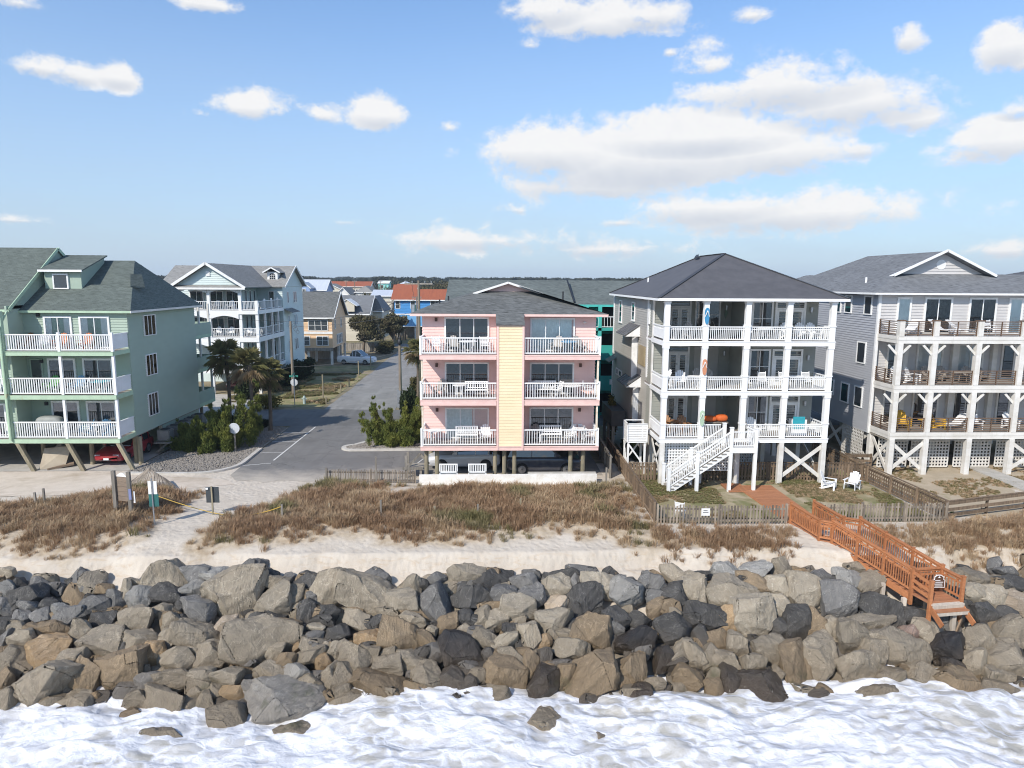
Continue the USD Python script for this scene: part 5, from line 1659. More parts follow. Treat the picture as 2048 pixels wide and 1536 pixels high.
 for x in (-28.8, -25.7):
  obj('brace', MB().beam((x - .5, 45.5, 1.8), (x + .7, 45.5, .5), .05, .2), M_greywood, P)
  obj('brace', MB().beam((x + .9, 45.55, 1.8), (x - .3, 45.55, .5), .05, .2), M_greywood, P)
 obj('floor_underside', MB().box(-44, XR - .03, Yd, 54.5, 1.76, 1.815), M_greywood, P)
 obj('storage_wall', MB().box(-44, -23.15, 50.4, 50.5, 0, 1.8), M_green, P)
 obj('storage_wall', MB().box(-23.2, -23.05, 48.0, 54.4, 0, 1.82), M_green, P)
 # loose sheet propped under the deck
 b = thing('plywood_sheet', 'tan plywood sheets leaning on the piling beside the red car', 'boards', (-27.6, 43.4, 0))
 obj('board', MB().slab([(-28.35, 42.85, .02), (-27.0, 43.3, .1), (-26.75, 43.75, 1.35), (-28.3, 43.5, 1.25)], .04, (0, 1, 0)), pm('plywood', (.42, .36, .27), (.36, .30, .22), rough=.8), b)
 obj('board', MB().slab([(-27.75, 42.72, .02), (-27.7, 42.74, .02), (-26.6, 43.6, .12), (-26.65, 43.7, .2)], .12, (0, 0, 1)), pm('plywood_dark', (.27, .19, .13), (.2, .15, .1)), b)
 # chairs and grill
 Z1, Z2, Z3 = 2.10, 4.86, 7.56
 chair('orange', 'orange fan back chair, right of the two at the top green deck doors', -25.35, 43.8, Z3, 0)
 chair('orange', 'orange fan back chair, left of the two at the top green deck doors', -26.9, 43.8, Z3, 0)
 chair('brown', 'brown chair at the left end of the top green deck', -29.1, 43.9, Z3, -10)
 pchair('white chair at the middle of the top green deck', -27.6, 43.4, Z3, 20)
 chair('green', 'bright green fan back chair on the middle green deck', -27.6, 43.7, Z2, 0)
 chair('blue', 'blue fan back chair right of the post on the middle green deck', -26.0, 43.7, Z2, 0)
 rtable('turquoise round table on the middle green deck', -24.5, 43.6, Z2, CHAIR_COL['turquoise'], .6, 'turquoise')
 chair('turquoise', 'turquoise fan back chair at the left edge of the picture', -30.2, 43.2, Z2, 0)
 pchair('white chair left of the turquoise table on the middle green deck', -25.4, 43.3, Z2, -60)
 rtable('round white table among the blue chairs on the lowest green deck', -24.75, 43.6, Z1, r=.5)
 for k, (x, y, rz) in enumerate(((-25.6, 43.5, -60), (-25.0, 44.1, 0), (-24.05, 43.5, 60))):
  chair('blue', ['blue chair left of the round white table on the lowest green deck', 'blue chair behind the round white table on the lowest green deck', 'blue chair right of the round white table on the lowest green deck'][k], x, y, Z1, rz)
 gC = thing('covered_grill', 'grey covered grill at the left of the lowest green deck', 'grill', (-27.9, 43.7, Z1), local=True)
 vv = np.array(trimesh.creation.icosphere(subdivisions=3).vertices); ff = np.array(trimesh.creation.icosphere(subdivisions=3).faces)
 vv = np.sign(vv) * np.abs(vv) ** .6 * (.85, .4, .62) + (0, 0, .62)
 obj('cover', (vv, ff), pm('grill_cover', (.30, .31, .29), (.22, .23, .22), rough=.6, bump=.4, bscale=8), gC, smooth=True)
 pchair('white chair right of the covered grill on the lowest green deck', -27.2, 43.3, Z1, 30)


mk_green()
# air conditioners on a wooden shelf at the side of the green house
sh = thing('wooden_shelf', 'wooden bracket shelf carrying the air conditioners of the green house', 'shelf', (-22.4, 50, 0))
obj('board', MB().box(-22.95, -21.9, 46.6, 53.4, .78, .86), M_greywood, sh)
for y in (46.8, 48.8, 50.8, 53):
 obj('bracket', MB().beam((-22.1, y, .78), (-22.9, y, .1), .08, .12), M_greywood, sh)
for k, y in enumerate((47.3, 48.7, 50.1, 51.5, 52.8)):
 lab = ['nearest', 'second', 'third', 'fourth', 'farthest'][k] + ' air conditioner on the shelf beside the green house'
 a = thing('air_conditioner', lab, 'air conditioner', (-22.42, y, .86), local=True)
 obj('housing', MB().box(-.40, .40, -.40, .40, .06, .80), pm('ac_grey', (.20, .19, .17), (.15, .145, .13), rough=.6), a)
 m = MB()
 for j in range(9):
  m.box(.402, .412, -.36, .36, .12 + j * .07, .155 + j * .07); m.box(-.36, .36, -.412, -.402, .12 + j * .07, .155 + j * .07)
 obj('grille', m, M_metal, a)
 obj('fan_ring', MB().cyl((0, 0, .80), (0, 0, .84), .32, .30, 16), M_black, a)

# ---------------------------------------------------------------- the white porch house behind the green one
M_mint = siding_mat('pale_aqua_siding', (.60, .68, .66), (.54, .62, .60), grime=.04)
M_lightshingle = shingle_mat('light_grey_shingles', (.24, .235, .22), var=.28)


def mk_white():
 P = thing('porch_house', 'tall pale aqua house with arched white porches and grey gabled roof', 'house', (-28, 80, 0))
 xl, xr, yf, ym, yb = -32.4, -24.0, 72.5, 81.3, 89.9
 obj('wall_core', MB().box(-38, xr - .02, ym + .02, yb, 0, 11.2), M_mint, P)
 obj('wall', clapboard(MB(), facing('E', xr), 0, 11.1, ym, yb, .2), M_mint, P)
 obj('wall', clapboard(MB(), facing('S', ym), 0, 11.1, -26.9, xr, .2), M_mint, P)
 obj('wall_core', MB().box(-33, -27.0, 76.02, ym, 2.2, 11.2), M_mint, P)
 obj('wall', clapboard(MB(), facing('S', 76.0), 2.2, 11.1, -33, -27.0, .2), M_mint, P)
 obj('wall', clapboard(MB(), facing('E', -26.98), 2.2, 11.1, 76, ym, .2), M_mint, P)
 DZ = [(2.2, 2.6), (5.5, 6.0), (8.4, 8.8)]
 for i, (a, b) in enumerate(DZ):
  obj('deck', MB().box(-33, xr, yf - .1, ym, b - .15, b - .005), M_deck, P)
  m = MB(); m.box(-33, xr + .05, yf - .22, yf - .14, a, b); obj('fascia', m, M_white, P)
  obj('fascia', MB().box(xr, xr + .06, yf - .13, ym, a, b), M_white, P)
  for k, (u0, u1) in enumerate(((-32.3, -29.15), (-28.85, -25.9), (-25.7, xr - .1))):
   railing(P, (u0, yf, b), (u1, yf, b), .95, 16 if k < 2 else 11, M_white, stuff=True)
  railing(P, (xr - .1, yf + .1, b), (xr - .1, ym - .1, b), .95, 22 if i else 12, M_white, stuff=True)
 for x in (-32.4, -29.0, -25.8):
  obj('column', MB().box(x - .15, x + .15, yf - .13, yf + .13, 0, 11.1), M_white, P)
 obj('column', MB().box(xr - .25, xr + .05, yf - .13, yf + .13, 0, 9.8), M_white, P)
 for y in (74.9, 77.3, 79.5):
  obj('column', MB().box(xr - .18, xr + .03, y - .1, y + .1, 0, 8.4), M_white, P)
  obj('post', MB().box(xr - .18, xr + .0, y - .08, y + .08, 8.8, 9.95), M_white, P)
 # arched heads between the columns
 for zt in (11.1, 8.4, 5.5):
  for u0, u1 in ((-32.25, -29.15), (-28.85, -25.95)):
   n = 12
   pr = [(u0, zt)] + [(u0 + (u1 - u0) * i / n, zt - .50 + .34 * math.sin(math.pi * i / n)) for i in range(n + 1)] + [(u1, zt)]
   obj('arch', MB().prism(pr, facing('S', yf - .13), 0, .1), M_white, P)
 S = facing('S', 76.0)
 for zb in (6.02, 8.82):
  for u0, u1 in ((-32.4, -30.9), (-30.2, -28.8), (-28.5, -27.1)):
   window(P, S, u0, u1, zb, zb + 1.95, 2, 1, M_trim, M_glass, name='sliding_door')
 for zb in (6.4, 9.2, 3.4):
  for y in (77.2, 78.6, 80.0):
   window(P, facing('E', -26.98), y, y + .6, zb, zb + 1.6, 1, 1, M_trim, M_glass)
  for y in (83.0, 85.6, 86.4):
   window(P, facing('E', xr), y, y + .55, zb, zb + 1.4, 1, 1, M_trim, M_glass2)
  window(P, facing('S', ym), -25.6, -24.9, zb - .5, zb + 1.5, 1, 1, M_trim, M_glass2, name='door')
 obj('awning', MB().slab([(xr + 1.0, 81.6, 8.2), (xr + 1.0, 85, 8.2), (xr, 85, 8.6), (xr, 81.6, 8.6)], .06), M_lightshingle, P)
 # roofs: front gable, cross ridge, dormer
 z0, zr, xc = 11.2, 13.65, -28.9
 ry = 85.6
 fx0, fx1 = -32.8, -25.0
 obj('roof', MB().slab([(fx0, yf - .6, z0), (xc, yf - .6, zr), (xc, ry, zr), (fx0, ry, z0)], .08), M_lightshingle, P)
 obj('roof', MB().slab([(xc, yf - .6, zr), (fx1, yf - .6, z0), (fx1, ry, z0), (xc, ry, zr)], .08), M_lightshingle, P)
 obj('gable', clapboard(MB(), facing('S', yf - .02), z0 + .1, zr - .1, lambda z: fx0 + .3 + (z - z0) / (zr - z0) * (xc - fx0), lambda z: fx1 - .3 - (z - z0) / (zr - z0) * (fx1 - xc), .2), M_mint, P)
 obj('gable_vent', MB().box(xc - .2, xc + .2, yf - .12, yf - .05, 12.3, 12.85), M_trim, P)
 obj('skirt_roof', MB().slab([(fx0, yf - .65, z0 - .05), (fx1, yf - .65, z0 - .05), (fx1 - .6, yf, z0 + .22), (fx0 + .6, yf, z0 + .22)], .05), M_lightshingle, P)
 for s_, xx in ((0, fx0), (1, fx1)):
  obj('gable_trim', MB().beam((xx, yf - .64, z0 - .08), (xc, yf - .64, zr - .04), .08, .26), M_trim, P)
 obj('gable_trim', MB().box(fx0, fx1, yf - .72, yf - .66, z0 - .25, z0 - .06), M_trim, P)
 e = (xr + .5)
 obj('roof', MB().slab([(-38, ym - .5, z0), (e, ym - .5, z0), (e, ry, zr), (-38, ry, zr)], .08), M_lightshingle, P)
 obj('roof', MB().slab([(e, yb + .5, z0), (-38, yb + .5, z0), (-38, ry, zr), (e, ry, zr)], .08), M_lightshingle, P)
 obj('gable', clapboard(MB(), facing('E', xr + .02), z0, zr - .15, lambda z: ym + .0 + (z - z0) / (zr - z0) * (ry - ym), lambda z: yb - (z - z0) / (zr - z0) * (yb - ry), .2), M_mint, P)
 for yy in (ym - .5, yb + .5):
  obj('gable_trim', MB().beam((e + .02, yy, z0 - .06), (e + .02, ry, zr - .02), .06, .2), M_trim, P)
 D = obj('dormer', MB().box(-26.0, -24.8, 82.4, 85.5, 11.5, 12.9), M_white, P)
 for s in (-1, 1):
  obj('dormer_roof', MB().slab([(-25.4, 82.0, 13.42), (-25.4 + s * 1.0, 82.0, 12.85), (-25.4 + s * 1.0, 85.6, 12.85), (-25.4, 85.6, 13.42)][::s], .08), M_lightshingle, D)
  obj('dormer_trim', MB().beam((-25.4, 81.97, 13.38), (-25.4 + s * 1.0, 81.97, 12.81), .05, .14), M_trim, D)
 n = 14
 pr = [(-25.72, 11.75)] + [(-25.4 - .32 * math.cos(math.pi * i / n), 12.45 + .32 * math.sin(math.pi * i / n)) for i in range(n + 1)] + [(-25.08, 11.75)]
 obj('arched_pane', MB().prism(pr, facing('S', 82.4), 0, .03), M_glass, D)
 m = MB()
 for i in (1, 2):
  fbox(m, facing('S', 82.4), -25.72 + .213 * i - .015, -25.72 + .213 * i + .015, 11.75, 12.72, .03, .05)
 for z in (12.0, 12.25, 12.5):
  fbox(m, facing('S', 82.4), -25.72, -25.08, z - .015, z + .015, .03, .045)
 obj('muntins', m, M_trim, D)
 for k, (x, z) in enumerate(((-28.6, 8.8), (-27.1, 8.8), (-31.0, 8.8), (-28.6, 6.0), (-27.3, 6.0), (-25.4, 6.0), (-24.6, 6.0))):
  chair('white', ['white chair left on the upper porch of the aqua house', 'white chair by the right column on the upper porch of the aqua house', 'white chair at the far left of the upper porch of the aqua house', 'white chair left on the lower porch of the aqua house', 'white chair left of the column on the lower porch of the aqua house', 'white chair right of the column on the lower porch of the aqua house', 'white chair at the corner of the lower porch of the aqua house'][k], x, 73.4, z, 0)


mk_white()


def house(label, x0, x1, y0, y1, zb, ze, rise, axis, wall, roof, wins=(), ewins=(), over=.4, name='house_behind', legs=None, course=.2, trim=M_trim, hip=False):
 """A plain house behind: walls of lapped boards, roof planes, gables, each window a part."""
 P = thing(name, label, 'house', ((x0 + x1) / 2, (y0 + y1) / 2, 0))
 obj('wall_core', MB().box(x0 + .02, x1 - .02, y0 + .02, y1, zb, ze), wall, P)
 obj('wall', clapboard(MB(), facing('S', y0), zb, ze, x0, x1, course), wall, P)
 obj('wall', clapboard(MB(), facing('E', x1), zb, ze, y0, y1, course), wall, P)
 zr = ze + rise
 a, b, c, d = x0 - over, x1 + over, y0 - over, y1 + over
 if hip:
  pts, _ = hip_roof(a, b, c, d, ze, 2 * rise / min(b - a, d - c))
  A, B, C, D, E_, F_ = pts
  qs = ((A, B, E_), (B, C, F_, E_), (C, D, F_), (D, A, E_, F_)) if _ == 'y' else ((A, B, F_, E_), (B, C, F_), (C, D, E_, F_), (D, A, E_))
  for q in qs:
   obj('roof', MB().slab(q, .12), roof, P)
 elif axis == 'x':
  m_ = (y0 + y1) / 2
  obj('roof', MB().slab([(a, c, ze), (b, c, ze), (b, m_, zr), (a, m_, zr)], .12), roof, P)
  obj('roof', MB().slab([(b, d, ze), (a, d, ze), (a, m_, zr), (b, m_, zr)], .12), roof, P)
  obj('gable', MB().poly([(x1, y0, ze - .05), (x1, y1, ze - .05), (x1, m_, zr - .1)]), wall, P)
  for yy in (c, d):
   obj('gable_trim', MB().beam((b + .02, yy, ze - .1), (b + .02, m_, zr - .08), .06, .2), trim, P)
 else:
  m_ = (x0 + x1) / 2
  obj('roof', MB().slab([(a, c, ze), (m_, c, zr), (m_, d, zr), (a, d, ze)], .12), roof, P)
  obj('roof', MB().slab([(m_, c, zr), (b, c, ze), (b, d, ze), (m_, d, zr)], .12), roof, P)
  obj('gable', MB().poly([(x0, y0, ze - .05), (x1, y0, ze - .05), (m_, y0, zr - .1)]), wall, P)
  for xx in (a, b):
   obj('gable_trim', MB().beam((xx, c - .02, ze - .1), (m_, c - .02, zr - .08), .06, .2), trim, P)
 if axis == 'x' or hip:
  obj('eave_fascia', MB().box(a, b, c - .06, c - .005, ze - .2, ze), trim, P)
 for (u0, u1, z0, z1, n, k) in wins:
  window(P, facing('S', y0), u0, u1, z0, z1, n, k, trim, M_glass2, .08, .1, .06)
 for (u0, u1, z0, z1) in ewins:
  window(P, facing('E', x1), u0, u1, z0, z1, 1, 2, trim, M_glass2, .08, .1, .06)
 if legs:
  for x in np.linspace(x0 + .2, x1 - .2, legs):
   for y in np.linspace(y0 + .2, y1 - .2, 3):
    obj('post', MB().box(x - .15, x + .15, y - .15, y + .15, -.1, zb), M_oldwhite, P)
  obj('dark_store', MB().box(x0 + 1, x1 - .5, y1 - 2, y1 - 1, 0, zb), M_greywood, P)
 return P


M_peach = siding_mat('peach_siding', (.74, .51, .31), (.68, .46, .28), grime=.04)
M_cream = siding_mat('cream_siding', (.60, .55, .44), (.52, .47, .37), grime=.04)
M_blue = siding_mat('bright_blue_siding', (.07, .27, .58), (.06, .23, .50), grime=.04)
M_lblue = siding_mat('light_blue_siding', (.18, .40, .66), (.15, .36, .60), grime=.04)
M_slate = siding_mat('slate_blue_siding', (.25, .35, .55), grime=.02)
M_teal = siding_mat('teal_siding', (.05, .36, .31), (.04, .31, .27), grime=.08)
M_tealtrim = pm('teal_trim', (.08, .46, .40), (.06, .40, .35))
M_redroof = pm('rust_red_metal_roof', (.34, .105, .045), (.28, .085, .04), scale=1.2, stretch=(6, .2, .2), rough=.6)
M_tealroof = shingle_mat('green_charcoal_shingles', (.12, .135, .125), var=.4)
M_palemetal = pm('pale_metal_roof', (.50, .53, .57), (.44, .47, .51), scale=1, stretch=(5, .3, .3), rough=.5)
ph = house('peach house on posts with a grey roof beside the side street', -29.0, -22.05, 97.6, 106.8, 2.4, 6.75, 3.55, 'x', M_peach, M_pinkroof,
     [(-25.4, -22.6, 4.9, 6.45, 3, 2), (-24.3, -22.6, 2.75, 4.15, 2, 2), (-26.8, -25.2, 2.75, 4.15, 2, 2)], [(99, 99.6, 5.0, 6.4), (103, 103.6, 5, 6.4)], name='peach_house', legs=3)
obj('belt_trim', MB().box(-29.05, -22.0, 97.5, 97.57, 4.42, 4.75), M_trim, ph)
obj('belt_trim', MB().box(-29.05, -22.0, 97.5, 97.57, 2.0, 2.45), M_greywood, ph)
for u in (100.2, 101.2, 102.2, 103.2):
 window(ph, facing('E', -22.05), u, u + .7, 2.7, 4.2, 1, 2, M_trim, M_glass2)
bl = house('bright blue house with rust red roof at the end of the side street', -19.3, 2.0, 141, 150, 5.2, 8.1, 2.1, 'x', M_blue, M_redroof,
     [(-18.9, -17.9, 6.3, 7.9, 1, 2), (-15.8, -14.8, 6.3, 7.9, 1, 2), (-11.8, -9.8, 6.3, 7.9, 2, 1)], name='blue_house', legs=6, over=.5, course=.6)
obj('lower_wall', MB().box(-19.28, 2.0, 140.94, 149.9, 2.7, 5.05), M_lblue, bl)
obj('belt_trim', MB().box(-19.4, 2.0, 140.86, 140.93, 5.0, 5.25), M_trim, bl)
obj('belt_trim', MB().box(-19.4, -13, 140.86, 140.93, 2.55, 2.75), M_trim, bl)
window(bl, facing('S', 140.94), -18.9, -18.1, 3.3, 4.9, 1, 1, M_trim, M_glass)
cr = house('cream house with slate roof and small gable behind the peach house', -27, -20.8, 120, 130, 1.5, 6.2, 3.1, 'x', M_cream, M_greyshingle, (), (), name='cream_house')
obj('gable_front', MB().poly([(-25.6, 119.2, 6.6), (-23.0, 119.2, 6.6), (-23.0, 119.2, 7.7), (-24.3, 119.2, 8.6), (-25.6, 119.2, 7.7)]), M_cream, cr)
for s in (-1, 1):
 obj('gable_roof', MB().slab([(-24.3, 119.0, 8.75), (-24.3 + s * 1.7, 119.0, 7.65), (-24.3 + s * 1.7, 123, 7.65), (-24.3, 123, 8.75)][::s], .12), M_trim, cr)
c2 = house('cream cottage with a two tone grey hip roof right of the slate roof', -22.0, -19.2, 125, 134, 1.5, 6.5, 2.7, 'x', M_cream, M_greyshingle, [(-21.6, -20.6, 3.5, 5.2, 2, 1)], name='cream_cottage', hip=True)
ws = house('white roofed house behind the timber scaffold', -25, -20.5, 150, 158, 2, 8.7, 1.2, 'x', M_cream, M_palemetal, name='white_roofed_house')
sc = thing('timber_tower', 'open timber stair tower between the cream cottage and the blue house', 'stair tower', (-19.6, 136, 0))
for x in (-20.6, -18.7):
 for y in (135, 137):
  obj('post', MB().box(x - .12, x + .12, y - .12, y + .12, 0, 8.2), M_greywood, sc)
for k, z in enumerate((2.5, 4.2, 5.9, 7.6)):
 obj('deck', MB().box(-20.9, -18.5, 134.8, 137.2, z, z + .25), M_greywood, sc)
 obj('brace', MB().beam((-20.6, 134.85, z - 1.5), (-18.7, 134.85, z), .08, .16), M_greywood, sc)
# teal building
te = house('teal apartment building with green charcoal roof between the pink and grey houses', -3.0, 18, 60.6, 75, 0, 10.0, 2.1, 'x', M_teal, M_tealroof, name='teal_building', over=.8, trim=M_tealtrim)
for z in (8.0, 5.4, 2.7):
 obj('walkway', MB().box(2, 18, 59.2, 60.58, z - .25, z), M_teal, te)
 railing(te, (2, 59.25, z), (18, 59.25, z), 1.0, 60, M_white if z > 7 else M_tealtrim, stuff=True)
 if z < 7:
  obj('parapet', MB().box(9.6, 18, 59.1, 59.2, z - .2, z + 1.1), M_teal, te)
for x in (8.6, 9.75, 11.1, 14):
 obj('column', MB().box(x - .15, x + .15, 59.2, 59.5, 0, 10), M_tealtrim, te)
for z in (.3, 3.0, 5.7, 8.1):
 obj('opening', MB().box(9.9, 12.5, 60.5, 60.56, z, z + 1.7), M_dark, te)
obj('ridge_vent', MB().beam((7.62, 66.2, 12.1), (7.60, 60.2, 10.2), .12, .14), M_black, te)
obj('wall_sign', MB().box(10.7, 11.4, 59.02, 59.09, 3.05, 3.5), M_trim, te)
# far houses beyond the trees, left of the pole
house('far slate blue house with pale metal roof and blue gable', -51, -44.4, 190, 199, 2, 9.2, 2.9, 'x', M_slate, M_palemetal, [(-49.8, -48.6, 6.0, 7.4, 2, 1), (-47, -45.4, 6.0, 7.4, 2, 1)], name='far_blue_house', ewins=[(192, 193, 6, 7.5)])
fb = house('far small blue gable standing in front of the pale metal roof', -50.6, -47.6, 186, 190.5, 7.6, 9.8, 1.6, 'y', M_slate, M_palemetal, [(-49.6, -48.6, 8.6, 9.6, 2, 1)], name='far_blue_gable')
house('far long motel with a red roof', -61.5, -44.2, 260, 270, 2, 9.6, 1.9, 'x', M_cream, M_redroof, [(-60.5 + 2.2 * k, -59.3 + 2.2 * k, 6.6, 8.6, 1, 1) for k in range(7)], name='motel')
house('far white gabled house in front of the red motel', -43.4, -40.2, 200, 212, 1, 7.9, 2.0, 'y', M_trim, M_lightshingle, [(-42.2, -41.4, 4, 6, 1, 1)], name='far_white_house')
house('far white house with broad grey roof and porch right of the gabled one', -39.7, -34.7, 208, 220, 1, 8.4, 1.9, 'x', M_trim, M_lightshingle, [(-38.8, -37.6, 5.0, 7.2, 2, 1), (-36.8, -35.6, 5.0, 7.2, 2, 1)], name='far_white_house', hip=True)
house('far turquoise cottage with a white roof', -47.3, -43, 300, 308, 4, 10.8, 1.0, 'x', pm('turquoise_wall', (.25, .62, .58), (.2, .55, .5)), M_trim, [(-46.4, -45.2, 8.4, 10, 1, 1)], name='far_turquoise_house')
house('far grey hip roofed house right of the turquoise cottage', -43.5, -36, 330, 342, 3, 9.6, 2.0, 'x', M_trim, M_palemetal, name='far_hip_house', hip=True)
house('small far house with a pale grey hip roof alone on the wooded hill', -8.0, -3.6, 280, 285, 6.5, 9.6, 1.9, 'x', M_trim, M_palemetal, [(-7.4, -6.4, 8, 9.3, 1, 1), (-5.6, -4.6, 8, 9.3, 1, 1)], name='hill_house', hip=True)
for k, (x, y, w, mat_, rf, lab) in enumerate(((-82, 170, 9, M_trim, M_palemetal, 'far white house with pale roof right behind the green roof'), (-62, 150, 9, M_mint, M_lightshingle, 'far aqua house with grey roof left of the porch house'), (-31, 235, 7, M_peach, M_redroof, 'far peach house with red roof behind the blue house'), (-55, 225, 8, M_cream, M_lightshingle, 'far cream house with grey roof left of the white gabled house'), (-26, 190, 6, M_cream, M_redroof, 'far cream house with red roof by the utility pole'))):
 house(lab, x, x + w, y, y + 9, 2, 8.6, 2.2, 'xy'[k % 2], mat_, rf, [(x + 1.2, x + 2.6, 5, 7, 2, 1), (x + w - 2.6, x + w - 1.2, 5, 7, 2, 1)], name='far_house')

# ---------------------------------------------------------------- fences, the deck path and the orange stair
M_orange = wood_mat('orange_stained_wood', (.43, .18, .078), (.34, .135, .056), grain=(2, 2, 2), scale=5, rand=.12, rough=.65)
M_oranged = wood_mat('orange_stained_deck', (.40, .18, .09), (.32, .14, .07), grain=(.6, 4, 1), scale=4, rand=.12, rough=.7)
M_picket = wood_mat('grey_picket', (.27, .225, .175), (.17, .14, .11), rand=.45)
HG = lambda x, y: float(sand_height(np.array([x]), np.array([y]))[0])


def fence(name, label, pts, h, pitch, mat, kind='picket', wide=.085, post=2.4, seed=0, cap=True, slant=0.0, group=None):
 a = np.array(pts[0], float)
 P = thing(name, label, 'fence', (a[0], a[1], 0))
 rng = random.Random(seed)
 for (ax, ay), (bx, by) in zip(pts[:-1], pts[1:]):
  a, b = np.array((ax, ay)), np.array((bx, by))
  L = np.linalg.norm(b - a); d = (b - a) / L; nrm = np.array((d[1], -d[0]))
  zf = lambda p: max(HG(*p), -.3) if p[1] < 44 else 0.0
  za, zb = zf(a), zf(b)
  p3 = lambda p, z: (p[0], p[1], z)
  n = max(1, int(round(L / post)))
  for i in range(n + 1):
   c = a + d * L * i / n + nrm * -.07
   z = zf(c)
   obj('post', MB().box(c[0] - .05, c[0] + .05, c[1] - .05, c[1] + .05, z - .2, z + h + .06), mat, P)
  if kind in ('picket', 'lattice'):
   for t in ((.22, .80) if kind == 'picket' else (.1, .92)):
    obj('rail', MB().beam(p3(a + nrm * -.03, za + h * t), p3(b + nrm * -.03, zb + h * t), .035, .085), mat, P)
  if kind == 'picket':
   k = int(L / pitch)
   for i in range(k):
    c = a + d * (i + .5) * L / k
    z = zf(c); t = rng.uniform(-.04, .04)
    obj('picket', MB().beam(p3(c, z + .03), p3(c + d * t * .3, z + h + rng.uniform(-.05, .05)), wide, .02, up=(nrm[0], nrm[1], 0)), mat, P)
  elif kind == 'lattice':
   k = int(L / .2)
   for i in range(k):
    c = a + d * (i + .5) * L / k
    z = za + (zb - za) * (i + .5) / k
    obj('lath', MB().beam(p3(c, z + .1), p3(c, z + h * .92), .10, .015, up=(nrm[0], nrm[1], 0)), mat, P)
   for j in range(4):
    z = .22 + j * (h - .3) / 3.6
    obj('lath', MB().beam(p3(a + nrm * .02, za + z), p3(b + nrm * .02, zb + z), .015, .10), mat, P)
  elif kind == 'rails':
   for z in (.25, .55, .9):
    obj('rail', MB().beam(p3(a + nrm * .02, za + z * h), p3(b + nrm * .02, zb + z * h), .04, .16), mat, P)
  if cap:
   obj('cap_rail', MB().beam(p3(a, za + h + .03), p3(b, zb + h + .03), .12, .035), mat, P)
 return P


fence('picket_fence', 'weathered grey picket fence in front of the yard, left of the orange walkway', [(8.45, 32.6), (11.6, 32.35), (15.0, 32.38)], .98, .155, M_picket, seed=1, cap=False)
fence('picket_fence', 'weathered grey picket fence in front of the yard, right of the orange walkway', [(16.75, 32.5), (23.4, 32.6)], .98, .155, M_picket, seed=2, cap=False)
fence('side_fence', 'dark weathered board fence along the left side of the yard', [(8.42, 32.6), (8.45, 39.9), (8.5, 47)], 1.05, .16, M_brownwood, wide=.14, seed=3)
fence('lattice_fence', 'dark lattice fence along the right side of the yard', [(23.4, 32.65), (23.05, 39.3), (22.9, 46)], 1.05, .2, M_brownwood, kind='lattice', seed=4)
fence('back_fence', 'brown picket fence behind the foot of the white stair', [(8.6, 39.95), (10.2, 39.95)], 1.1, .17, M_brownwood, wide=.12, seed=5)
fence('back_fence', 'brown picket fence under the decks between the stair and the lawn chairs', [(12.8, 40.0), (17.2, 40.0), (22.9, 39.7)], 1.1, .19, M_brownwood, wide=.12, seed=6)
fence('rail_fence', 'brown board fence of three rails at the right edge of the photo', [(23.6, 32.9), (29, 34.4), (34, 35.8)], .95, .2, M_brownwood, kind='rails', seed=7)
fence('grey_fence', 'grey board fence between the pink house and the yard', [(7.6, 40.5), (7.9, 52)], 1.3, .2, M_greywood, wide=.17, seed=8)
fence('plank_fence', 'short plank fence under the brown railed house', [(23.5, 42.8), (25.1, 42.6)], .9, .2, M_brownwood, kind='rails', seed=9)
fence('far_fence', 'low grey fence behind the white pickup truck', [(-24.5, 115.6), (-19.3, 115.8)], 1.5, .3, M_greywood, wide=.26, seed=10)
fence('far_fence', 'brown wooden gate fence in front of the blue house', [(-18.9, 139), (-16.6, 139)], 1.9, .3, M_brownwood, wide=.27, seed=11)
pl = fence('picket_fence', 'sand picket fence between the dune grass and the car park', [(-9.65, 39.95), (-7, 39.8), (-4.35, 39.6)], .78, .095, M_picket, wide=.05, seed=12, cap=False)
# a collapsed roll of sand fence lying on the left dune
sf = thing('fallen_fence', 'fallen fan of grey sand fence pickets on the left dune', 'fence', (-19.5, 39.2, 0))
for k in range(26):
 t = k / 25
 x0, x1 = -20.9 + 3.0 * t, -20.3 + 1.5 * t
 z0 = HG(x0, 38.4)
 obj('picket', MB().beam((x0, 38.3 + .5 * abs(t - .4), z0 + .1), (x1, 39.3, z0 + .95 - .9 * abs(t - .4)), .05, .02), M_picket, sf)

# orange path of boards
DP = thing('deck_path', 'orange stained boardwalk path across the yard', 'boardwalk', (15.5, 36, 0))
for k in range(40):
 y = 32.55 + k * .152
 xa = 15.15 - (y - 32.5) * .07
 obj('plank', MB().box(xa, xa + 1.72 + (y - 32.5) * .06, y, y + .143, .03, .105), M_oranged, DP)
for k in range(8):
 obj('plank', MB().box(13.9 + k * .145, 14.038 + k * .145, 37.5, 38.95, .035, .12), M_oranged, DP)
obj('edge_board', MB().beam((15.12, 32.5, .04), (14.70, 38.6, .04), .05, .10), M_oranged, DP)

OS = thing('orange_stair', 'orange stained walkway and stair over the boulders to the beach', 'staircase', (17, 29, 0))


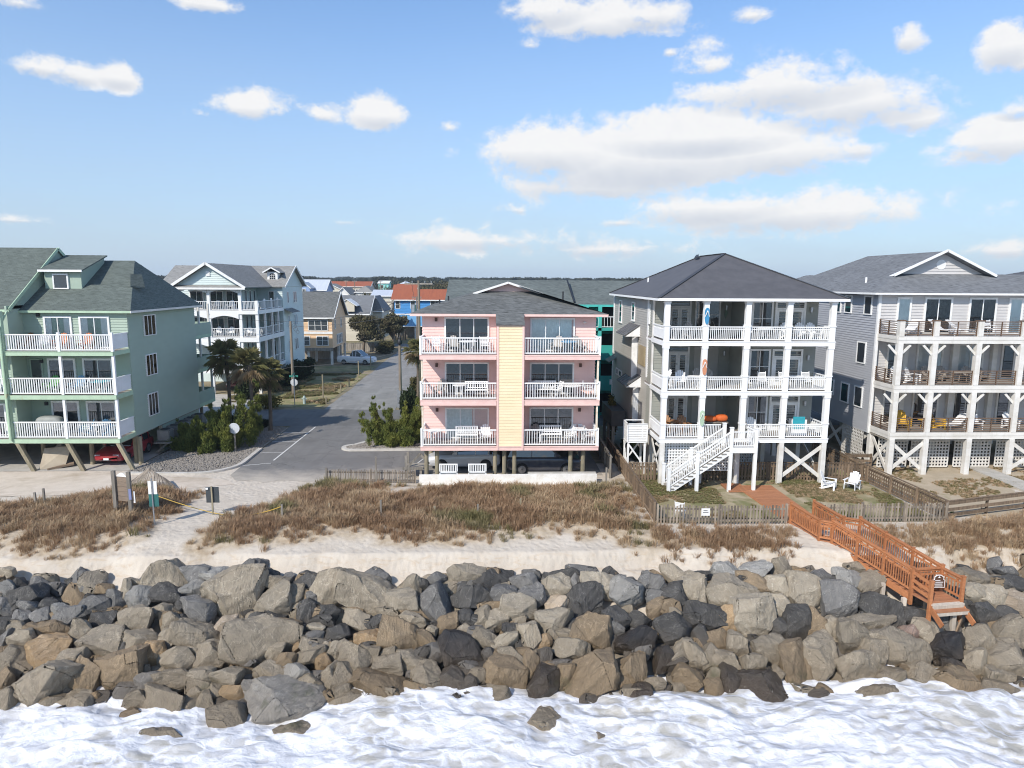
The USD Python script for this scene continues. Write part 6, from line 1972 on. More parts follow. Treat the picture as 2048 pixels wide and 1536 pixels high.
def bal(P, a, b, h, n, low=.16, rails=True):
 """Handrail, lower rail and balusters; the handrail band is pierced by a dark slot."""
 a, b = np.array(a, float), np.array(b, float)
 m = MB(); m.beam(a + (0, 0, h), b + (0, 0, h), .16, .05); m.beam(a + (0, 0, h - .09), b + (0, 0, h - .09), .05, .09)
 m.beam(a + (0, 0, h - .25), b + (0, 0, h - .25), .045, .08); m.beam(a + (0, 0, low), b + (0, 0, low), .045, .09)
 R = obj('railing', m, M_orange, P)
 d = (b - a) / np.linalg.norm(b - a)
 for i in range(n):
  c = a + (b - a) * (i + .5) / n
  obj('baluster', MB().beam(c + (0, 0, low), c + (0, 0, h - .25), .05, .035, up=(d[0], d[1], 0)), M_orange, R)
 for i in range(max(2, n // 3)):
  c = a + (b - a) * (i + .5) / max(2, n // 3)
  obj('spacer', MB().beam(c + (0, 0, h - .25), c + (0, 0, h - .1), .12, .035, up=(d[0], d[1], 0)), M_orange, R)
 return R


def post(P, x, y, z0, z1, w=.10, mat=None):
 m = MB(); m.box(x - w / 2, x + w / 2, y - w / 2, y + w / 2, z0, z1); m.box(x - w / 2 - .015, x + w / 2 + .015, y - w / 2 - .015, y + w / 2 + .015, z1, z1 + .03)
 obj('post', m, mat or M_orange, P)


def mk_orange():
 P = OS
 A0, A1 = np.array((15.22, 32.45, .08)), np.array((15.72, 30.45, -.08))
 off = np.array((1.32, .33, 0))
 for k in range(13):
  c = A0 + (A1 - A0) * (k + .5) / 13
  obj('plank', MB().beam(c + (0, 0, .0), c + off, .145, .04), M_oranged, P)
 for s in (0, 1):
  obj('stringer', MB().beam(A0 + off * s + (0, 0, -.14), A1 + off * s + (0, 0, -.14), .05, .22), M_orange, P)
 bal(P, A0, A1, .98, 17); bal(P, A0 + off + (0, 0, 0), A1 + off, .98, 17)
 for s in (0, 1):
  for c in (A0 + off * s, A1 + off * s):
   post(P, c[0], c[1], c[2] - .7, c[2] + 1.03)
 # the stair itself, swinging a little to the right
 B0, B1 = np.array((16.22, 30.2, -.10)), np.array((17.95, 26.72, -1.0))
 w = np.array((1.45, .26, 0))
 obj('platform', MB().slab([A1 + (0, 0, 0), A1 + off, B0 + w, B0], .05), M_oranged, P)
 bal(P, A1 + (.02, -.03, 0), B0 - (.03, 0, 0), .98, 4)
 bal(P, A1 + off + (.05, -.02, 0), B0 + w - (.05, 0, 0), .98, 8)
 n = 14
 for k in range(n):
  c = B0 + (B1 - B0) * (k + .5) / n
  obj('plank', MB().beam(c, c + w, .24, .04), M_oranged, P)
 for s in (0, 1):
  o = w * s
  obj('stringer', MB().beam(B0 + o + (0, 0, -.18), B1 + o + (0, 0, -.18), .06, .30), M_orange, P)
  for k in range(3):
   p, q = B0 + (B1 - B0) * k / 3 + o, B0 + (B1 - B0) * (k + 1) / 3 + o
   bal(P, p, q, 1.08, 12)
   post(P, p[0], p[1], p[2] - .45, p[2] + 1.14, .11)
  post(P, B1[0] + o[0], B1[1] + o[1], B1[2] - .5, B1[2] + 1.14, .13)
 # landing with its end gate and the steps down
 L = [B1, B1 + w, np.array((19.62, 25.98, -1.02)), np.array((18.18, 25.80, -1.02))]
 for k in range(6):
  t0, t1 = k / 6, (k + .92) / 6
  a, b, c, d = L[0] + (L[3] - L[0]) * t0, L[1] + (L[2] - L[1]) * t0, L[1] + (L[2] - L[1]) * t1, L[0] + (L[3] - L[0]) * t1
  obj('plank', MB().slab([d, c, b, a], .045), M_oranged, P)
 bal(P, L[1] + (0, .04, 0), L[2], 1.0, 7)
 bal(P, L[0] + (.05, .12, 0), L[1] + (-.05, .05, 0), 1.0, 8)
 m = MB()
 for z in (.35, .62, .95):
  m.beam(L[0] + (0, 0, z), L[3] + (0, 0, z - .12), .05, .13)
 obj('side_gate', m, M_orange, P)
 post(P, L[3][0], L[3][1], -2.0, -.05, .13); post(P, L[2][0], L[2][1], -2.0, .06, .13)
 pale = wood_mat('bare_tread_wood', (.56, .49, .40), (.44, .38, .31))
 d = np.array((.05, -.24, 0))
 for k in range(2):
  a, b = L[3] + d * (k + .3) + (0, 0, -.03 - .16 * k), L[2] + d * (k + .3) + (0, 0, -.03 - .16 * k)
  obj('tread', MB().beam(a, b, .25, .04), pale if not k else M_oranged, P)
  obj('riser', MB().beam(a + (0, -.11, -.1), b + (0, -.11, -.1), .03, .14), pale, P)
 for c in (L[3], L[2]):
  obj('stringer', MB().beam(c + (0, 0, -.15), c + (.08, -.75, -.62), .05, .26), M_orange, P)
 obj('brace', MB().beam((19.7, 25.9, -1.7), (19.1, 25.5, -2.5), .06, .16), M_brownwood, P)
 for (x, y, z) in ((16.6, 29.0, -.6), (17.2, 27.5, -.9), (17.6, 26.6, -1.15), (19.2, 25.75, -1.2), (18.2, 28.9, -.6), (19.0, 27.2, -.9)):
  obj('leg', MB().box(x - .08, x + .08, y - .08, y + .08, z - 1.9, z), pale, P)


mk_orange()
# the house-shaped notice on the landing rail
NT = thing('notice_board', 'brown house shaped notice with a white border on the stair landing', 'sign', (19.0, 26.62, -.7), local=True)
pr = [(-.27, 0), (.27, 0), (.27, .36), (.2, .36), (.2, .50), (.08, .58), (-.08, .58), (-.2, .50), (-.2, .36), (-.27, .36)]
obj('border', MB().prism(pr, lambda u, z, d: (u, -.05 - d, z), 0, .02), M_trim, NT)
obj('board', MB().prism([(x * .88, .03 + z * .9) for x, z in pr], lambda u, z, d: (u, -.0725 - d, z), 0, .005), pm('brown_sign', (.10, .05, .03), (.08, .04, .025)), NT)
m = MB()
for j, (a, b) in enumerate(((-.16, .17), (-.18, .15), (-.15, .18), (-.17, .05))):
 m.box(a, b, -.085, -.0795, .08 + j * .085, .105 + j * .085)
m.slab([(-.05, -.0795, .45), (.05, -.0795, .45), (0, -.0795, .53)], .006, (0, -1, 0))
obj('lettering', m, M_trim, NT)
chair('white', 'white lawn chair facing right, left of the two on the yard grass', 20.05, 38.1, .01, 55)
chair('white', 'white lawn chair facing left, right of the two on the yard grass', 21.35, 38.0, .01, -50)
SGN = thing('fence_sign', 'small white notice on the picket fence', 'sign', (10.9, 32.2, .55))
obj('board', MB().box(10.62, 11.05, 32.26, 32.28, .50, .88), M_trim, SGN)
obj('lettering', MB().box(10.70, 10.97, 32.252, 32.259, .66, .70).box(10.72, 10.92, 32.252, 32.259, .76, .80), M_metal, SGN)
WW = thing('walkway_slab', 'pale concrete walkway running from under the brown railed house towards the beach', 'path', (31, 40, 0))
obj('slab', MB().slab([(31.25, 35.8, .10), (32.9, 35.8, .10), (32.75, 42.7, .10), (31.5, 42.7, .10)], .12), M_concrete, WW)

# ---------------------------------------------------------------- vegetation
def leaves(cs, n, size, seed, up=.3, fill=.55, long=2.2):
 """Leaf-sized folded faces spread through ellipsoids; cs: (centre, radii)."""
 rng = np.random.default_rng(seed)
 V = []
 tot = sum(np.prod(r) ** (2 / 3) for _, r in cs)
 for c, r in cs:
  k = max(8, int(n * np.prod(r) ** (2 / 3) / tot))
  d = rng.normal(size=(k, 3)); d /= np.linalg.norm(d, axis=1)[:, None]
  rad = rng.uniform(fill, 1.05, k)[:, None] * (1 + .25 * (meshkit.noise(d * 2.5 + np.array(c), seed)[:, None] - .5))
  p = np.array(c) + d * rad * np.array(r)
  a = d * .6 + rng.normal(size=(k, 3)) * .55 + (0, 0, up); a /= np.linalg.norm(a, axis=1)[:, None]
  b = np.cross(a, rng.normal(size=(k, 3))); b /= np.linalg.norm(b, axis=1)[:, None]
  s = size * rng.uniform(.6, 1.4, k)[:, None]
  V.append(np.stack([p - a * s * long / 2, p + b * s * .5, p + a * s * long / 2, p - b * s * .5], 1))
 V = np.vstack(V)
 i = np.arange(len(V))[:, None] * 4
 return V.reshape(-1, 3), np.vstack([i + (0, 1, 2), i + (0, 2, 3)])


M_bark = pm('bark', (.17, .135, .10), (.10, .08, .06), scale=6, stretch=(1, 1, .3), rough=.9, bump=.6, bscale=20)
M_juniper = leaf_mat('juniper_leaves', (.25, .27, .055), (.13, .17, .04), .9, .35, .15)
M_hedge = leaf_mat('dark_hedge_leaves', (.045, .065, .02), (.03, .045, .016), 1.0, .35, .12)
M_oak = leaf_mat('live_oak_leaves', (.19, .175, .08), (.15, .125, .07), .5, .4, .2, (.25, .18, .11))
M_scrub = leaf_mat('scrub_leaves', (.19, .16, .07), (.12, .115, .045), .6, .4, .2, (.28, .20, .11))
M_wood = leaf_mat('wood_leaves', (.085, .09, .05), (.06, .065, .038), .08, .4, .05, (.14, .12, .085))
M_palm = leaf_mat('palm_fronds', (.42, .37, .16), (.27, .27, .105), .8, .4, .35, (.55, .43, .24))
M_deadpalm = leaf_mat('dead_palm_fronds', (.58, .45, .27), (.45, .34, .2), .8, .4, .2)


def plant(name, label, cat, base, trunk, cs, n, size, mat, seed, up=.3, group=None, long=2.2, fill=.5):
 P = thing(name, label, cat, base, group=group)
 m = MB()
 for pts, radii in trunk:
  m.tube([np.array(base) + q for q in pts], radii, 6)
 if trunk:
  obj('trunk', m, M_bark, P, smooth=True)
 obj('crown', leaves([(np.array(base) + c, r) for c, r in cs], n, size, seed, up, fill, long), mat, P)
 return P


def plumes(spec, seed):
 """Upswept juniper branches: strings of clumps that thin towards the tip."""
 rng = np.random.default_rng(seed)
 cs, tr = [], []
 for (b, t, r) in spec:
  b, t = np.array(b, float), np.array(t, float)
  for k in range(5):
   f = k / 4
   c = b + (t - b) * f + rng.normal(size=3) * .10
   q = r * (1 - .62 * f)
   cs.append((c, (q, q, q * 1.25)))
   for j in range(2):
    o = rng.normal(size=3) * q * .8
    cs.append((c + o + (0, 0, .15), (q * .5, q * .5, q * .75)))
  tr.append(([b * (.2, .2, .1), b * .6, t * .8], [.09, .06, .03]))
 return cs, tr


sp = [((-2.3, -.6, .35), (-3.2, -.8, 1.1), .50), ((-1.6, -.7, .5), (-2.3, -.8, 1.9), .52), ((-.8, -.6, .5), (-1.3, -.6, 2.3), .58), ((.0, -.4, .6), (-.2, -.3, 2.6), .60), ((.7, -.2, .7), (.6, 0, 3.0), .58), ((1.3, .3, .9), (1.5, .6, 3.9), .55), ((.4, .8, .9), (.2, 1.2, 3.4), .5), ((1.8, .6, .8), (2.2, .8, 3.2), .45), ((-.6, .6, .7), (-.9, .9, 2.9), .45), ((-2.2, .2, .5), (-2.6, .3, 1.7), .45), ((.9, -.9, .45), (1.1, -1.0, 1.6), .45), ((-.2, -1.1, .35), (-.5, -1.3, 1.3), .45), ((2.2, 1.6, 1.0), (2.3, 1.9, 4.3), .40), ((1.0, 1.8, 1.0), (.7, 2.2, 3.9), .38)]
cs_, tr_ = plumes(sp, 11)
plant('juniper', 'big windswept juniper leaning over the left gravel bed', 'juniper', (-19.1, 48.0, 0), tr_[:8], cs_, 60000, .042, M_juniper, 21, 1.1, long=4.2, fill=.3)
sp = [((-1.5, 0, .8), (-2.3, 0, 2.2), .42), ((-1.0, -.3, .9), (-1.4, -.3, 2.7), .48), ((-.9, .3, 1.5), (-1.7, .4, 3.5), .30), ((0, -.2, .8), (-.2, -.2, 2.5), .58), ((.8, 0, .8), (.9, 0, 2.6), .62), ((1.5, .2, .9), (1.7, .3, 3.0), .55), ((2.0, -.1, .8), (2.1, 0, 2.8), .45), ((.2, -.8, .35), (-.4, -1.0, .9), .50), ((-.6, -.6, .3), (-1.1, -.7, 1.1), .42), ((1.0, -.7, .4), (1.1, -.8, 1.5), .45)]
cs_, tr_ = plumes(sp, 12)
plant('juniper', 'windswept juniper on the kerbed island left of the pink house', 'juniper', (-7.0, 49.4, 0), tr_, cs_, 46000, .042, M_juniper, 22, 1.1, long=4.2, fill=.3)


def palm(label, base, h, r, seed, nf=46, lean=(0, 0), dead=.35):
 rng = np.random.default_rng(seed)
 P = thing('palm_tree', label, 'palm', base, local=True)
 top = np.array((lean[0], lean[1], h))
 m = MB()
 pts = [top * t + np.array((math.sin(t * 3) * .08, 0, 0)) for t in np.linspace(0, 1, 9)]
 m.tube(pts, [.20, .16, .15, .145, .14, .14, .145, .16, .19], 8)
 obj('trunk', m, M_bark, P, smooth=True)
 live, brown = MB(), MB()
 for k in range(nf):
  el = rng.uniform(-1.1, 1.35); az = rng.uniform(0, 6.283)
  d = np.array((math.cos(az) * math.cos(el), math.sin(az) * math.cos(el), math.sin(el)))
  mb = brown if el < -.45 + dead * .6 and rng.random() < .75 else live
  c = top + d * r * .45
  mb.cyl(top, c, .02, .012, 4, cap=False)
  side = np.cross(d, (0, 0, 1.0)); side /= np.linalg.norm(side) + 1e-6
  upv = np.cross(side, d)
  for j in range(15):
   a = (j - 7) / 7 * 1.45
   q = d * math.cos(a) + side * math.sin(a)
   L = r * .62 * (1 - .25 * abs(a) / 1.45) * rng.uniform(.85, 1.1)
   mid = c + q * L * .55 + upv * .03
   tip = c + q * L - np.array((0, 0, .28 * L * rng.uniform(.6, 1.3)))
   wd = np.cross(q, upv) * .022
   mb.add([c, mid + wd, tip, mid - wd], [(0, 1, 2), (0, 2, 3)])
 obj('fronds', live, M_palm, P)
 obj('dead_fronds', brown, M_deadpalm, P)


palm('dark palm, left of the three palms beside the green house', (-20.9, 55, 0), 5.9, 1.75, 31, dead=.1)
palm('tall straw tinged palm, middle of the three beside the green house', (-18.3, 52.6, 0), 5.5, 1.75, 32, 50)
palm('shorter straw coloured palm, right of the three beside the green house', (-17.35, 54.0, 0), 4.7, 1.6, 33, dead=.6)
palm('palm behind the left edge of the pink house', (-6.9, 66.5, 0), 5.2, 1.5, 34, dead=.6)
palm('small palm right of the far street by the pink house', (-7.4, 76.5, 0), 4.2, 1.7, 35, dead=.5)


def bushes(rows, name, cat, mat, group=None, n=2600, size=.14):
 for k, (x, y, rx, ry, h, lab) in enumerate(rows):
  rng = np.random.default_rng(500 + k + int(x * 7))
  cs = [(np.array((rng.uniform(-.6, .6) * rx, rng.uniform(-.6, .6) * ry, h * rng.uniform(.35, .75))), (rx * .5, ry * .5, h * .32)) for _ in range(9)] + [(np.array((0, 0, h * .4)), (rx * .8, ry * .8, h * .42))]
  plant(name, lab, cat, (x, y, 0), [([(0, 0, 0), (.1, 0, h * .5)], [.08, .04])], cs, n, size, mat, 600 + k + int(abs(x)), .4, group)


bushes([(-24.4, 69.5, 1.2, 1.6, 2.6, 'dark hedge bush at the near corner of the porch house'), (-23.0, 73.5, 1.0, 1.8, 2.4, 'dark hedge bush, second along the side of the porch house'), (-22.7, 77.5, 1.0, 2.0, 2.3, 'dark hedge bush, third along the side of the porch house'), (-22.7, 81.8, 1.0, 2.2, 2.4, 'dark hedge bush, fourth along the side of the porch house'), (-22.7, 86, 1.0, 2.2, 2.3, 'dark hedge bush, farthest along the side of the porch house'),
  (-21.6, 55.8, 1.0, .6, .9, 'low dark shrub under the palms'), (-18.6, 55.0, .8, .45, .75, 'low dark shrub right of the palm trunks'), (-7.0, 59.0, .8, 1.8, 2.5, 'dark bush behind the right juniper'), (10.0, 46, .6, 2.0, 1.0, 'dark shrub in the gap beside the equipment stand')], 'hedge_bush', 'bush', M_hedge)
bushes([(-20.9, 63.9, 1.6, .8, 1.25, 'yellow green shrub under the palms by the driveway'), (9.2, 49.5, .45, .8, 3.6, 'yellow leaved plant in the dark planter box')], 'yellow_shrub', 'shrub', leaf_mat('yellow_shrub_leaves', (.26, .20, .03), (.16, .15, .03), 1.5, .3, .25), n=1500, size=.10)
bushes([(-16.9, 113, 1.5, 2.2, 2.3, 'olive scrub bush beside the far end of the street'), (-7.2, 71, 1.0, 2, 2.2, 'brown scrub right of the street behind the utility pole'), (-7.3, 84, 1.2, 2.5, 3.2, 'olive scrub right of the street beyond the palm'), (-7.5, 95, 1.3, 3, 3.4, 'brown scrub farther along the right of the street'), (-11.6, 139, 1.8, 1.5, 3.4, 'olive tree in front of the right of the blue house')], 'scrub_bush', 'bush', M_scrub, n=2400, size=.16)


def tree(label, x, y, h, r, mat, seed, n=3500, size=.28, name='oak_tree'):
 rng = np.random.default_rng(seed)
 cs = []
 tr = [([(0, 0, 0), (.2, 0, h * .35), (0, 0, h * .6)], [.28, .2, .1])]
 for k in range(13):
  a = rng.uniform(0, 6.283); q = rng.uniform(.2, .85) * r; z = h * rng.uniform(.42, .86)
  c = np.array((math.cos(a) * q, math.sin(a) * q, z)); s = r * rng.uniform(.26, .42)
  cs.append((c, (s, s, s * .72)))
  tr.append(([(0, 0, h * .3), c * (.5, .5, .75), c], [.12, .08, .03]))
 plant(name, label, 'tree', (x, y, 0), tr, cs, n, size, mat, seed, .3)


tree('big dark live oak between the peach house and the blue house', -20.8, 114.5, 6.6, 3.7, M_oak, 41, 5000, .2)
tree('live oak in front of the blue house left corner', -17.0, 122, 6.4, 2.6, M_oak, 42)
tree('rounded oak behind the cream cottage', -28, 172, 8.6, 6, M_oak, 43)
tree('broad oak behind the blue house roof', -21, 205, 10.5, 7, M_oak, 44)
tree('broad dark oak left of the hill house', -14, 215, 11.5, 8, M_oak, 45)
tree('wide oak in front of the hill house', -5, 230, 11.0, 9, M_oak, 46)
tree('oak right of the hill house above the pink roof', 4, 225, 11.5, 8, M_oak, 47)
tree('oak among the white houses', -36, 185, 6.5, 4, M_scrub, 48)
tree('scrubby oak in front of the red motel', -50, 215, 6.5, 5, M_oak, 49)
tree('dark oak behind the turquoise cottage', -38, 262, 9.5, 9, M_oak, 50)


def instancer(name, label, cat, protos, mats, pos, idx, ang, sc):
 pi = UsdGeom.PointInstancer.Define(stage, '/World/' + name)
 rel = []
 for k, (v, f) in enumerate(protos):
  path = '/World/%s/tuft_%03d' % (name, k)
  usdkit.mesh(stage, path, (v, f), mats[k % len(mats)])
  rel.append(path)
 pi.CreatePrototypesRel().SetTargets([Sdf.Path(p) for p in rel])
 pi.CreatePositionsAttr(Vt.Vec3fArray.FromNumpy(np.asarray(pos, np.float32)))
 pi.CreateProtoIndicesAttr(Vt.IntArray.FromNumpy(np.asarray(idx, np.int32)))
 pi.CreateOrientationsAttr(Vt.QuathArray([Gf.Quath(float(math.cos(a / 2)), 0, 0, float(math.sin(a / 2))) for a in ang]))
 pi.CreateScalesAttr(Vt.Vec3fArray.FromNumpy(np.asarray(sc, np.float32)))
 tag(pi.GetPrim(), label, cat, None, 'stuff')


def mk_forest():
 rng = np.random.default_rng(77)
 protos = []
 for k in range(5):
  cs = [(np.array((rng.uniform(-2, 2), rng.uniform(-2, 2), rng.uniform(3.5, 7.5))), (2.2, 2.2, 1.6)) for _ in range(8)]
  protos.append(leaves(cs, 900, .55, 80 + k, .2, .4, 1.6))
 pos, sc = [], []
 for k in range(4200):
  y = 260 + 900 * rng.random() ** 1.3
  x = rng.uniform(-.86, .84) * y
  if y < 345 and -70 < x < -2:
   continue
  pos.append((x, y, 2.5 * float(smooth(300, 900, y)))); s = rng.uniform(.85, 1.45) * (1.12 if y > 500 else .95); sc.append((s * 1.25, s * 1.25, s))
 n = len(pos)
 instancer('far_wood', 'dark far-off wood along the horizon behind the town', 'wood', protos, [M_wood], pos, rng.integers(0, 5, n), rng.uniform(0, 6.28, n), sc)


mk_forest()


def tuft(seed, n, h, spread):
 rng = np.random.default_rng(seed)
 mb = []
 ff = []
 for k in range(n):
  a = rng.uniform(0, 6.283); r = rng.uniform(0, spread * .55)
  b = np.array((r * math.cos(a), r * math.sin(a), 0)); a2 = a + rng.normal() * .9
  L = h * rng.uniform(.45, 1.15); ln = rng.uniform(.15, .75)
  d = np.array((math.cos(a2), math.sin(a2), 0)); w = np.array((-d[1], d[0], 0)) * rng.uniform(.006, .013)
  p1 = b + d * L * ln * .3 + (0, 0, L * .6); p2 = b + d * L * ln + (0, 0, L * (1 - .35 * ln))
  o = len(mb) * 5
  mb.append(np.array([b - w, b + w, p1 - w, p1 + w, p2])); ff += [(o, o + 1, o + 3), (o, o + 3, o + 2), (o + 2, o + 3, o + 4)]
 return np.vstack(mb), np.array(ff)


M_grassA = leaf_mat('tan_dune_grass', (.74, .55, .34), (.62, .43, .26), .5, .35, .35, (.78, .63, .43))
M_grassB = leaf_mat('brown_dune_grass', (.62, .42, .25), (.50, .32, .185), .5, .35, .35, (.72, .53, .34))
M_grassC = leaf_mat('olive_dune_grass', (.34, .30, .13), (.46, .36, .20), .6, .35, .35)


def mk_grass():
 rng = np.random.default_rng(9)
 protos = [tuft(200 + k, 44, .36 + .06 * (k % 3), .40) for k in range(9)]
 mats = [M_grassA, M_grassB, M_grassC, M_grassB, M_grassA, M_grassB, M_grassC, M_grassA, M_grassB]
 for name, zone, lab in (('dune_grass_left', 0, 'dry brown dune grass on the left dune around the signs'), ('dune_grass', 1, 'dry brown dune grass in front of the pink house'), ('dune_grass_right', 2, 'dry tan dune grass right of the orange stair')):
  p = np.array(GRASS[zone]); x0, y0 = p.min(0) - .8; x1, y1 = p.max(0) + .8
  n = int((x1 - x0) * (y1 - y0) * 21)
  x, y = rng.uniform(x0, x1, n), rng.uniform(y0, y1, n)
  d = inside(GRASS[zone], x, y)
  am = grass_amount(x, y) + np.where((x > 8) & (zone > 0), .8, 0)
  keep = (rng.random(n) < np.clip(.06 + am * .52, 0, 1) * np.where(d > -.8, 1, 0)) & (am > -.15)
  keep &= ~((x > 8.3) & (x < 23.5) & (y > 32.25)) & ~((x > 14.9) & (x < 18.5) & (y > 29.8) & (y < 32.5)) & ~((y > 39.2) & (x > -4.2))
  x, y, am = x[keep], y[keep], am[keep]
  z = sand_height(x, y) - .02
  dark = fbm(x, y, .45, 3, 61)
  green = fbm(x, y, .55, 3, 62) + .22 * smooth(36.2, 39.3, y) * smooth(2, -6, x) * (zone == 1)
  idx = np.where(green > .19, np.where(rng.random(len(x)) < .6, 2, 6), np.where(dark > .02, rng.choice([1, 3, 5, 8], len(x)), rng.choice([0, 4, 7, 1, 3], len(x))))
  s = rng.uniform(.55, 1.25, len(x)) * np.clip(.62 + .35 * am, .55, 1.15)
  instancer(name, lab, 'dune grass', protos, mats, np.column_stack([x, y, z]), idx, rng.uniform(0, 6.28, len(x)), np.column_stack([s * 1.1, s * 1.1, s]))


mk_grass()
# short turf in the yard, thin and patchy
def mk_turf():
 rng = np.random.default_rng(19)
 protos = [tuft(300 + k, 26, .11, .16) for k in range(4)]
 mats = [leaf_mat('turf_green', (.22, .25, .08), (.30, .27, .12), 1, .3, .2), M_grassC, M_grassA, M_grassC]
 for name, lab, x0, x1, y0, y1, n, cut, big in (('yard_turf', 'thin patchy winter turf in the fenced yard', 8.7, 23, 32.8, 41, 9000, -.06, 1), ('dry_turf', 'sparse dry turf on the sandy yard below the brown rails', 23.9, 36, 33.6, 42.4, 5000, .05, 1), ('corner_turf', 'patchy turf on the corner lawn by the stop sign', -27, -16, 65, 88, 9000, -.02, 2)):
  x, y = rng.uniform(x0, x1, n), rng.uniform(y0, y1, n)
  k = (fbm(x, y, .8 / big, 3, 71) > cut) & ~((x > 14.5) & (x < 17.4) & (y < 39.2)) & ~((x > 24) & (y - 33.4 < (x - 23.6) * .27)) & ~((x < 0) & (x < -23.2) & (y > 71))
  x, y = x[k], y[k]
  idx = np.where(fbm(x, y, .5, 3, 72) > (.02 if x0 < 20 else .12), rng.integers(0, 2, len(x)), rng.integers(2, 4, len(x)))
  instancer(name, lab, 'grass', protos, mats, np.column_stack([x, y, np.full(len(x), .008)]), idx, rng.uniform(0, 6.28, len(x)), np.repeat(rng.uniform(.7, 1.3, (len(x), 1)) * big, 3, 1))


mk_turf()

# ---------------------------------------------------------------- the boulder wall
def rock_mat(name, c1, c2, vein, rough=.85, wetz=True, spark=0.0):
 g = Graph()
 pos = g('geometry').position
 rnd = g('object_info').random
 off = g('vector_math', math_type='add', vector1=pos, vector2=g('combine_xyz', x=g.math('multiply', rnd, 37.0), y=g.math('multiply', rnd, 91.0), z=g.math('multiply', rnd, 53.0)).vector).vector
 rot = g('vector_rotate', rotate_type='euler_xyz', vector=off, rotation=g('combine_xyz', x=g.math('multiply', rnd, 40.0), y=g.math('multiply', rnd, 70.0), z=g.math('multiply', rnd, 110.0)).vector).vector
 n1 = g.noise(rot, 1.3, 6.0, .62, .6)
 band = g.noise(g.map(rot, (1, 1, 5)), 1.6, 6.0, .65, .8)
 fine = g.noise(rot, 14.0, 5.0, .7)
 col = g.mix(g.rng(n1, .3, .68), c1, c2)
 col = g.mix(g.rng(band, .5, .72, 0, .55), col, vein)
 col = g.mix(g.rng(fine, .3, .75, .0, .5), col, tuple(k * .55 for k in c1))
 vein_ = g.math('absolute', g.math('subtract', g.noise(rot, 1.1, 5.0, .6, .5), .5))
 col = g.mix(g.rng(vein_, .010, .0, 0, .5), col, tuple(min(1, k * 1.35) for k in vein))
 v = g.rng(rnd, 0, 1, .80, 1.22)
 col = g('hsv', hue=.5, saturation=1.0, value=v, fac=1.0, color=col).color
 z = g('separate_xyz', vector=pos).z
 wet = g.rng(g.math('add', z, g.math('multiply', g.noise(pos, .6, 4.0), 1.6)), -0.9, -2.1)
 wetc = g.mix(.52, col, g.mix(.5, tuple(k * .55 for k in c1), (.16, .105, .05)))
 col = g.mix(wet, col, wetc)
 alg = g.math('multiply', g.rng(g.noise(pos, .9, 5.0), .60, .7), g.rng(z, -2.4, -3.0))
 col = g.mix(g.math('multiply', alg, .7), col, (.05, .055, .02))
 ro = g.math('subtract', rough, g.math('multiply', wet, .42))
 h = g.math('add', g.math('multiply', band, 1.0), g.math('multiply', fine, .8))
 bmp = g('bump', height=h, strength=.9, distance=.10).normal
 kw = dict(base_color=col, roughness=ro, specular_ior_level=.45, normal=bmp)
 return g.done(name, g('principled_bsdf', **kw).BSDF)


RM = {
 'w': rock_mat('rock_warm_grey', (.315, .265, .195), (.23, .193, .142), (.40, .345, .265)),
 'l': rock_mat('rock_pale_grey', (.31, .295, .265), (.225, .215, .195), (.40, .38, .34)),
 't': rock_mat('rock_tan', (.38, .325, .245), (.29, .245, .18), (.45, .395, .31)),
 'b': rock_mat('rock_brown', (.26, .19, .115), (.19, .145, .095), (.33, .25, .16)),
 'o': rock_mat('rock_orange', (.40, .265, .135), (.31, .225, .14), (.42, .33, .23)),
 'r': rock_mat('rock_pink', (.36, .235, .18), (.29, .22, .17), (.40, .31, .26)),
 'g': rock_mat('rock_blue_grey', (.19, .18, .165), (.135, .13, .122), (.29, .275, .25)),
 'd': rock_mat('rock_charcoal', (.088, .082, .074), (.058, .055, .051), (.17, .16, .143)),
 'k': rock_mat('rock_wet_black', (.032, .031, .032), (.022, .021, .022), (.075, .065, .058), rough=.55),
}
RM['W'], RM['B'], RM['L'], RM['T'] = RM['w'], RM['b'], RM['l'], rock_mat('rock_light_tan', (.46, .36, .26), (.36, .29, .21), (.50, .43, .34))
RNAME = dict(w='warm grey', l='pale grey', t='tan', b='brown', o='orange brown', g='blue grey', d='dark charcoal', k='wet black', r='pinkish brown')
ROWS = ['in top row', 'in second row', 'in middle rows', 'near wall foot', 'standing in foam']
ZONES = ['below far left of green house', 'below red car', 'below tall sign post', 'below leaning juniper', 'below beach car park', 'below side street', 'below right juniper', 'below left pink balconies', 'below yellow siding column', 'below right pink balconies', 'below gap beside pink house', 'below white stair foot', 'below orange deck path', 'below two lawn chairs', 'below orange handrails', 'below orange landing', 'at far right below grass']
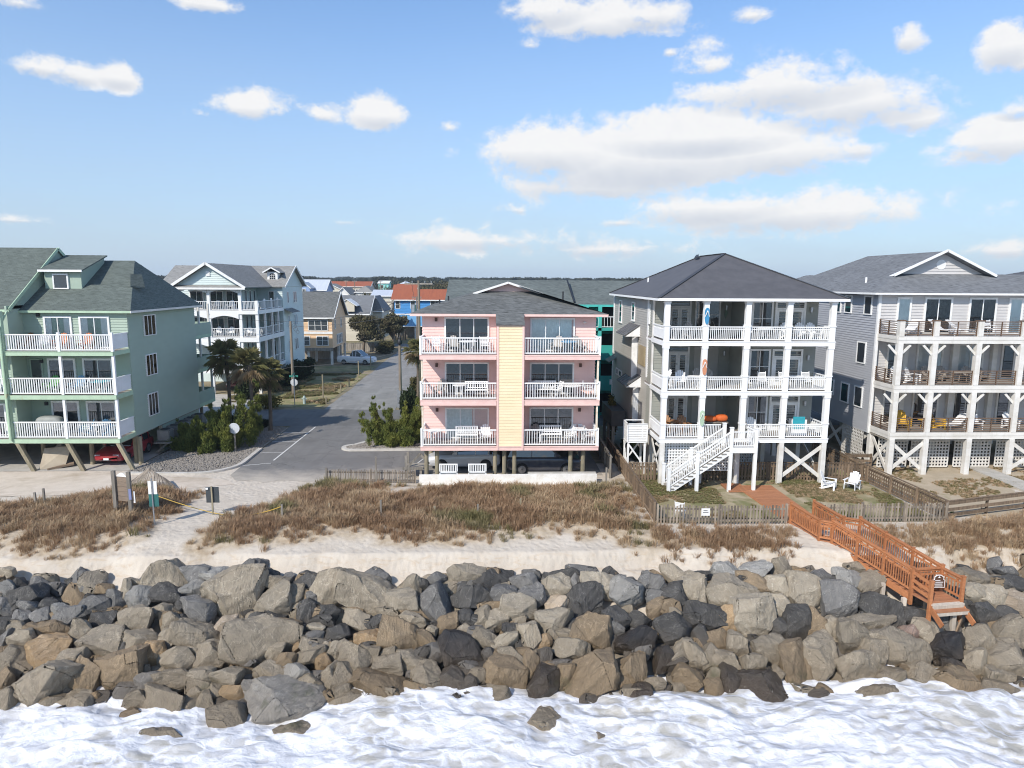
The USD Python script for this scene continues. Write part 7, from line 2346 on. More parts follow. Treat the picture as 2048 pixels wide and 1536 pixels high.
ROCKS = [
(-20.88,28.80,-0.68,0.74,0.52,0.54,'w',1,0,0),
(-20.36,27.99,-1.08,0.79,0.87,0.65,'l',0,0,0),
(-20.06,28.30,-0.93,0.73,0.51,0.53,'d',1,0,0),
(-19.20,28.29,-0.93,0.80,0.51,0.57,'g',1,0,0),
(-19.33,27.74,-1.23,1.43,0.79,0.98,'d',0,1,0),
(-19.89,27.19,-1.46,0.70,0.77,0.58,'g',1,1,0),
(-18.89,27.19,-1.46,0.92,0.49,0.63,'g',1,1,0),
(-18.33,27.29,-1.41,0.78,0.50,0.55,'d',1,1,0),
(-19.68,27.33,-1.38,0.57,0.42,0.42,'d',1,1,0),
(-18.97,26.80,-1.64,0.77,0.56,0.56,'g',1,1,0),
(-18.22,26.80,-1.65,0.84,0.56,0.60,'g',1,1,0),
(-19.41,26.34,-1.85,0.41,0.41,0.33,'d',1,2,0),
(-17.53,26.99,-1.56,1.05,0.63,0.74,'l',0,1,1),
(-17.06,26.77,-1.67,1.04,0.70,0.75,'g',0,1,1),
(-16.36,27.27,-1.45,1.34,0.78,0.93,'g',0,1,1),
(-15.62,26.59,-1.75,0.90,0.76,0.69,'d',0,1,1),
(-16.49,26.80,-1.64,0.63,0.49,0.47,'d',1,1,1),
(-15.50,27.46,-1.33,0.71,0.93,0.62,'g',0,1,1),
(-15.26,27.68,-1.22,0.50,1.22,0.55,'t',8,1,1),
(-15.21,28.25,-0.95,0.81,0.51,0.57,'t',1,0,2),
(-14.62,27.54,-1.30,1.00,0.93,0.78,'l',0,1,2),
(-14.67,28.39,-0.87,0.59,0.44,0.43,'g',1,0,2),
(-13.94,28.67,-0.82,2.00,1.41,1.45,'w',2,0,2),
(-13.59,27.80,-1.20,1.44,0.87,1.01,'d',0,1,2),
(-12.53,27.96,-1.11,1.02,0.80,0.76,'l',0,0,3),
(-12.71,28.63,-0.79,1.19,0.82,0.86,'g',0,0,3),
(-11.65,28.56,-0.84,1.48,0.89,1.04,'l',0,0,3),
(-10.49,28.90,-0.66,1.13,0.90,0.84,'g',0,0,3),
(-10.69,27.74,-1.29,2.38,2.16,1.85,'W',3,1,3),
(-10.05,28.30,-0.94,0.81,1.18,0.74,'d',8,0,4),
(-11.76,27.67,-1.22,0.58,0.58,0.46,'t',1,1,3),
(-9.56,28.61,-0.78,0.82,0.52,0.58,'d',1,0,4),
(-9.11,28.33,-0.93,1.11,0.59,0.76,'w',0,0,4),
(-7.77,28.25,-0.98,1.18,0.89,0.87,'d',0,0,4),
(-8.96,27.37,-1.42,1.43,1.57,1.18,'t',2,1,4),
(-8.22,27.58,-1.28,0.79,1.01,0.69,'w',0,1,4),
(-7.45,27.46,-1.32,0.58,0.58,0.46,'g',1,1,5),
(-14.30,26.60,-1.79,1.66,1.04,1.18,'w',2,1,2),
(-13.43,26.98,-1.57,1.06,0.56,0.72,'t',0,1,2),
(-12.74,27.12,-1.47,0.43,0.57,0.38,'d',1,1,2),
(-11.95,26.96,-1.60,1.34,1.16,1.03,'g',2,1,3),
(-12.38,26.55,-1.75,0.42,0.42,0.33,'d',1,1,2),
(-12.81,26.42,-1.84,0.90,0.90,0.72,'w',0,1,2),
(-13.65,25.60,-2.25,1.34,1.01,0.99,'w',2,2,2),
(-12.66,25.79,-2.13,0.75,0.88,0.63,'w',0,2,2),
(-11.45,25.78,-2.18,1.76,1.15,1.26,'w',2,2,3),
(-10.66,26.31,-1.89,0.90,0.62,0.65,'T',0,2,3),
(-10.37,25.82,-2.11,0.61,0.54,0.47,'w',1,2,3),
(-9.92,26.09,-1.97,0.55,0.41,0.41,'d',1,2,3),
(-9.37,26.54,-1.77,0.77,0.63,0.58,'d',1,1,4),
(-8.84,25.62,-2.31,2.56,2.09,1.93,'W',3,2,4),
(-8.11,25.97,-2.06,1.03,1.03,0.82,'b',0,2,4),
(-7.49,26.76,-1.67,0.77,1.13,0.71,'d',8,1,4),
(-6.57,26.72,-1.70,1.06,0.84,0.79,'d',0,1,5),
(-7.39,26.05,-1.99,0.41,0.41,0.33,'d',1,2,4),
(-6.91,26.06,-1.99,0.69,0.48,0.50,'t',1,2,5),
(-6.94,25.60,-2.21,0.61,0.75,0.52,'g',1,2,5),
(-6.03,25.93,-2.07,1.03,0.62,0.72,'d',0,2,5),
(-18.84,26.22,-1.92,0.75,0.55,0.55,'w',1,2,0),
(-18.28,26.17,-1.94,0.75,0.55,0.55,'b',1,2,0),
(-17.43,26.25,-1.94,1.37,0.75,0.94,'b',0,2,0),
(-18.17,25.74,-2.17,1.01,0.94,0.79,'w',0,2,0),
(-19.02,25.85,-2.09,0.40,0.74,0.41,'g',9,2,0),
(-16.28,26.07,-2.01,0.95,1.16,0.81,'w',0,2,1),
(-15.27,25.71,-2.21,1.61,1.08,1.16,'w',2,2,1),
(-17.05,25.43,-2.34,1.66,1.13,1.20,'o',2,2,0),
(-15.91,25.03,-2.50,0.92,0.79,0.70,'w',0,3,1),
(-14.23,25.36,-2.31,0.33,0.53,0.32,'d',9,2,1),
(-18.17,25.01,-2.52,1.11,1.05,0.87,'w',0,3,0),
(-17.93,24.14,-2.92,0.64,0.95,0.59,'b',8,3,0),
(-16.46,23.99,-3.06,1.95,1.83,1.53,'W',3,4,0),
(-15.14,24.32,-2.85,1.03,1.15,0.85,'b',0,3,1),
(-13.91,24.43,-2.84,1.74,1.67,1.37,'b',3,3,1),
(-17.45,23.32,-3.33,0.92,1.29,0.83,'w',10,4,0),
(-12.97,25.09,-2.47,0.93,0.93,0.74,'o',0,2,2),
(-11.96,24.88,-2.60,1.44,1.12,1.07,'w',2,3,2),
(-11.61,25.24,-2.38,0.53,0.47,0.41,'w',1,2,2),
(-10.67,24.99,-2.54,1.19,1.25,0.97,'w',2,3,3),
(-8.36,25.18,-2.42,0.80,0.73,0.62,'w',0,2,4),
(-7.51,25.41,-2.29,0.47,0.40,0.36,'o',1,2,4),
(-6.92,24.98,-2.53,1.13,0.73,0.80,'w',0,2,4),
(-7.85,24.78,-2.62,0.92,0.72,0.69,'b',0,3,4),
(-6.29,24.62,-2.69,0.72,0.79,0.59,'o',0,3,5),
(-6.39,25.24,-2.38,0.54,0.54,0.43,'w',1,2,5),
(-5.91,25.14,-2.43,0.60,0.74,0.52,'w',1,2,5),
(-12.97,24.45,-2.75,0.39,0.52,0.34,'w',1,3,2),
(-12.56,24.02,-2.99,1.02,0.83,0.77,'g',0,3,2),
(-11.64,24.10,-2.97,1.34,0.89,0.96,'w',2,3,2),
(-14.96,23.35,-3.32,1.18,0.93,0.88,'w',0,4,1),
(-14.38,23.57,-3.17,0.38,0.31,0.28,'o',1,4,1),
(-10.79,24.07,-2.97,1.09,0.90,0.82,'t',0,3,3),
(-9.85,24.18,-2.92,1.16,0.77,0.83,'t',0,3,3),
(-10.70,23.64,-3.16,0.88,0.57,0.63,'w',0,4,3),
(-10.02,23.65,-3.15,0.63,0.63,0.51,'w',1,4,3),
(-8.33,24.41,-2.80,1.10,0.78,0.80,'w',0,3,4),
(-7.33,24.27,-2.87,1.10,0.78,0.80,'l',0,3,4),
(-8.69,23.70,-3.13,0.70,0.82,0.59,'l',0,4,4),
(-9.34,23.60,-3.18,0.95,0.76,0.71,'o',0,4,3),
(-6.74,23.96,-3.01,1.03,0.58,0.71,'w',0,3,4),
(-5.95,24.11,-2.94,0.71,1.10,0.66,'w',8,3,5),
(-5.49,23.54,-3.21,0.89,0.76,0.68,'w',0,4,5),
(-7.41,23.35,-3.41,3.05,1.56,2.07,'L',3,4,4),
(-12.84,23.43,-3.28,1.18,0.81,0.85,'w',0,4,2),
(-11.81,23.21,-3.40,1.48,1.24,1.12,'w',2,4,2),
(-10.81,23.07,-3.42,0.68,0.74,0.56,'w',0,4,2),
(-10.27,23.24,-3.35,0.68,0.87,0.59,'w',0,4,3),
(-9.13,22.52,-3.52,1.21,1.21,0.97,'w',2,4,3),
(-12.53,22.61,-3.51,0.73,0.73,0.58,'b',0,4,2),
(-15.89,22.93,-3.52,1.46,0.43,0.91,'d',4,4,0),
(-13.91,22.53,-3.51,0.48,0.30,0.34,'w',1,4,1),
(-10.99,21.67,-3.52,1.63,0.64,1.06,'w',6,4,2),
(-6.69,21.90,-3.52,1.36,0.59,0.90,'w',4,4,4),
(-15.47,21.40,-3.51,0.40,0.29,0.29,'w',1,4,0),
(-14.21,21.00,-3.51,0.56,0.34,0.39,'w',1,4,1),
(-6.62,27.93,-1.17,1.75,1.75,1.40,'w',2,0,5),
(-4.98,27.70,-1.30,2.47,1.45,1.72,'w',3,1,6),
(-4.50,28.45,-0.84,0.52,0.37,0.38,'g',1,0,6),
(-3.30,28.01,-1.07,0.81,0.88,0.67,'t',0,0,6),
(-3.67,27.17,-1.50,1.36,1.07,1.02,'t',0,1,6),
(-2.79,28.07,-1.04,0.74,0.52,0.54,'d',1,0,6),
(-2.22,28.32,-0.92,0.82,0.60,0.60,'g',1,0,7),
(-2.21,27.22,-1.49,1.51,1.72,1.26,'g',2,1,7),
(-0.92,28.54,-0.85,1.57,0.97,1.11,'t',0,0,7),
(0.20,28.31,-0.96,1.57,0.86,1.08,'d',0,0,7),
(-0.71,27.44,-1.39,1.81,1.09,1.27,'d',2,1,7),
(1.58,28.18,-1.00,1.19,0.67,0.82,'g',0,0,8),
(0.71,27.58,-1.29,1.17,0.80,0.84,'g',0,1,8),
(1.84,27.50,-1.34,1.24,1.09,0.95,'g',0,1,9),
(3.33,28.56,-0.83,1.51,0.45,0.94,'d',4,0,9),
(2.98,27.97,-1.11,1.19,0.96,0.89,'t',0,0,9),
(3.81,28.05,-1.05,0.67,0.89,0.59,'g',1,0,9),
(4.05,27.34,-1.43,1.53,1.38,1.18,'d',2,1,9),
(4.84,28.01,-1.10,1.41,1.19,1.07,'t',2,0,9),
(2.94,27.09,-1.51,0.94,0.61,0.67,'T',1,1,9),
(6.11,27.60,-1.31,1.62,1.40,1.24,'l',2,1,10),
(5.74,28.14,-1.00,0.60,0.52,0.46,'g',1,0,10),
(6.88,28.01,-1.07,0.60,0.97,0.57,'g',9,0,10),
(-5.40,26.47,-1.81,0.98,0.77,0.73,'w',0,1,5),
(-4.55,26.32,-1.87,0.63,0.63,0.50,'d',1,1,6),
(-4.14,26.12,-1.95,0.42,0.49,0.35,'T',1,2,6),
(-3.12,26.35,-1.88,1.12,0.91,0.84,'w',0,1,6),
(-3.43,25.78,-2.18,1.64,1.44,1.26,'b',2,2,6),
(-1.59,26.20,-1.94,0.91,0.77,0.69,'b',0,2,7),
(-1.04,26.51,-1.78,0.78,0.63,0.59,'d',1,1,7),
(-0.16,26.42,-1.84,0.98,1.05,0.80,'w',0,1,7),
(0.44,26.43,-1.83,0.77,0.99,0.67,'w',0,1,8),
(1.23,26.90,-1.64,1.50,1.36,1.16,'t',2,1,8),
(2.75,26.30,-1.92,1.47,1.12,1.09,'t',2,1,9),
(0.99,25.97,-2.04,0.76,0.49,0.54,'d',1,2,8),
(-0.92,25.95,-2.05,0.69,0.48,0.50,'w',1,2,7),
(4.27,25.84,-2.16,1.80,1.52,1.37,'b',2,2,9),
(5.32,26.40,-1.86,1.13,0.99,0.87,'d',0,1,10),
(6.29,26.28,-1.90,0.85,0.78,0.66,'d',0,1,10),
(5.90,25.40,-2.35,1.44,1.30,1.11,'k',2,2,10),
(-4.68,25.67,-2.20,1.16,0.61,0.79,'o',0,2,6),
(-5.66,25.28,-2.37,0.81,0.74,0.63,'w',0,2,5),
(-2.26,25.92,-2.05,0.48,0.48,0.39,'w',1,2,7),
(-2.37,25.51,-2.26,0.61,0.95,0.58,'b',8,2,7),
(-0.22,25.63,-2.23,1.23,0.82,0.88,'w',0,2,7),
(0.70,25.49,-2.28,0.96,0.68,0.70,'t',0,2,8),
(1.69,25.55,-2.25,0.89,1.13,0.77,'w',0,2,9),
(2.30,25.37,-2.32,0.48,0.75,0.45,'o',9,2,9),
(3.26,25.11,-2.49,1.45,0.98,1.04,'t',2,2,9),
(3.19,25.74,-2.16,1.04,0.48,0.69,'w',5,2,9),
(-1.02,25.13,-2.50,1.71,1.51,1.32,'k',2,2,7),
(0.01,24.88,-2.55,0.53,0.60,0.44,'d',1,2,7),
(-1.96,24.94,-2.52,0.47,0.60,0.41,'d',1,2,7),
(0.42,24.98,-2.51,0.74,0.40,0.51,'b',1,2,8),
(1.36,24.96,-2.51,0.60,0.40,0.43,'b',1,2,8),
(0.95,24.77,-2.63,0.93,0.87,0.73,'w',0,3,8),
(0.61,24.24,-2.92,1.63,1.21,1.20,'b',2,3,8),
(1.63,24.51,-2.74,0.59,1.06,0.59,'b',8,3,9),
(2.22,24.75,-2.62,0.53,0.80,0.49,'d',9,3,9),
(-5.08,24.84,-2.61,1.26,1.13,0.97,'w',2,3,5),
(-4.60,25.12,-2.44,0.74,0.60,0.56,'w',1,2,6),
(-3.85,24.54,-2.74,1.05,0.79,0.77,'w',0,3,6),
(-3.86,25.01,-2.50,0.67,0.53,0.50,'w',1,2,6),
(-2.86,24.74,-2.66,1.39,0.76,0.95,'w',0,3,6),
(-5.50,24.11,-2.94,0.81,1.23,0.75,'w',8,3,5),
(-4.09,24.05,-3.03,2.32,0.68,1.44,'b',6,3,6),
(-2.30,24.00,-3.02,1.29,1.23,1.02,'w',2,3,7),
(-1.37,23.99,-3.00,1.03,0.97,0.81,'d',0,3,7),
(-0.72,23.77,-3.09,0.71,0.77,0.58,'d',0,3,7),
(-0.41,24.10,-2.93,0.65,0.59,0.50,'w',1,3,7),
(4.03,24.18,-2.98,2.22,1.96,1.71,'B',3,3,9),
(2.20,23.75,-3.14,1.22,1.58,1.07,'k',2,3,9),
(2.94,24.01,-2.98,0.72,0.98,0.64,'b',8,3,9),
(2.39,24.41,-2.78,0.59,0.46,0.44,'b',1,3,9),
(5.53,24.20,-2.91,1.05,1.31,0.91,'b',2,3,10),
(-1.24,23.14,-3.40,0.82,0.75,0.64,'k',0,4,7),
(0.43,23.26,-3.36,1.14,0.88,0.85,'w',0,4,8),
(1.92,22.51,-3.51,0.55,0.68,0.47,'b',1,4,9),
(2.13,21.79,-3.52,1.61,1.19,1.18,'w',2,4,9),
(3.23,22.37,-3.51,0.61,0.25,0.40,'k',5,4,9),
(5.59,23.21,-3.38,0.95,0.95,0.76,'k',0,4,10),
(-5.14,23.40,-3.29,1.20,0.57,0.80,'w',4,4,5),
(-5.04,22.98,-3.45,0.31,0.37,0.26,'w',1,4,5),
(4.78,23.24,-3.33,0.44,0.32,0.32,'d',1,4,10),
(3.87,20.86,-3.51,0.58,0.69,0.49,'w',0,4,10),
(7.34,27.94,-1.12,0.93,1.19,0.81,'g',0,0,11),
(8.02,27.43,-1.37,1.17,1.17,0.94,'d',0,1,11),
(8.20,28.46,-0.87,0.95,0.86,0.74,'w',0,0,11),
(8.91,27.76,-1.22,1.27,1.35,1.04,'w',2,0,11),
(9.28,28.41,-0.88,0.95,0.35,0.61,'d',5,0,11),
(7.18,26.89,-1.61,0.90,0.78,0.69,'b',0,1,11),
(10.53,27.66,-1.30,2.15,1.35,1.52,'t',2,0,12),
(10.64,28.60,-0.81,1.30,0.78,0.91,'l',0,0,12),
(11.88,28.62,-0.80,1.39,0.61,0.92,'l',4,0,12),
(11.70,28.01,-1.10,1.24,1.11,0.96,'b',0,0,12),
(12.60,27.73,-1.21,0.93,0.93,0.75,'t',0,0,12),
(13.14,28.66,-0.77,0.96,1.14,0.81,'w',0,0,13),
(13.62,27.55,-1.34,1.60,1.64,1.29,'t',2,0,13),
(13.92,28.39,-0.88,0.78,0.52,0.56,'o',1,0,13),
(14.64,28.07,-1.06,1.20,0.95,0.90,'g',0,0,13),
(15.06,27.18,-1.52,1.79,1.63,1.39,'g',2,1,13),
(15.70,28.40,-0.87,0.70,0.52,0.51,'l',1,0,13),
(16.02,28.02,-1.08,1.12,0.95,0.85,'l',0,0,14),
(16.81,27.86,-1.17,1.28,1.03,0.96,'w',0,0,14),
(7.90,26.59,-1.74,0.65,0.41,0.46,'w',1,1,11),
(7.64,25.82,-2.16,1.54,1.51,1.23,'d',2,2,11),
(8.93,26.51,-1.83,1.58,1.18,1.17,'d',2,1,11),
(9.97,26.25,-1.92,0.85,1.21,0.77,'o',8,1,12),
(10.99,26.32,-1.94,1.74,1.90,1.43,'t',3,1,12),
(11.57,26.82,-1.64,0.82,0.82,0.66,'b',0,1,12),
(12.41,26.85,-1.64,1.16,0.99,0.88,'t',0,1,13),
(12.03,25.95,-2.05,0.68,0.72,0.56,'d',1,2,12),
(12.77,26.12,-2.00,0.93,1.57,0.90,'d',10,1,13),
(13.44,26.04,-2.03,0.97,1.33,0.86,'b',8,2,13),
(16.53,26.66,-1.77,1.77,1.40,1.32,'d',2,1,14),
(15.81,26.07,-2.04,1.94,0.73,1.25,'w',4,2,14),
(13.93,25.75,-2.15,0.72,1.04,0.65,'w',8,2,13),
(14.41,25.68,-2.20,1.04,1.04,0.83,'w',0,2,14),
(14.90,25.32,-2.40,1.49,1.81,1.27,'w',2,2,14),
(8.69,25.63,-2.21,0.71,0.75,0.58,'d',1,2,11),
(9.30,25.40,-2.32,0.90,0.75,0.68,'b',0,2,11),
(10.00,25.16,-2.44,0.82,1.21,0.75,'w',8,2,12),
(11.19,25.08,-2.50,1.36,1.17,1.04,'w',2,2,12),
(7.67,24.95,-2.54,0.89,1.00,0.74,'w',0,2,11),
(8.25,24.80,-2.61,0.81,1.15,0.73,'w',8,2,11),
(8.71,24.77,-2.62,0.73,1.04,0.66,'w',8,2,11),
(9.30,24.47,-2.78,1.22,0.99,0.92,'w',0,3,12),
(6.91,24.70,-2.65,0.69,0.99,0.63,'k',8,3,11),
(7.63,23.96,-3.02,1.08,0.97,0.84,'b',0,3,11),
(10.25,24.30,-2.86,1.02,1.10,0.84,'w',0,3,12),
(11.95,24.44,-2.80,1.03,1.56,0.96,'b',10,3,13),
(13.02,24.69,-2.70,1.65,1.46,1.27,'w',2,3,13),
(14.34,24.21,-2.93,1.55,1.40,1.20,'w',2,3,14),
(16.38,24.98,-2.58,1.87,1.67,1.45,'W',3,2,14),
(15.20,24.66,-2.71,1.31,1.39,1.07,'w',2,3,14),
(17.24,25.55,-2.25,0.88,0.80,0.68,'r',0,2,14),
(18.09,25.65,-2.22,1.24,1.12,0.96,'w',0,2,15),
(17.46,24.96,-2.52,0.70,0.63,0.54,'w',1,2,15),
(18.82,26.21,-1.94,0.98,0.69,0.71,'g',0,1,15),
(18.50,25.02,-2.54,1.53,1.25,1.15,'k',2,2,15),
(18.32,24.31,-2.84,0.77,0.54,0.56,'k',1,3,15),
(19.86,25.31,-2.40,1.58,1.23,1.18,'w',2,2,16),
(19.14,24.32,-2.85,0.96,1.11,0.80,'w',0,3,16),
(20.35,24.36,-2.86,1.65,1.50,1.28,'w',2,3,16),
(21.50,25.66,-2.23,1.32,1.40,1.08,'w',2,2,16),
(15.48,23.86,-3.07,1.31,0.86,0.94,'w',0,3,14),
(16.82,24.00,-3.01,1.40,0.94,1.00,'w',2,3,15),
(17.94,23.66,-3.19,1.75,1.12,1.24,'b',2,3,15),
(19.74,23.94,-3.03,1.13,0.68,0.79,'w',0,3,16),
(21.67,28.07,-1.08,1.64,1.00,1.15,'w',0,0,16),
(21.08,27.29,-1.44,1.27,1.01,0.95,'t',0,1,16),
(21.60,27.17,-1.49,1.18,1.10,0.92,'t',0,1,16),
(22.85,27.91,-1.16,1.77,0.73,1.16,'d',4,0,16),
(22.54,26.98,-1.59,1.22,1.13,0.95,'T',0,1,16),
(21.91,26.30,-1.89,0.99,0.78,0.74,'d',0,1,16),
(20.92,26.43,-1.85,1.19,1.07,0.92,'d',0,1,16),
(23.07,28.73,-0.72,0.71,0.62,0.55,'g',1,0,16),
(23.40,28.45,-0.87,1.14,0.53,0.76,'g',5,0,16),
(20.43,26.79,-1.65,0.75,0.58,0.56,'d',1,1,16),
(20.50,27.29,-1.41,0.59,0.76,0.52,'g',1,1,15),
(22.25,25.87,-2.08,0.49,0.65,0.43,'b',1,2,16),
(17.87,26.37,-1.87,1.31,0.65,0.88,'d',0,1,15),
(17.10,26.17,-1.95,0.73,0.57,0.54,'d',1,1,14),
(8.55,23.48,-3.23,0.59,0.84,0.53,'b',8,4,11),
(9.21,23.81,-3.09,0.85,1.37,0.81,'k',8,3,12),
(10.32,23.52,-3.26,1.73,1.21,1.25,'k',2,4,12),
(12.71,23.42,-3.25,0.55,0.41,0.41,'b',1,4,13),
(14.78,23.30,-3.36,1.76,0.70,1.14,'w',6,4,14),
(15.98,23.16,-3.38,0.66,0.55,0.50,'b',1,4,15),
(17.14,22.98,-3.51,1.64,0.66,1.06,'k',4,4,15),
(19.42,23.24,-3.38,1.59,0.77,1.07,'w',2,4,16),
(6.80,22.70,-3.51,0.39,0.28,0.29,'k',1,4,11),
(11.15,24.04,-2.96,0.68,0.64,0.53,'w',1,3,12),
(6.34,23.70,-3.13,0.77,0.63,0.58,'w',0,3,11),
(20.35,23.28,-3.31,0.30,0.52,0.29,'b',9,4,16),
]
ICO = {k: (np.array(t.vertices), np.array(t.faces)) for k, t in ((2, trimesh.creation.icosphere(subdivisions=2)), (3, trimesh.creation.icosphere(subdivisions=3)))}
RAX = np.array([[1, 0, 0], [0, .30, .954], [0, -.954, .30]])           # across, up the face of the wall, out of it


def rock_shape(seed, w, h, d, edge=.085, cuts=14):
 """An angular quarried block: flat broken faces meeting in hard, slightly chipped edges."""
 from scipy.spatial import HalfspaceIntersection, ConvexHull
 rng = np.random.default_rng(seed)
 nrm = rng.normal(size=(cuts, 3))
 for k in range(0, cuts - 1, 2):
  if rng.random() < .6:
   nrm[k + 1] = -nrm[k] + rng.normal(size=3) * .35
 nrm = np.vstack([nrm, np.eye(3), -np.eye(3)]); nrm /= np.linalg.norm(nrm, axis=1)[:, None]
 dist = np.concatenate([rng.uniform(.62, .98, cuts), np.full(6, 1.05)])
 hull = ConvexHull(HalfspaceIntersection(np.column_stack([nrm, -dist]), np.zeros(3)).intersections)
 v = hull.points[hull.vertices]
 lo, hi = v.min(0), v.max(0)
 v = (v - (lo + hi) / 2) / (hi - lo)
 a = rng.uniform(-.25, .25)
 c, s = math.cos(a), math.sin(a)
 v = v * (w, h, d)
 v = np.stack([v[:, 0] * c - v[:, 1] * s, v[:, 0] * s + v[:, 1] * c, v[:, 2]], 1)
 # chip the corners: cut each vertex back along its way to the centre
 t = trimesh.convex.convex_hull(np.vstack([v * .985, v + rng.normal(size=v.shape) * .012]))
 v, f = trimesh.remesh.subdivide_to_size(t.vertices, t.faces, max(edge, .5 * math.sqrt(w * h) * .16) if edge < .2 else edge, max_iter=7)
 t = trimesh.Trimesh(v, f, process=True)
 if len(t.vertices) > 60:
  trimesh.smoothing.filter_laplacian(t, lamb=.35, iterations=2)
 v, n = np.array(t.vertices), np.array(t.vertex_normals)
 k = 2.2 / max(.5, math.sqrt(w * h))
 m = meshkit.fbm(v * k * 1.3 + seed * .37, 4, seed) - .5
 lay = rng.normal(size=3); lay /= np.linalg.norm(lay)
 st = (v @ lay) * 2.6 + 1.4 * m
 st = np.floor(st) + smooth(.35, .65, st - np.floor(st)) - st
 sz = math.sqrt(w * h)
 v = v + n * (sz * (.15 * m + .035 * (meshkit.noise(v * 7.0 + seed, 3) - .5) + .018 * st))[:, None]
 return v @ RAX, np.array(t.faces)


def mk_rocks():
 same = {}
 for i, r in enumerate(ROCKS):
  same.setdefault((r[6].lower(),) + r[7:], []).append(i)
 first = {}
 for key, ids in same.items():
  ids.sort(key=lambda i: ROCKS[i][0] / ROCKS[i][1])
  for k, i in enumerate(ids):
   first[i] = '' if len(ids) == 1 else ['left-hand', 'right-hand'][k] if len(ids) == 2 else ['leftmost', 'second', 'third', 'fourth', 'fifth', 'sixth'][k]
 for i, (x, y, z, w, h, d, c, sz, row, zone) in enumerate(ROCKS):
  v, f = rock_shape(1000 + i * 7, w * 1.12, h * 1.11, d * 1.1)
  lab = ' '.join(q for q in (first[i], ('', 'small', 'large', 'huge')[sz % 4], ('', 'flat', 'upright')[sz // 4], RNAME[c.lower()], 'boulder', ROWS[row], ZONES[zone]) if q)
  path = '/World/' + numbered('/World', 'boulder')
  m = usdkit.mesh(stage, path, (v, f), RM[c], smooth=33)
  UsdGeom.Xformable(m).AddTranslateOp().Set(Gf.Vec3d(x, y, z))
  tag(m.GetPrim(), lab, 'boulder', 'boulders of the sea wall')
 # what fills the gaps: smaller stones half lost in shadow, too many to tell apart
 rng = np.random.default_rng(5)
 mb = {k: MB() for k in 'wgdb'}
 for k in range(1050):
  x = rng.uniform(-31, 31)
  y = rng.uniform(22.3, 28.9)
  if abs(x + 12.3) < 2.0 and y > 26.9:
   continue
  z = -.55 - .478 * (29.0 - y) - rng.uniform(.25, .70)
  s = rng.uniform(.45, 1.0)
  if abs(x) > (24.3 if x > 0 else 25.5):
   s *= 1.7
   z += .4
  v, f = rock_shape(9000 + k, s * rng.uniform(.9, 1.5), s, s, .45, 8)
  mb['wgdb'[int(rng.integers(0, 4))]].add(v + (x, y, max(z, -4.0)), f)
 for k, lab in (('w', 'warm grey'), ('g', 'blue grey'), ('d', 'charcoal'), ('b', 'brown')):
  obj('rubble', mb[k], RM[k], smooth=35, label='%s rubble wedged deep between the boulders' % lab, cat='rubble', kind='stuff')


mk_rocks()

# ---------------------------------------------------------------- vehicles, poles, wires, signs
M_tyre = pm('tyre', (.02, .02, .02), (.03, .03, .03), rough=.85)
M_alloy = pm('alloy_wheel', (.35, .35, .36), (.28, .28, .29), rough=.35, metal=.8)


def loft(secs):
 """Closed body through rings of equal length."""
 n = len(secs[0]); v = np.vstack(secs); f = []
 for i in range(len(secs) - 1):
  for j in range(n):
   a, b = i * n + j, i * n + (j + 1) % n
   f += [(a, b, b + n), (a, b + n, a + n)]
 f += [(0, j + 1, j) for j in range(1, n - 1)] + [((len(secs) - 1) * n, (len(secs) - 1) * n + j, (len(secs) - 1) * n + j + 1) for j in range(1, n - 1)]
 return trimesh.Trimesh(v, f, process=False)


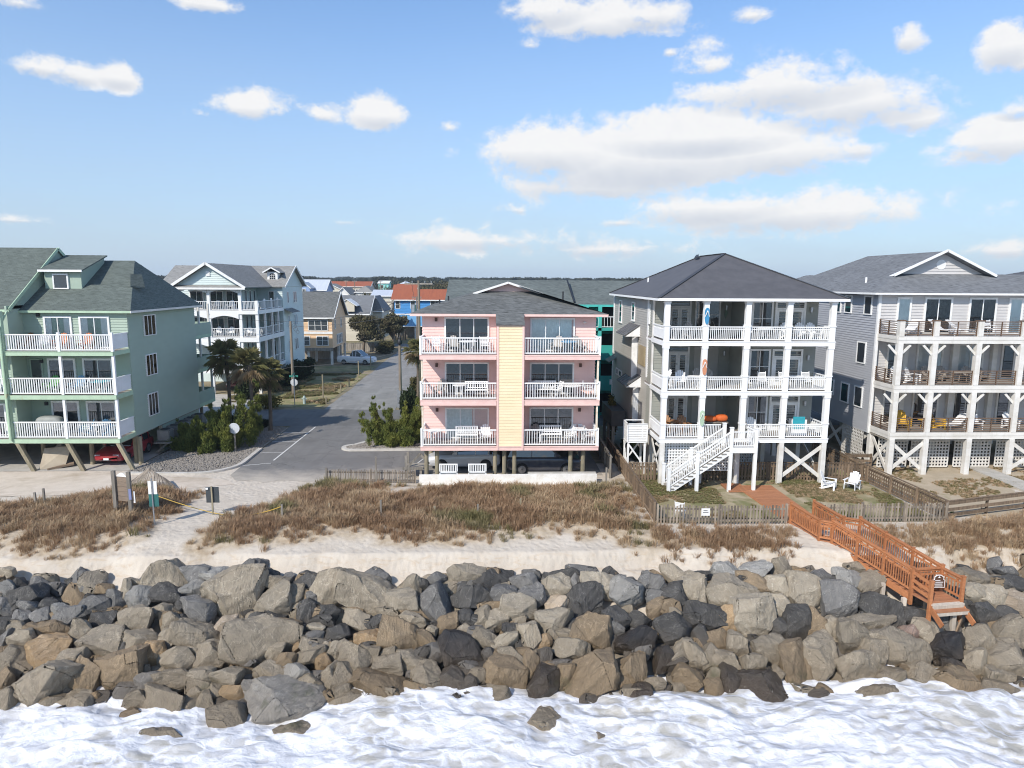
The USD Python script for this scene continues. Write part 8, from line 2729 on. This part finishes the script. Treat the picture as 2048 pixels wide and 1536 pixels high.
def vehicle(name, label, cat, loc, rz, paint, L=4.6, W=1.86, hood=.98, roof=1.68, cab=(-2.0, .75), nose=.0, rim=None, pickup=False, plate=False):
 """Front towards +x. Body with cut wheel arches, glasshouse, lamps, grille, four wheels."""
 P = thing(name, label, cat, loc, rz, local=True)
 hw = W / 2

 def ring(x, zb, zt, w):
  w2 = w * .90
  return np.array([(x, -w2, zb), (x, -w, zb + .22), (x, -w, zt - .22), (x, -w * .93, zt - .05), (x, -w * .8, zt), (x, w * .8, zt), (x, w * .93, zt - .05), (x, w, zt - .22), (x, w, zb + .22), (x, w2, zb)])
 xs = [(-L / 2, .42, hood - .06, hw * .86), (-L / 2 + .12, .30, hood + .02, hw * .95), (-L / 2 + .6, .25, hood + .04, hw), (0, .24, hood + .02, hw), (cab[1] + .1, .25, hood, hw), (L / 2 - .7, .26, hood - .06, hw * .99), (L / 2 - .18, .30, hood - .16, hw * .93), (L / 2, .40, hood - .30, hw * .80)]
 body = loft([ring(*s) for s in xs])
 man = m3.Manifold(m3.Mesh(np.asarray(body.vertices, np.float32), np.asarray(body.faces, np.uint32)))
 ax = (L * .295, -L * .30)
 for x in ax:
  for s in (-1, 1):
   man = man - m3.Manifold.cylinder(.42, .40, .40, 28).rotate((90, 0, 0)).translate((x, s * hw + (.21 if s > 0 else .21), .34))
 b = obj('body', man, paint, P, smooth=35)
 a0, a1 = cab
 gh = loft([np.array([(x, -w, z0), (x, -w, z0 + .02), (x, -w * wt, z1), (x, w * wt, z1), (x, w, z0 + .02), (x, w, z0)]) for x, w, wt, z0, z1 in ((a0, hw * .88, .97, hood - .02, hood + .05), (a0 + .35, hw * .90, .84, hood - .02, roof - .07), (a0 + .8, hw * .91, .82, hood - .02, roof), (a1 - .9, hw * .91, .82, hood - .02, roof), (a1, hw * .88, .97, hood - .02, hood + .05))])
 obj('glasshouse', gh, M_glass, P, smooth=20)
 r = MB(); r.slab([(a0 + .38, -hw * .73, roof + .012), (a1 - .92, -hw * .73, roof + .02), (a1 - .92, hw * .73, roof + .02), (a0 + .38, hw * .73, roof + .012)], .05)
 obj('roof', r, paint, P)
 for s in (-1, 1):
  for x0, x1 in ((a0 + .42, a0 + .36), (a0 + (a1 - a0) * .45, a0 + (a1 - a0) * .46), (a1 - .02, a1 - .9)):
   obj('pillar', MB().beam((x0, s * hw * .92, hood), (x1, s * hw * .765, roof), .05, .09), paint, P)
  obj('headlight', MB().box(L / 2 - .26, L / 2 - .055, s * hw * .62 - .17, s * hw * .62 + .17, hood - .36, hood - .23), pm('lamp_glass', (.7, .72, .74), (.6, .62, .64), rough=.1), P)
  obj('mirror', MB().box(a1 - .35, a1 - .15, s * (hw + .09) - .09, s * (hw + .09) + .09, hood + .05, hood + .22), paint, P)
 obj('grille', MB().slab([(L / 2 - .035, -hw * .42, hood - .38), (L / 2 + .01, -hw * .30, hood - .62), (L / 2 + .01, hw * .30, hood - .62), (L / 2 - .035, hw * .42, hood - .38)], .05, (-1, 0, 0)), M_black, P)
 if plate:
  obj('number_plate', MB().box(L / 2 + .012, L / 2 + .03, -.17, .17, .42, .55), M_trim, P)
 for x in ax:
  for s in (-1, 1):
   m = MB(); m.cyl((x, s * hw * .74, .34), (x, s * hw * .985, .34), .34, .34, 24)
   w = obj('wheel', m, M_tyre, P, smooth=40)
   m = MB()
   for k in range(7):
    t = k * 2 * math.pi / 7
    m.beam((x, s * hw * .995, .34), (x + .22 * math.cos(t), s * hw * .995, .34 + .22 * math.sin(t)), .06, .012, up=(0, s, 0))
   m.cyl((x, s * hw * .985, .34), (x, s * hw * .99, .34), .24, .24, 20)
   obj('rim', m, rim or M_alloy, w)
 return P


vehicle('parked_car', 'red crossover parked under the green house facing the beach', 'car', (-24.55, 45.9, .02), -90, car_paint('red_paint', (.33, .012, .02)), plate=True)
vehicle('parked_car', 'silver white car parked under the left of the pink house', 'car', (-1.55, 43.3, .012), 180, car_paint('silver_paint', (.55, .55, .55)), L=4.7, hood=1.02, roof=1.6, rim=pm('black_wheel', (.04, .04, .04), (.03, .03, .03), rough=.4))
vehicle('parked_car', 'dark navy off-roader parked under the right of the pink house', 'car', (3.55, 42.3, .012), 0, car_paint('navy_paint', (.022, .028, .045)), L=4.7, W=1.95, hood=1.12, roof=1.9, cab=(-2.3, 1.0))
vehicle('pickup_truck', 'white pickup truck parked by the peach house', 'truck', (-18.9, 98.8, .0), -12, car_paint('white_paint_car', (.70, .71, .72)), L=5.4, W=2.0, hood=1.18, roof=1.98, cab=(-.75, 1.35))
vehicle('parked_car', 'dark red car in the shade under the porch house', 'car', (-27.6, 76.5, .03), -90, car_paint('maroon_paint', (.16, .01, .02)))

M_pole = wood_mat('pole_wood', (.26, .215, .165), (.17, .14, .11), scale=5, rand=.1)
M_wire = pm('wire', (.10, .10, .10), (.08, .08, .08), rough=.6)


def pole(label, x, y, h, arms=(), extra=None):
 P = thing('utility_pole', label, 'utility pole', (x, y, 0))
 obj('pole', MB().cyl((x, y, -.2), (x, y, h), .17, .12, 10), M_pole, P, smooth=True)
 for z, w in arms:
  obj('crossarm', MB().box(x - w, x + w, y - .07, y + .07, z, z + .14), M_greywood, P)
  for k in (-.9, -.45, .45, .9):
   obj('insulator', MB().cyl((x + k * w, y, z + .14), (x + k * w, y, z + .36), .05, .06, 8), M_metal, P)
 if extra == 'drum':
  obj('transformer', MB().cyl((x - .5, y - .1, h - 3.4), (x - .5, y - .1, h - 2.4), .27, .27, 14), M_metal, P, smooth=40)
  obj('bracket', MB().box(x - .3, x, y - .1, y, h - 3.0, h - 2.8), M_metal, P)
 if extra == 'coil':
  for k in range(3):
   t = trimesh.creation.torus(.24 - .04 * k, .018, major_sections=18, minor_sections=5)
   t.apply_transform(trimesh.transformations.rotation_matrix(math.pi / 2, (1, 0, 0))); t.apply_translation((x + .35 + .18 * k, y - .1, h - .5 - .3 * k))
   obj('cable_coil', t, M_wire, P)
 if extra == 'cabinet':
  obj('meter_box', MB().box(x - .28, x + .05, y - .4, y - .17, .2, 1.8), M_metal, P)
 return P


pole('utility pole with coiled cable in front of the porch house', -20.4, 71.5, 7.75, extra='coil')
pole('short wooden pole with a meter box at the right of the street', -8.2, 63.6, 6.0, extra='cabinet')
pole('tall utility pole with crossarm and transformer behind the pink house', -6.9, 69, 12.0, ((11.6, 1.4),), 'drum')
pole('far utility pole right of the blue house', -13.6, 132, 9.0, ((8.6, .9),))
for k, (x, y, h) in enumerate(((-46, 240, 12), (-52, 255, 12), (-38, 245, 12))):
 pole(['far utility pole before the middle of the red motel', 'far utility pole before the left of the red motel', 'far utility pole before the right of the red motel'][k], x, y, h, ((h - .5, .8),))


def wire(label, pts, sag=.4, r=.016):
 m = MB()
 for a, b in zip(pts[:-1], pts[1:]):
  a, b = np.array(a, float), np.array(b, float)
  q = [a + (b - a) * t - np.array((0, 0, 4 * sag * t * (1 - t))) for t in np.linspace(0, 1, 15)]
  m.tube(q, [r] * 15, 4)
 o = obj('overhead_wire', m, M_wire, label=label, cat='wire')


wire('top overhead wire running left from the tall utility pole', [(-60, 66, 11.2), (-20.4, 71.5, 7.7), (-6.9, 69, 10.2)], .5)
wire('second overhead wire between the coiled pole and the tall pole', [(-20.4, 71.5, 7.2), (-6.9, 69, 9.0)], .4)
wire('low overhead wire crossing in front of the peach house', [(-27, 71, 2.6), (-20.4, 71.5, 3.0), (-8.2, 63.6, 5.4)], .3)
wire('high overhead wire from the tall pole over the teal roof', [(-6.9, 69, 11.85), (40, 74, 11.8)], .8, .02)
wire('upper overhead wire from the tall pole to the far pole', [(-7.6, 69, 11.9), (-13.9, 132, 8.9)], .7, .02)
bd = thing('crow', 'black bird perched on top of the short wooden pole', 'bird', (-8.2, 63.6, 6.0), local=True)
v_ = np.array(trimesh.creation.icosphere(subdivisions=3).vertices); f_ = np.array(trimesh.creation.icosphere(subdivisions=3).faces)
t_ = np.clip(v_[:, 2], -1, 1)
bv = np.column_stack([v_[:, 0] * (.19 - .05 * t_), v_[:, 1] * (.17 - .04 * t_), v_[:, 2] * .30 + .36])
hd = v_ * (.12, .14, .12) + (.04, -.02, .68)
bm = MB(); bm.add(bv, f_); bm.add(hd, f_); bm.cyl((.06, -.13, .68), (.08, -.3, .65), .045, .006, 6)
bm.slab([(-.09, .05, .3), (.09, .05, .3), (.06, .22, -.12), (-.06, .22, -.12)], .03, (0, .5, .5))
for s in (-1, 1):
 bm.slab([(s * .15, -.05, .55), (s * .24, 0, .35), (s * .20, .15, .08), (s * .13, .08, .2)][::s], .03, (-s, 0, 0)); bm.cyl((s * .06, 0, 0), (s * .06, 0, .16), .014, .014, 5)
obj('body', bm, M_black, bd, smooth=True)


def signpost(label, x, y, h, mat, parts, r=.03, z0=None, square=False):
 z = HG(x, y) if z0 is None else z0
 P = thing('sign_post', label, 'sign', (x, y, z))
 m = MB().cyl((x, y, z - .3), (x, y, z + h), r, r, 8) if not square else MB().box(x - r, x + r, y - r, y + r, z - .3, z + h)
 obj('post', m, mat, P)
 for nm, sh, mt in parts(x, y, z):
  obj(nm, sh, mt, P)
 return P


M_signback = pm('sign_back', (.055, .065, .07), (.045, .05, .055), rough=.5)
M_signgreen = pm('green_sign', (.03, .13, .12), (.025, .11, .10), rough=.5)
M_tealpanel = pm('aluminium_sign', (.55, .57, .58), (.48, .50, .51), rough=.4)
signpost('tall metal pole with white and dark green panels beside the sand path', -16.35, 32.7, 2.35, M_metal, lambda x, y, z: [('white_panel', MB().box(x - .20, x + .22, y + .03, y + .05, z + 1.55, z + 2.2), M_trim), ('green_panel', MB().box(x - .20, x + .27, y + .03, y + .05, z + .92, z + 1.545), M_signgreen)], .035)
signpost('small pale post carrying the back of a dark sign in the sand path', -14.15, 34.3, 1.5, M_piling, lambda x, y, z: [('dark_panel', MB().box(x - .32, x + .34, y + .05, y + .07, z + .62, z + 1.45), M_signback), ('notice', MB().box(x - .30, x - .18, y - .005, y + .045, z + 1.33, z + 1.42), M_trim)], .035, square=True)
signpost('round sign seen from behind beside the left juniper', -17.65, 47.2, 1.95, M_greywood, lambda x, y, z: [('disc', MB().cyl((x, y - .05, z + 1.75), (x, y - .07, z + 1.75), .38, .38, 24), M_tealpanel)], .05, 0, True)
oct_ = [(.36 * math.cos(math.radians(22.5 + 45 * k)), .36 * math.sin(math.radians(22.5 + 45 * k))) for k in range(8)]
signpost('stop sign seen from behind with green street name blades', -18.5, 65.1, 3.1, M_metal, lambda x, y, z: [('octagon', MB().prism([(x + a, z + 2.3 + b) for a, b in oct_], facing('N', y + .06), 0, .012), M_tealpanel), ('street_name_blade', MB().box(x - .42, x + .42, y - .01, y + .01, z + 2.82, z + 3.0), pm('street_green', (.04, .22, .17), (.03, .19, .15))), ('street_name_blade', MB().box(x - .01, x + .01, y - .42, y + .42, z + 3.02, z + 3.18), MATS['street_green'])], .04, 0)
bb = thing('wooden_board', 'weathered wooden notice board with a rounded white top on the left dune', 'notice board', (-18.3, 33.6, 0))
zb = HG(-18.3, 33.6)
for x, y in ((-18.72, 33.75), (-17.86, 33.52)):
 obj('post', MB().box(x - .08, x + .08, y - .08, y + .08, zb - .3, zb + 2.3), M_greywood, bb)
for k in range(5):
 z = zb + .75 + k * .25
 obj('plank', MB().slab([(-18.64, 33.78, z), (-17.94, 33.58, z), (-17.94, 33.58, z + .235), (-18.64, 33.78, z + .235)], .04, (0, 1, 0)), wood_mat('board_plank', (.24, .18, .13), (.17, .13, .10), grain=(.3, 1, 4)), bb)
n_ = 10
obj('top_board', MB().slab([(-18.60 + .62 * i / n_, 33.765 - .177 * i / n_, zb + 2.01 + .20 * math.sin(math.pi * i / n_)) for i in range(n_ + 1)], .03, (0, 1, 0)), M_trim, bb)
obj('blue_notice', MB().box(-17.86, -17.74, 33.40, 33.43, zb + .9, zb + 1.45), pm('blue_notice_look', (.20, .22, .38), (.17, .19, .33)), bb)
obj('white_notice', MB().box(-17.69, -17.61, 33.50, 33.52, zb + .70, zb + 1.30), M_trim, bb)
# stakes and the yellow rope along the dune
stk = [(-23.5, 35.0, .75, 'grey stake at the left of the left dune'), (-23.1, 35.1, .95, 'taller grey stake right of the other on the left dune'), (-17.0, 34.5, .9, 'stake tied to the yellow rope by the tall sign post'), (-10.1, 32.6, .85, 'stake at the right end of the yellow rope'), (-8.1, 33.9, .5, 'short stake right of the rope end in the dune grass'), (-5.4, 33.4, .75, 'pale stake in the dune grass below the sand fence'), (-2.7, 33.5, .5, 'short stake below the left pink balconies'), (-.5, 33.2, .65, 'stake below the yellow siding column'), (1.7, 34.0, .6, 'stake below the right pink balconies'), (-9.6, 39.7, .95, 'end stake of the sand fence'), (-6.6, 39.4, 1.7, 'tall stake in the middle of the sand fence'), (6.9, 38.3, 1.2, 'stake at the right end of the low white wall')]
for x, y, h, lab in stk:
 P_ = HG(x, y)
 o = obj('stake', MB().box(x - .045, x + .045, y - .045, y + .045, P_ - .2, P_ + h), M_greywood if h > .6 else M_piling, label=lab, cat='stake')
M_rope = pm('yellow_rope', (.55, .36, .06), (.48, .30, .05))
m = MB()
for a, b, s in (((-17.0, 34.5, HG(-17, 34.5) + .8), (-14.15, 34.3, HG(-14.15, 34.3) + .1), .05), ((-14.15, 34.3, HG(-14.15, 34.3) + .1), (-10.1, 32.6, HG(-10.1, 32.6) + .75), .28)):
 a, b = np.array(a), np.array(b)
 m.tube([a + (b - a) * t - np.array((0, 0, 4 * s * t * (1 - t))) for t in np.linspace(0, 1, 14)], [.022] * 14, 5)
obj('rope', m, M_rope, label='yellow rope strung low across the sand path', cat='rope')
# fire hydrant and marker posts on the corner lawn
hy = thing('fire_hydrant', 'pale green fire hydrant behind the stop sign on the corner lawn', 'hydrant', (-17.9, 66.3, 0), local=True)
obj('barrel', MB().cyl((0, 0, 0), (0, 0, .62), .14, .13, 10).cyl((0, 0, .62), (0, 0, .82), .16, .06, 10), pm('hydrant_paint', (.35, .42, .40), (.30, .36, .34)), hy)
obj('outlet', MB().cyl((-.24, 0, .5), (.24, 0, .5), .07, .07, 8), pm('hydrant_paint', None), hy)
for k, (x, y, h) in enumerate(((-16.6, 68.5, 2.6), (-15.9, 73.5, .8), (-15.8, 77.5, .8), (-15.7, 82.0, .8), (-16.3, 86.0, 1.9), (-15.8, 66.3, .7), (-15.9, 92.5, 1.1), (-16.2, 94.5, 1.6))):
 obj('marker_post', MB().box(x - .06, x + .06, y - .06, y + .06, -.1, h), M_piling, label='%s wooden marker post from the stop sign along the left of the street' % ['second', 'third', 'fourth', 'fifth', 'tall sixth', 'nearest', 'seventh', 'farthest'][k], cat='post')
# plastic chair left in the yard and litter on the dune
pchair('pale plastic chair behind the picket fence at the left of the yard', 9.9, 33.3, .01, 150)

# ---------------------------------------------------------------- sea air
g_ = Graph()
hz_ = g_.done('haze_look', volume=g_('principled_volume', color=(.80, .88, .97), density=HAZE, anisotropy=.25).volume)
obj('haze', MB().box(-1500, 1500, -400, 1600, -9, 33), hz_, label='thin sea haze over the town', cat='haze', kind='stuff')
